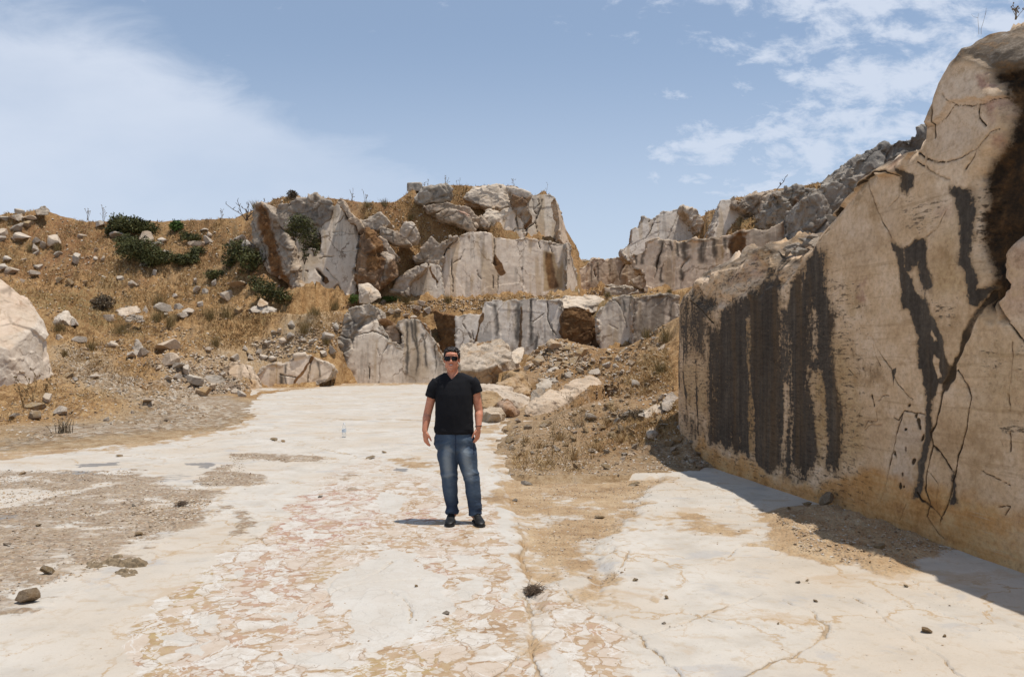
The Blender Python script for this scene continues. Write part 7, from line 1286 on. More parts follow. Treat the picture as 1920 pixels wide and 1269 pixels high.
def leaf_cloud(blobs, n, size, seed, squash=0.9):
    """leaf sized faces through the volume of several lumps (x, y, z, rx, ry, rz); denser near the outside"""
    rs = np.random.RandomState(seed); vol = np.array([b[3] * b[4] * b[5] for b in blobs]) ** 0.75; vol /= vol.sum(); C = []; 
    pick = rs.choice(len(blobs), n, p=vol); B = np.array(blobs)[pick]
    d = rs.normal(size=(n, 3)); d /= np.linalg.norm(d, axis=1)[:, None]; r = rs.rand(n) ** 0.42
    lump = 1 + 0.45 * fbm(d + B[:, :3] * 0.7, 2.2, 3, seed)
    c = B[:, :3] + d * (r * lump)[:, None] * B[:, 3:]
    a = rs.normal(size=(n, 3)); a[:, 2] *= 0.7; a /= np.linalg.norm(a, axis=1)[:, None]; b = np.cross(a, rs.normal(size=(n, 3))); b /= np.linalg.norm(b, axis=1)[:, None]
    L = size * rs.uniform(0.6, 1.5, n)[:, None]; w = L * 0.34
    V = np.stack([c - a * L * 0.5, c + b * w * 0.5, c + a * L * 0.5, c - b * w * 0.5], 1)
    F = np.arange(n * 4).reshape(n, 4); hue = np.clip(0.45 + 0.9 * fbm(c, 1.6 / max(0.15, np.mean([q[3] for q in blobs])), 2, seed + 3) + rs.normal(0, 0.18, n), 0, 1)
    return V.reshape(-1, 3), F, np.repeat(hue, 4)
def stems(bm, paths):
    for pts, r0, r1 in paths: tube(bm, pts, np.linspace(r0, r1, len(pts)), 6)
def shrub(lumps, n, leaf, label, mat='green', name='shrub', cat='shrub', Y=None, group=None, seed=1):
    """lumps: (px, py, w, h) in photo pixels; the first one gives the depth unless Y is set"""
    px, py, w, h = lumps[0]; G = on_ground(px, py + h * 0.45) if Y is None else at(px, py + h * 0.45, Y)
    if G is None: return
    s = G[1] / FPX; root = empty(name, G); tag(root, label, cat, group, 'thing'); bl = []
    for (ax, ay, aw, ah) in lumps:
        g = on_ground(ax, ay + ah * 0.45) if Y is None else at(ax, ay + ah * 0.45, Y)
        if g is None: g = G
        c = g - G; sc = g[1] / FPX; bl.append((c[0], c[1], c[2] + ah * 0.45 * sc, aw * 0.5 * sc, aw * 0.42 * sc, ah * 0.5 * sc))
    V, F, hv = leaf_cloud(bl, n, leaf * s, seed); obj('foliage', np_mesh('foliage', V, F, {'lv': hv}, smooth=False), M[mat], root)
    bm = bmesh.new(); rs = np.random.RandomState(seed)
    for b in bl:
        for q in range(4):
            e = np.array(b[:3]) + rs.uniform(-0.6, 0.6, 3) * b[3:]; f = np.array([b[0] * 0.9, b[1], b[2] - b[5] * 1.05]); m_ = (e + f) / 2 + rs.normal(0, 0.1, 3) * b[5]
            stems(bm, [([f, m_, e], 0.03, 0.008)])
    obj('stem', bm_mesh(bm, 'stem'), M['twig'], root); return root
shrub([(245, 422, 70, 34), (222, 418, 34, 34), (272, 428, 50, 26), (205, 432, 20, 26)], 5200, 5.0, 'broad dark green shrub on the left hill crest', seed=11)
shrub([(262, 468, 80, 46), (235, 455, 40, 34), (300, 482, 60, 30), (285, 492, 50, 22)], 6500, 5.0, 'largest dark green shrub, spilling down the left hill below the crest', seed=12)
shrub([(348, 487, 52, 26), (362, 482, 24, 24)], 2200, 4.6, 'low dark green shrub at the right tail of the largest shrub', seed=13)
shrub([(331, 424, 26, 22)], 900, 5.0, 'bright green bush just below the left skyline', 'bright', 'bush', 'bush', seed=14)
shrub([(360, 446, 40, 16), (345, 440, 20, 14)], 900, 4.4, 'olive green bush below the bright green bush', seed=15)
shrub([(445, 470, 50, 44), (470, 490, 50, 50), (430, 490, 30, 30)], 2600, 5.5, 'dark green bush in the hollow beside the brown rock flank', seed=16)
shrub([(405, 515, 40, 20)], 900, 4.6, 'low green bush left of the hollow', seed=17)
shrub([(500, 545, 50, 40), (530, 556, 40, 28), (480, 530, 30, 30)], 2600, 5.0, 'dark undergrowth at the foot of the brown rock flank', seed=18)
shrub([(193, 566, 42, 30)], 1400, 4.2, 'grey brown thorny bush on the middle of the left hill', 'sage', 'bush', 'bush', seed=19)
shrub([(562, 418, 50, 34), (575, 440, 40, 50), (592, 460, 18, 40), (550, 432, 30, 30), (572, 475, 16, 40)], 3400, 4.2, 'green shrub hanging in the cleft of the left outcrop', Y=48.6, seed=20)
shrub([(548, 364, 20, 15)], 700, 3.6, 'small round bush on top of the left outcrop', 'sage', 'bush', 'bush', seed=21)
shrub([(664, 560, 24, 18)], 500, 4.0, 'fresh green bush between pointed slab and perched block', 'bright', 'bush', 'bush', seed=22)
shrub([(730, 560, 34, 12)], 500, 4.0, 'low green weeds right of the perched block', 'bright', 'bush', 'bush', seed=23)
shrub([(1448, 411, 30, 22), (1462, 405, 16, 26)], 900, 4.4, 'green bush in the gully of the right terraces', Y=56, seed=24)
shrub([(370, 470, 30, 16)], 500, 4.4, 'small green bush among the rocks of the upper left hill', seed=25)
shrub([(1190, 775, 40, 22), (1165, 780, 24, 16)], 900, 3.2, 'pale grey thorny scrub on the rubble near the wall', 'sage', 'bush', 'bush', seed=26)
# bare twigs and seed stalks on the skyline
def twig_plant(base, h, label, name, cat, n=5, seed=1, r=0.02, bend=0.3, heads=True, mat='stalk', fork=2):
    rs = np.random.RandomState(seed); bm = bmesh.new(); hb = bmesh.new(); k = 0
    root = empty(name, base); tag(root, label, cat, None, 'thing')
    for q in range(n):
        d = np.r_[rs.normal(0, bend, 2), 1.0]; L = h * rs.uniform(0.65, 1.0); p = [np.r_[rs.normal(0, 0.04, 2) * h, -0.05]]
        for t in range(4): p.append(p[-1] + d * L / 4 + rs.normal(0, 0.03, 3) * h); d = d + np.r_[rs.normal(0, bend * 0.5, 2), 0]
        tube(bm, p, np.linspace(r, r * 0.5, 5), 5); tips = [p[-1]]
        for g in range(fork):
            j = rs.randint(2, 5); e = p[j] + np.r_[rs.normal(0, 0.5, 2), 0.8] * L * 0.22; tube(bm, [p[j], (p[j] + e) / 2 + rs.normal(0, .02, 3) * h, e], [r * 0.7, r * 0.5, r * 0.35], 5); tips.append(e)
        if heads:
            for e in tips:
                bmesh.ops.create_icosphere(hb, subdivisions=1, radius=r * 2.0); hb.verts.ensure_lookup_table()
                for v in hb.verts[-12:]: v.co = Vector(np.array(v.co) * (1, 1, 1.5) + e)
    obj('stalk', bm_mesh(bm, 'stalk'), M[mat], root)
    if heads: obj('seed_head', bm_mesh(hb, 'seed_head'), M[mat], root)
    else: hb.free()
    return root
for px, py, hp, n, lab in [(795, 350, 18, 2, 'thin dry stalks right of the stone post on the summit'), (804, 349, 15, 2, 'short dry stalks over the dark lichen boulder'), (836, 348, 20, 4, 'cluster of dry seed stalks on the summit skyline'), (860, 347, 14, 2, 'sparse dry stalks left of the largest skyline boulder'), (964, 350, 20, 2, 'forked dry stalk right of the largest skyline boulder'), (1025, 364, 26, 1, 'single tall dry stalk above the cracked summit block'),
                           (165, 412, 22, 5, 'tall wispy grass stalks on the left hill crest'), (195, 413, 30, 5, 'tallest wispy grass stalks left of the crest shrub'), (660, 375, 22, 4, 'wispy stalks on the skyline right of the pointed slab'), (685, 378, 20, 4, 'leaning stalks on the skyline near the saddle tufts'), (415, 408, 18, 4, 'dry stalks on the crest left of the bare bush')]:
    g = on_ground(px, py + 3)
    if g is None: g = at(px, py, 60)
    twig_plant(g, hp * g[1] / FPX, lab, 'dry_stalks', 'dry plant', n, int(px), 0.013, 0.12)
g = at(1456, 356, 57); twig_plant(g, 38 * 57 / FPX, 'bare dead branch sticking up from the right skyline', 'dead_branch', 'branch', 1, 5, 0.035, 0.5, False, 'twig', 7)
g = at(462, 412, 55); twig_plant(g, 34 * 55 / FPX, 'bare dark thorny bush at the left end of the outcrop skyline', 'bare_bush', 'bush', 9, 8, 0.035, 0.7, False, 'twig', 4)
g = at(1905, 26, 6.4); twig_plant(g, 0.14, 'small dry plant on top of the wall in the upper right corner', 'dry_stalks', 'dry plant', 6, 9, 0.003, 0.3, True, 'stalk', 2)
g = at(1836, 56, 7.2); twig_plant(g, 0.30, 'very thin dry stalk on the rounded top of the stained wall', 'dry_stalks', 'dry plant', 2, 10, 0.0018, 0.15, False, 'stalk', 1)
for q, (px, py, hp, n) in enumerate([(985, 880, 60, 3), (1005, 868, 70, 4), (1035, 860, 60, 4), (1060, 872, 56, 4), (1075, 850, 50, 4), (1040, 815, 40, 5), (1085, 820, 46, 4), (1095, 790, 36, 6), (1060, 800, 36, 5), (1110, 860, 46, 4), (1140, 850, 40, 3), (1020, 890, 40, 3), (1170, 820, 36, 4), (975, 850, 34, 3), (1130, 805, 34, 5), (1075, 765, 34, 6), (1195, 845, 32, 3)]):
    g = on_ground(px, py, 8.6)
    if g is None: continue
    twig_plant(g, hp * g[1] / FPX, 'dry brown weed with bare branching stalks on the rubble between man and wall', 'dry_weed', 'weed', n, 40 + q, 0.0035, 0.35, True, 'stalk', 5)['group'] = 'dry weeds on the rubble by the wall'
for px, py, hp, lab in [(42, 765, 48, 'thin dry weed in front of the cut off block, left one'), (62, 758, 60, 'slanting dry weed at the right foot of the cut off block'), (90, 745, 40, 'dry weed at the right corner of the cut off block')]:
    g = on_ground(px, py); twig_plant(g, hp * g[1] / FPX, lab, 'dry_weed', 'weed', 3, int(px), 0.012, 0.3, True, 'stalk', 4)
# wiry dark clump at the channel edge, rust coloured clump in the gravel, crusts of dried mud
def wire_ball(px, py, w, h, label, mat, seed, n=150):
    g = gnd(px, py + h * 0.4); s = g[1] / FPX; rs = np.random.RandomState(seed); bm = bmesh.new()
    for q in range(n):
        p = rs.normal(0, 0.36, 3) * (w * s * 0.5, w * s * 0.45, h * s * 0.5) + (0, 0, h * s * 0.35); d = rs.normal(0, 1, 3) * (w * s * 0.3, w * s * 0.3, h * s * 0.25)
        P = [p - d * 0.6, p + rs.normal(0, 0.1, 3) * w * s * 0.3, p + d * 0.6]
        for v in P: v[2] = max(v[2], -0.01)
        tube(bm, P, [0.0015, 0.0022, 0.0012], 4)
    o = obj('dry_root_clump', bm_mesh(bm, 'dry_root_clump'), M[mat], loc=(g[0], g[1], floor_z(g[0], g[1]))); tag(o, label, 'dry plant', None, 'thing')
wire_ball(1000, 1095, 38, 24, 'dark tangled root clump at the lower end of the dirt channel', 'twig', 3, 220)
wire_ball(340, 944, 22, 14, 'rust brown tangle of dry roots in the left gravel', 'twig', 4, 120)
M['mud'] = material('dried_mud', _plain((0.21, 0.155, 0.095), 0.95, 0.4, 40.0))
def mud(pts, label, seed, t=0.03):
    g = gpoly(pts); c = g.mean(0); n = 70; lo, hi = g.min(0) - .03, g.max(0) + .03
    x, y = np.meshgrid(np.linspace(lo[0], hi[0], n), np.linspace(lo[1], hi[1], n)); Q = np.c_[x.ravel(), y.ravel()]
    d = sd_poly(Q + np.c_[fbm(Q, 9, 3, seed), fbm(Q, 9, 3, seed + 1)] * 0.03, g); w1, w2, wr = worley(np.c_[Q, Q[:, 0] * 0], 9, seed + 2)
    z = t * sstep(d, -0.01, 0.03) * (0.6 + 0.5 * wr + 0.8 * fbm(Q, 7, 3, seed + 3)) * (0.35 + 0.65 * sstep(w2 - w1, 0.02, 0.1)) - 0.016
    me = np_mesh('mud_crust', np.c_[Q, z + np.array([floor_z(*c)])], grid_faces(n, n)); o = obj('mud_crust', me, M['mud']); tag(o, label, 'mud', None, 'thing')
mud([(155, 1058), (180, 1048), (230, 1045), (250, 1052), (284, 1056), (270, 1064), (220, 1062), (160, 1066)], 'large cracked crust of dried mud on the floor below the left gravel', 5, 0.05)
mud([(215, 1072), (235, 1065), (258, 1070), (262, 1076), (235, 1084), (218, 1080)], 'smaller crust of dried mud in front of the large one', 6, 0.04)
# dry grass past counting, over the hills
def dry_grass():
    rs = np.random.RandomState(77); R0 = []; Hs = []; Ws = []; Cs = []
    def field(poly, n, hmin, hmax, per, dens=0.0):
        for px, py in scatter_px(poly, n, rs):
            P = on_ground(px, py)
            if P is None: continue
            if perlin(np.array([[P[0] * 0.35, P[1] * 0.35, 0.5]]), 91)[0] < dens + rs.uniform(-0.35, 0.1): continue
            s = P[1] / FPX; k = per; q = rs.normal(0, 1, (k, 2)) * 3.0 * s
            R0.append(np.c_[P[0] + q[:, 0], P[1] + q[:, 1] * 2, th(P[0] + q[:, 0], P[1] + q[:, 1] * 2) - 0.02]); Hs.append(rs.uniform(hmin, hmax, k) * s); Ws.append(np.full(k, 1.0 * s)); Cs.append(np.clip(rs.normal(0.5 + 0.35 * perlin(np.array([[P[0] * 0.2, P[1] * 0.2, 3.5]]), 92)[0], 0.22, k), 0, 1))
    field([(0, 398), (80, 394), (160, 412), (450, 408), (540, 560), (460, 600), (300, 610), (100, 630), (0, 600)], 5200, 2.5, 7, 9)
    field([(100, 610), (300, 600), (460, 590), (650, 575), (650, 610), (560, 650), (400, 655), (120, 680)], 2600, 2.5, 6.5, 9)
    field([(95, 680), (300, 650), (400, 690), (330, 735), (120, 760), (0, 800), (0, 770)], 1100, 3, 8, 8)
    field([(470, 372), (650, 360), (740, 378), (770, 352), (1040, 352), (1050, 420), (880, 480), (800, 500), (700, 530), (680, 400), (480, 400)], 2600, 2.5, 7, 9)
    field([(640, 572), (850, 558), (1060, 552), (1060, 565), (850, 592), (700, 592)], 900, 2.5, 7, 8)
    field([(1080, 470), (1180, 470), (1240, 392), (1500, 335), (1560, 345), (1480, 420), (1260, 460), (1260, 556), (1100, 558), (1085, 490)], 1500, 2.5, 6, 8)
    field([(950, 800), (985, 800), (1130, 765), (1240, 620), (1262, 700), (1275, 790), (1325, 868), (1150, 888), (960, 880)], 3800, 3, 13, 9); field([(1100, 690), (1240, 620), (1262, 700), (1268, 770), (1180, 760)], 900, 3, 10, 8)
    o_V, o_F, lv = blades(np.vstack(R0), np.concatenate(Hs), np.concatenate(Ws), 0.9, 2, 78, cv=np.concatenate(Cs))
    o = obj('dry_grass', np_mesh('dry_grass', o_V, o_F, {'lv': lv}), M['straw']); tag(o, 'short dry straw coloured grass covering the hills and terraces', 'dry grass', kind='stuff')
dry_grass()
# ================================================================== the man and his bottle
SKN = lambda k, setp, b: setp(Base_Color=k.ramp(k.noise(k.coord('Object'), 28, 5, 0.6), [(0.3, (0.50, 0.19, 0.11)), (0.7, (0.62, 0.29, 0.18))]), Roughness=0.5, Subsurface_Weight=0.08, Subsurface_Scale=0.01, Subsurface_Radius=(1, 0.35, 0.2))
M['skin'] = material('skin', SKN)
M['hair'] = material('dark_hair', _plain((0.022, 0.015, 0.011), 0.55, 0.5, 90))
M['shirt'] = material('black_cotton', _plain((0.007, 0.007, 0.009), 0.9, 0.3, 200))
def _denim(k, setp, b):
    P = k.coord('Object'); fade = k.attr('fd', 2)
    n = k.noise(k.mul(P, (18, 18, 40)), 1, 6, 0.65); w = k.noise(k.mul(P, (500, 500, 300)), 1, 2, 0.5)
    c = k.ramp(k.m('ADD', fade, k.m('MULTIPLY', k.m('SUBTRACT', n, 0.5), 0.18)), [(0.1, (0.022, 0.034, 0.062)), (0.45, (0.062, 0.092, 0.135)), (0.95, (0.29, 0.33, 0.355))])
    c = k.mix(0.25, c, k.mix(1.0, c, k.ramp(w, [(0.3, (0.5, 0.5, 0.5)), (0.7, (1.6, 1.6, 1.6))]), 'MULTIPLY'))
    setp(Base_Color=c, Roughness=0.85)
M['denim'] = material('blue_denim', _denim)
M['leather'] = material('black_leather', _plain((0.012, 0.011, 0.010), 0.45, 0.3, 60)); M['sole'] = material('rubber_sole', _plain((0.02, 0.018, 0.016), 0.8))
M['black'] = material('black_plastic', _plain((0.006, 0.006, 0.007), 0.18, 0.1)); M['lens'] = material('dark_lens', _plain((0.004, 0.004, 0.005), 0.06, 0.1))
M['teeth'] = material('teeth', _plain((0.62, 0.57, 0.50), 0.4, 0.05)); M['lip'] = material('lips', _plain((0.30, 0.10, 0.085), 0.5, 0.1)); M['eye'] = material('eye', _plain((0.5, 0.46, 0.42), 0.3, 0.05))
PY0 = 7.55; PS = PY0 / FPX; PX0 = 862
man = empty('person', ((PX0 - CX) * PS, PY0, 0.0))
tag(man, 'smiling man in sunglasses, black v-neck T-shirt and blue jeans standing on the white floor', 'person', None, 'thing')
def lp(px, py, y=0.0): return Vector(((px - PX0) * PS, y, CAMH - (py - HY) * PS))
def ell(bm, c, r, sub=3, rot=None):
    g = bmesh.ops.create_icosphere(bm, subdivisions=sub, radius=1.0)['verts']
    for v in g:
        q = Vector((v.co.x * r[0], v.co.y * r[1], v.co.z * r[2]))
        if rot: q = rot @ q
        v.co = q + Vector(c)
def limb(bm, pts, radii, seg=16):
    """tapered limb with rounded ends"""
    pts = [Vector(p) for p in pts]; r = [x if hasattr(x, '__len__') else (x, x) for x in radii]
    P = [pts[0] + (pts[0] - pts[1]).normalized() * max(r[0]) * t for t in (0.9, 0.55)] + pts + [pts[-1] + (pts[-1] - pts[-2]).normalized() * max(r[-1]) * t for t in (0.55, 0.9)]
    Rr = [(r[0][0] * k, r[0][1] * k) for k in (0.40, 0.83)] + r + [(r[-1][0] * k, r[-1][1] * k) for k in (0.83, 0.40)]
    tube(bm, P, Rr, seg)
def rings(bm, R_, seg=28):
    """stack of (x, y, z, rx, ry) ellipses, closed"""
    L = [[bm.verts.new((x + rx * math.copysign(abs(math.cos(a)) ** 0.86, math.cos(a)), y + ry * math.copysign(abs(math.sin(a)) ** 0.86, math.sin(a)), z)) for a in [2 * math.pi * k / seg for k in range(seg)]] for x, y, z, rx, ry in R_]
    for a, b in zip(L[:-1], L[1:]):
        for k in range(seg): bm.faces.new((a[k], a[(k + 1) % seg], b[(k + 1) % seg], b[k]))
    bm.faces.new(L[0][::-1]); bm.faces.new(L[-1])
HC = lp(847, 675); hx, hz = HC.x, 1.655
SHL, SHR = Vector((-0.238, 0.015, 1.420)), Vector((0.128, 0.015, 1.428)); TC = -0.055
ELL, WRL = lp(801, 776, 0.03), lp(797.5, 806, -0.04); ELR, WRR = lp(897.5, 770, 0.03), lp(897.5, 800, -0.05)
def hand(bm, W, tdir, ndir, curl):
    """W wrist; tdir thumb side, ndir palm normal; fingers hang down and curl to the palm"""
    t = Vector(tdir).normalized(); n = Vector(ndir).normalized(); d = Vector((0, 0, -1)) + n * 0.10; d.normalize()
    pc = W + d * 0.052
    m3 = __import__('mathutils').Matrix((t, n, d)).transposed()
    ell(bm, pc, (0.041, 0.0165, 0.050), 3, m3); ell(bm, W + d * 0.012, (0.029, 0.021, 0.032), 3, m3); ell(bm, W + d * 0.05 + t * 0.026 + n * 0.008, (0.018, 0.016, 0.034), 3, m3)
    for q, (o, L, sp) in enumerate([(0.030, 0.071, 0.16), (0.0105, 0.079, 0.05), (-0.0095, 0.074, -0.05), (-0.028, 0.058, -0.17)]):
        p = pc + t * o + d * (0.040 - abs(o) * 0.12); v = (d + t * sp * 0.6 + n * 0.10).normalized(); P = [p]; c = curl * (0.8 + 0.14 * q)
        for f, k in ((0.46, 0.5), (0.31, 1.0), (0.23, 0.8)):
            v = (v + n * c * k).normalized(); P.append(P[-1] + v * L * f)
        limb(bm, P, [0.0092, 0.0086, 0.0078, 0.0066], 10)
    p = W + d * 0.030 + t * 0.030; v = (d * 0.72 + t * 0.66 + n * 0.22).normalized(); P = [p, p + v * 0.034]; v = (d * 0.95 + t * 0.25 + n * 0.3).normalized(); P += [P[-1] + v * 0.029, P[-1] + v * 0.052]
    limb(bm, P, [0.0125, 0.0108, 0.0098, 0.0076], 10)
bm = bmesh.new()
# skull, face and neck
ell(bm, (hx, 0.018, 1.672), (0.0735, 0.094, 0.088)); ell(bm, (hx, -0.022, 1.618), (0.0650, 0.070, 0.078)); ell(bm, (hx, -0.036, 1.570), (0.046, 0.050, 0.040)); ell(bm, (hx, -0.070, 1.549), (0.022, 0.019, 0.018))
ell(bm, (hx, -0.056, 1.702), (0.056, 0.034, 0.026)); ell(bm, (hx - 0.024, -0.074, 1.684), (0.024, 0.013, 0.009)); ell(bm, (hx + 0.024, -0.074, 1.684), (0.024, 0.013, 0.009))
limb(bm, [(hx, -0.080, 1.672), (hx, -0.096, 1.642), (hx, -0.103, 1.629)], [0.0085, 0.0105, 0.0125], 12); ell(bm, (hx - 0.012, -0.092, 1.626), (0.009, 0.010, 0.0075)); ell(bm, (hx + 0.012, -0.092, 1.626), (0.009, 0.010, 0.0075))
for s in (-1, 1):
    ell(bm, (hx + s * 0.040, -0.060, 1.627), (0.024, 0.024, 0.019)); ell(bm, (hx + s * 0.050, -0.012, 1.590), (0.019, 0.040, 0.027)); ell(bm, (hx + s * 0.077, 0.018, 1.648), (0.0085, 0.019, 0.032), 3)
ell(bm, (hx, -0.078, 1.586), (0.026, 0.016, 0.010)); ell(bm, (hx, -0.081, 1.602), (0.030, 0.014, 0.008))
limb(bm, [(TC - 0.005, 0.022, 1.44), (hx + 0.008, 0.014, 1.52), (hx, 0.012, 1.58)], [(0.070, 0.062), (0.057, 0.058), (0.056, 0.060)], 24)
# trunk, legs under the clothes
rings(bm, [(TC, 0.0, 0.74, 0.10, 0.09), (TC, 0.0, 0.84, 0.168, 0.115), (TC, 0, 0.95, 0.165, 0.110), (TC, 0, 1.06, 0.155, 0.104), (TC, 0, 1.20, 0.162, 0.110), (TC, 0.0, 1.32, 0.170, 0.108), (TC, 0.008, 1.40, 0.168, 0.097), (TC, 0.014, 1.445, 0.160, 0.082), (TC - .004, 0.018, 1.475, 0.120, 0.070), (TC - .010, 0.02, 1.505, 0.075, 0.060)])
for sh, el_, wr, sg in ((SHL, ELL, WRL, -1), (SHR, ELR, WRR, 1)):
    ell(bm, sh + Vector((0, 0, -0.014)), (0.056, 0.056, 0.056)); md = sh.lerp(el_, 0.45)
    limb(bm, [sh + Vector((sg * 0.005, 0, -0.01)), md + Vector((sg * 0.006, 0, 0)), el_, el_.lerp(wr, 0.28) + Vector((0, -0.004, 0)), el_.lerp(wr, 0.7), wr], [0.054, 0.047, 0.041, 0.0425, 0.034, (0.029, 0.025)], 18)
hand(bm, WRL, (0.66, -0.75, 0), (0.75, 0.66, 0), 0.30); hand(bm, WRR, (-0.55, -0.83, 0), (-0.83, 0.55, 0), 0.34)
LEG = [[(841, 832, .005, .092), (839.5, 855, -.002, .098), (841.5, 880, -.006, .079), (843, 893, -.008, .071), (844, 920, .012, .070), (847, 945, .02, .058), (847.5, 963, .018, .056)], [(871, 832, .005, .092), (875.5, 855, -.004, .098), (880.5, 880, -.012, .077), (884, 893, -.016, .070), (887, 920, -.002, .071), (890.5, 947, .004, .060), (892, 964, .002, .059)]]
for L in LEG:
    limb(bm, [lp(a, b, y) for a, b, y, r in L], [r * 0.86 for a, b, y, r in L], 18)
skin = remesh(bm, 0.0042, 3, 'body'); V = get_co(skin)
obj('body', skin, M['skin'], man)
# shirt: trunk tube and sleeves as one cloth, V neck opened
bm = bmesh.new()
rings(bm, [(TC + .002, 0.0, 0.908, 0.192, 0.128), (TC, -0.004, 0.93, 0.193, 0.130), (TC - .002, -0.006, 1.00, 0.190, 0.128), (TC - .003, -0.008, 1.10, 0.187, 0.127), (TC - .002, -0.004, 1.20, 0.185, 0.125), (TC, 0.0, 1.30, 0.186, 0.121), (TC, 0.004, 1.37, 0.184, 0.110), (TC, 0.010, 1.425, 0.188, 0.096), (TC, 0.014, 1.450, 0.205, 0.086), (TC, 0.018, 1.474, 0.172, 0.080), (TC - .005, 0.020, 1.500, 0.118, 0.074), (TC - .012, .02, 1.522, 0.084, 0.068)])
for sh, el_, sg, hem in ((SHL, ELL, -1, lp(808.5, 744, 0.012)), (SHR, ELR, 1, lp(893.5, 736, 0.012))):
    ell(bm, sh + Vector((-sg * 0.010, 0, -0.048)), (0.068, 0.068, 0.064)); tube(bm, [sh + Vector((-sg * 0.02, 0, 0.0)), sh.lerp(hem, 0.35), sh.lerp(hem, 0.75), hem + (hem - sh).normalized() * 0.004], [0.066, 0.0635, 0.061, 0.0605], 20)
me = remesh(bm, 0.0055, 11, 'shirt'); V = get_co(me); N = get_no(me)
w = 0.004 * fbm(V * np.array([1.2, 1, 0.6]), 9, 3, 301) + 0.010 * np.maximum(0, fbm(V * np.array([0.7, 0.7, 2.2]), 4.5, 3, 302)) * sstep(V[:, 2], 1.15, 0.95) + 0.006 * ridged(np.c_[V[:, 0] * 0.6 + V[:, 2], V[:, 1], V[:, 2] * 0.4], 6.0, 2, 303) * sstep(np.abs(V[:, 0] - TC), 0.08, 0.17)
set_co(me, V + N * w[:, None])
b2 = bmesh.new(); b2.from_mesh(me); b2.faces.ensure_lookup_table(); vx, vz = lp(848, 711).x, lp(848, 711).z
kill = []
for f in b2.faces:
    c = f.calc_center_median(); r = math.hypot((c.x - TC) / 0.070, (c.y - 0.02) / 0.066)
    if c.z > 1.515 and c.y > -0.03: kill.append(f)
    elif c.y <= -0.02 and c.z > vz + abs(c.x - vx) * 1.12 and abs(c.x - vx) < 0.095: kill.append(f)
    elif c.z < 0.9065 and abs(f.normal.z) > 0.8: kill.append(f)
bmesh.ops.delete(b2, geom=kill, context='FACES'); b2.to_mesh(me); b2.free()
so_ = obj('shirt', me, M['shirt'], man); md = so_.modifiers.new('thick', 'SOLIDIFY'); md.thickness = 0.003; md.offset = 1
# jeans
bm = bmesh.new()
rings(bm, [(TC, 0.002, 0.700, 0.06, 0.08), (TC, 0.004, 0.74, 0.170, 0.112), (TC + .002, 0.004, 0.80, 0.203, 0.128), (TC + .001, 0.002, 0.86, 0.201, 0.128), (TC, 0.0, 0.93, 0.186, 0.120), (TC, 0.0, 0.955, 0.182, 0.118)])
for L in LEG: tube(bm, [lp(a, b, y) for a, b, y, r in L], [(r * 1.10, r * 1.14) for a, b, y, r in L], 22)
me = remesh(bm, 0.0055, 4, 'jeans'); V = get_co(me); N = get_no(me); fd = np.full(len(V), 0.30)
Wk = ridged(np.c_[V[:, 0] * 1.2, V[:, 1], V[:, 2] * 2.6 + 0.6 * np.abs(V[:, 0] - TC)], 3.4, 3, 311); zone = np.maximum.reduce([sstep(V[:, 2], 0.30, 0.10), sstep(np.abs(V[:, 2] - 0.48), 0.10, 0.0) * 0.8, sstep(np.abs(V[:, 2] - 0.80), 0.12, 0.0) * 0.8])
set_co(me, V + N * (0.018 * (Wk - 0.45) * (0.3 + zone) + 0.003 * fbm(V, 12, 3, 312))[:, None])
for L in LEG:
    a = np.array([[lp(p[0], p[1]).x, lp(p[0], p[1]).z] for p in L]); xc = np.interp(V[:, 2], a[::-1, 1], a[::-1, 0])
    fr = sstep(np.abs(V[:, 0] - xc), 0.085, 0.0) * sstep(-V[:, 1], 0.0, 0.07) * (np.abs(V[:, 0] - xc) < 0.11)
    fd = np.maximum(fd, 0.30 + 0.50 * fr * sstep(V[:, 2], 0.36, 0.56) * sstep(V[:, 2], 0.86, 0.74)); fd = np.maximum(fd, 0.3 + 0.18 * fr)
fd += 0.45 * (Wk - 0.5) * zone; fd -= 0.22 * sstep(V[:, 2], 0.33, 0.18)
fd -= 0.3 * (np.abs(np.abs(V[:, 0] - TC - 0.002) - 0.196) < 0.006) * (V[:, 2] > 0.7) + 0.25 * (np.abs(V[:, 0] - lp(856, 830).x) < 0.005) * (V[:, 2] > 0.7) * (V[:, 1] < 0)
set_attrs(me, {'fd': np.clip(fd, 0, 1)}); obj('jeans', me, M['denim'], man)
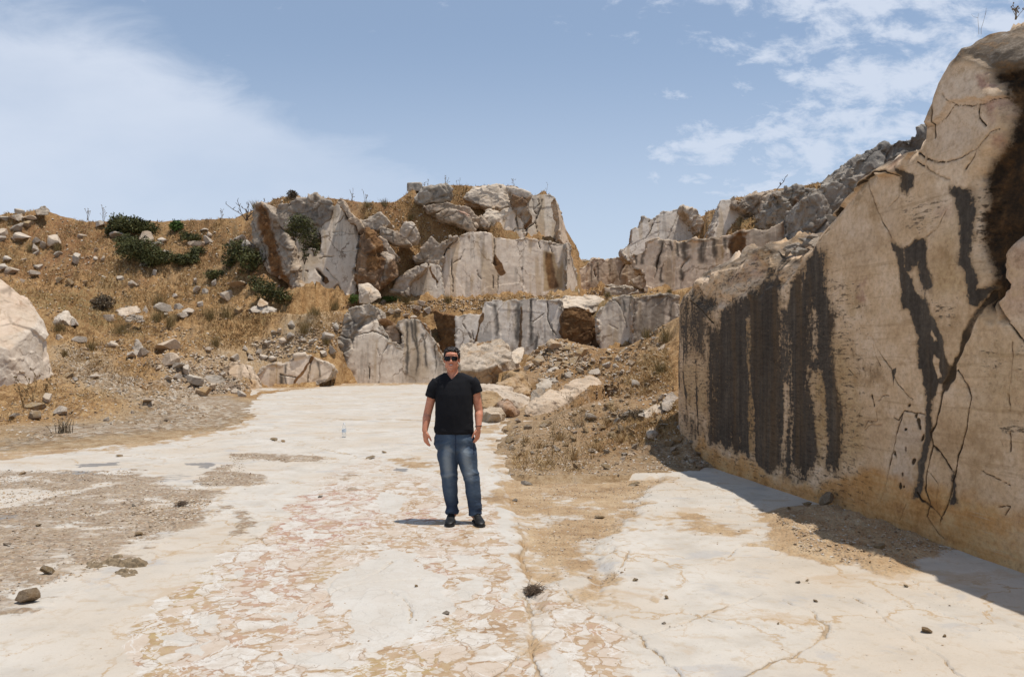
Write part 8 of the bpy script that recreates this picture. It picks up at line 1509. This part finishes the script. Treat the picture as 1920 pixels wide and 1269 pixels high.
# shoes
def shoe(ax, heel, toe):
    h = Vector(heel); t = Vector(toe); d = (t - h); L = d.length; d.normalize(); s = Vector((-d.y, d.x, 0))
    def sec(bm, prof, seg=18):
        LL = []
        for f, w, z0, z1 in prof:
            c = h + d * L * f; LL.append([bm.verts.new(c + s * (w * math.cos(a)) + Vector((0, 0, z0 + (z1 - z0) * max(0.0, 0.5 + 0.5 * math.sin(a)) ** 0.8))) for a in [2 * math.pi * k / seg for k in range(seg)]])
        for a, b in zip(LL[:-1], LL[1:]):
            for k in range(seg): bm.faces.new((a[k], a[(k + 1) % seg], b[(k + 1) % seg], b[k]))
        bm.faces.new(LL[0][::-1]); bm.faces.new(LL[-1]); bmesh.ops.recalc_face_normals(bm, faces=bm.faces)
    bm = bmesh.new(); sec(bm, [(0.0, 0.022, 0.014, 0.075), (0.05, 0.034, 0.014, 0.105), (0.22, 0.040, 0.014, 0.125), (0.38, 0.040, 0.014, 0.115), (0.52, 0.044, 0.014, 0.092), (0.70, 0.050, 0.014, 0.070), (0.85, 0.047, 0.014, 0.058), (0.95, 0.034, 0.014, 0.046), (1.0, 0.014, 0.016, 0.034)])
    u = remesh(bm, 0.006, 2, 'upper'); bm = bmesh.new(); sec(bm, [(-0.015, 0.020, 0.0, 0.028), (0.05, 0.038, 0.0, 0.030), (0.25, 0.043, 0.0, 0.028), (0.5, 0.046, 0.0, 0.026), (0.72, 0.054, 0.0, 0.024), (0.88, 0.050, 0.0, 0.024), (0.97, 0.034, 0.002, 0.024), (1.02, 0.012, 0.004, 0.022)])
    r = obj('shoe', u, M['leather'], man); obj('sole', bm_mesh(bm, 'sole'), M['sole'], r)
    bm = bmesh.new()
    for f in (0.46, 0.53, 0.60, 0.67):
        c = h + d * L * f; z = 0.128 - 0.088 * (f - 0.35) / 0.35 + 0.012; tube(bm, [c - s * 0.022 + Vector((0, 0, z - 0.012)), c + Vector((0, 0, z - 0.002)), c + s * 0.022 + Vector((0, 0, z - 0.012))], [0.003] * 3, 6)
    obj('lace', bm_mesh(bm, 'lace'), M['black'], r)
shoe(0, (-0.083, 0.085, 0.0), (-0.092, -0.195, 0.0)); shoe(1, (0.150, 0.060, 0.0), (0.232, -0.205, 0.0))
# hair: a cap of tousled locks
bm = bmesh.new(); rs = np.random.RandomState(4)
for q in range(900):
    d = rs.normal(size=3); d /= np.linalg.norm(d); p = Vector((hx + 0.0745 * d[0], 0.024 + 0.093 * d[1], 1.684 + 0.078 * d[2]))
    front = p.y < -0.015
    if p.z < (1.728 + 0.25 * max(0, abs(p.x - hx) - 0.035) * 0 if front else (1.668 if p.y < 0.03 else 1.605 + 0.02 * rs.rand())): continue
    if front and p.z < 1.735 - 1.1 * (p.y + 0.015) * 0: continue
    ell(bm, p, (0.0145, 0.0145, 0.0145), 1)
for q in range(150):
    a = rs.uniform(0, 6.283); e = rs.uniform(0.35, 1.0) ** 0.7
    p = Vector((hx + 0.078 * math.cos(a) * math.sqrt(1 - e * e * 0.96), 0.026 + 0.094 * math.sin(a) * math.sqrt(1 - e * e * 0.96), 1.694 + 0.076 * e))
    if p.y < -0.05 and p.z < 1.732: continue
    d = Vector((math.cos(a) * 0.4 + rs.normal(0, .5), -0.7 + rs.normal(0, 0.5), 0.25 + rs.normal(0, .25))).normalized()
    limb(bm, [p - d * 0.010, p + d * 0.008 + Vector((0, 0, 0.003)), p + d * 0.022], [0.0075, 0.0072, 0.004], 6)
for s in (-1, 1): limb(bm, [(hx + s * 0.0735, -0.012, 1.70), (hx + s * 0.0745, -0.008, 1.665), (hx + s * 0.074, -0.006, 1.645)], [0.008, 0.007, 0.005], 8)
me.user_clear() if False else None
hm = remesh(bm, 0.0045, 1, 'hair'); obj('hair', hm, M['hair'], man)
# sunglasses, mouth, eyes, wristband
gz = lp(848, 672).z; root = None
bm = bmesh.new()
for s in (-1, 1):
    P = [(hx + s * (0.034 + 0.028 * math.copysign(abs(math.cos(a)) ** 0.55, math.cos(a))), -0.094 + 0.010 * ((0.034 + 0.028 * math.cos(a)) / 0.06) ** 2 * 1.4, gz + 0.0205 * math.copysign(abs(math.sin(a)) ** 0.6, math.sin(a)) - 0.001) for a in [2 * math.pi * k / 20 for k in range(21)]]
    tube(bm, P, [0.0038] * 21, 8, False)
tube(bm, [(hx - 0.010, -0.098, gz + 0.011), (hx, -0.100, gz + 0.013), (hx + 0.010, -0.098, gz + 0.011)], [0.0045] * 3, 8)
for s in (-1, 1): tube(bm, [(hx + s * 0.062, -0.082, gz + 0.012), (hx + s * 0.073, -0.055, gz + 0.010), (hx + s * 0.080, 0.0, gz + 0.006), (hx + s * 0.081, 0.02, gz - 0.004)], [0.0045, 0.004, 0.003, 0.003], 8)
glasses = obj('sunglasses', bm_mesh(bm, 'sunglasses'), M['black'], man)
for s in (-1, 1):
    bm = bmesh.new(); seg = 28; out = [(hx + s * (0.034 + 0.028 * math.copysign(abs(math.cos(a)) ** 0.55, math.cos(a))), -0.094 + 0.010 * ((0.034 + 0.028 * math.cos(a)) / 0.06) ** 2 * 1.4, gz - 0.001 + 0.0205 * math.copysign(abs(math.sin(a)) ** 0.6, math.sin(a))) for a in [2 * math.pi * k / seg for k in range(seg)]]
    f = [bm.verts.new(p) for p in out]; b_ = [bm.verts.new((p[0], p[1] + 0.002, p[2])) for p in out]; c = bm.verts.new((hx + s * 0.034, -0.0975, gz - 0.001)); cb = bm.verts.new((hx + s * 0.034, -0.0945, gz - 0.001))
    for k in range(seg): bm.faces.new((c, f[k], f[(k + 1) % seg])); bm.faces.new((cb, b_[(k + 1) % seg], b_[k])); bm.faces.new((f[k], b_[k], b_[(k + 1) % seg], f[(k + 1) % seg]))
    bmesh.ops.recalc_face_normals(bm, faces=bm.faces); obj('lens', bm_mesh(bm, 'lens'), M['lens'], glasses)
    bm = bmesh.new(); ell(bm, (hx + s * 0.031, -0.066, gz), (0.012, 0.012, 0.011), 2); obj('eye', bm_mesh(bm, 'eye'), M['eye'], man)
mz = lp(848, 683.5).z
def arc(w, up, y, z, r, ry):
    bm = bmesh.new(); tube(bm, [(hx + w * t, y + 0.016 * t * t, z + up * t * t) for t in np.linspace(-1, 1, 9)], [max(0.0012, r * (1 - abs(t) ** 2.2)) for t in np.linspace(-1, 1, 9)], 8); return bm_mesh(bm, 'm')
obj('upper_lip', arc(0.031, 0.007, -0.0965, mz + 0.0045, 0.0032, 1), M['lip'], man); obj('lower_lip', arc(0.028, 0.011, -0.0955, mz - 0.0095, 0.0042, 1), M['lip'], man)
bm = bmesh.new(); g = bmesh.ops.create_grid(bm, x_segments=8, y_segments=2, size=1)['verts']
for v in g:
    t = v.co.x; q = v.co.y; v.co = Vector((hx + 0.026 * t, -0.0955 + 0.014 * t * t, mz - 0.001 + 0.008 * t * t + 0.0055 * q * (1 - 0.8 * t * t)))
ob = obj('teeth', bm_mesh(bm, 'teeth'), M['teeth'], man); ob.modifiers.new('t', 'SOLIDIFY').thickness = 0.002
bm = bmesh.new(); wc = WRR + Vector((0, 0, 0.012)); n = 24
tube(bm, [wc + Vector((0.0335 * math.cos(a), 0.0305 * math.sin(a), 0.004 * math.cos(a))) for a in [2 * math.pi * k / n for k in range(n + 1)]], [0.0045] * (n + 1), 8, False); obj('wristband', bm_mesh(bm, 'wristband'), M['black'], man)
# clear water bottle on the floor
def _pet(k, setp, b): setp(Base_Color=(0.93, 0.96, 0.98, 1), Roughness=0.12, Transmission_Weight=0.9, IOR=1.25)
M['pet'] = material('clear_plastic', _pet); M['cap'] = material('white_cap', _plain((0.7, 0.72, 0.75), 0.5, 0.1)); M['label'] = material('bottle_label', _plain((0.55, 0.62, 0.68), 0.5, 0.1))
g = gnd(645, 820); s = g[1] / FPX; bt = empty('water_bottle', (g[0], g[1], 0.004)); tag(bt, 'clear plastic water bottle with a white cap standing alone on the white floor', 'bottle', None, 'thing')
def lathe(prof, seg=24):
    bm = bmesh.new(); L = [[bm.verts.new((r * math.cos(a), r * math.sin(a), z)) for a in [2 * math.pi * k / seg for k in range(seg)]] for r, z in prof]
    for a, b in zip(L[:-1], L[1:]):
        for k in range(seg): bm.faces.new((a[k], a[(k + 1) % seg], b[(k + 1) % seg], b[k]))
    bm.faces.new(L[0][::-1]); bm.faces.new(L[-1]); return bm_mesh(bm, 'l')
H = 27 * s
obj('bottle_body', lathe([(0.034, 0.0), (0.042, 0.01), (0.043, 0.05), (0.040, 0.07), (0.043, 0.09), (0.043, 0.62 * H), (0.039, 0.70 * H), (0.026, 0.83 * H), (0.0145, 0.90 * H), (0.014, 0.945 * H)]), M['pet'], bt)
obj('cap', lathe([(0.0165, 0.93 * H), (0.0168, 0.935 * H), (0.0168, 0.985 * H), (0.015, H)]), M['cap'], bt)
obj('label', lathe([(0.0437, 0.36 * H), (0.0440, 0.365 * H), (0.0440, 0.56 * H), (0.0437, 0.565 * H)]), M['label'], bt)
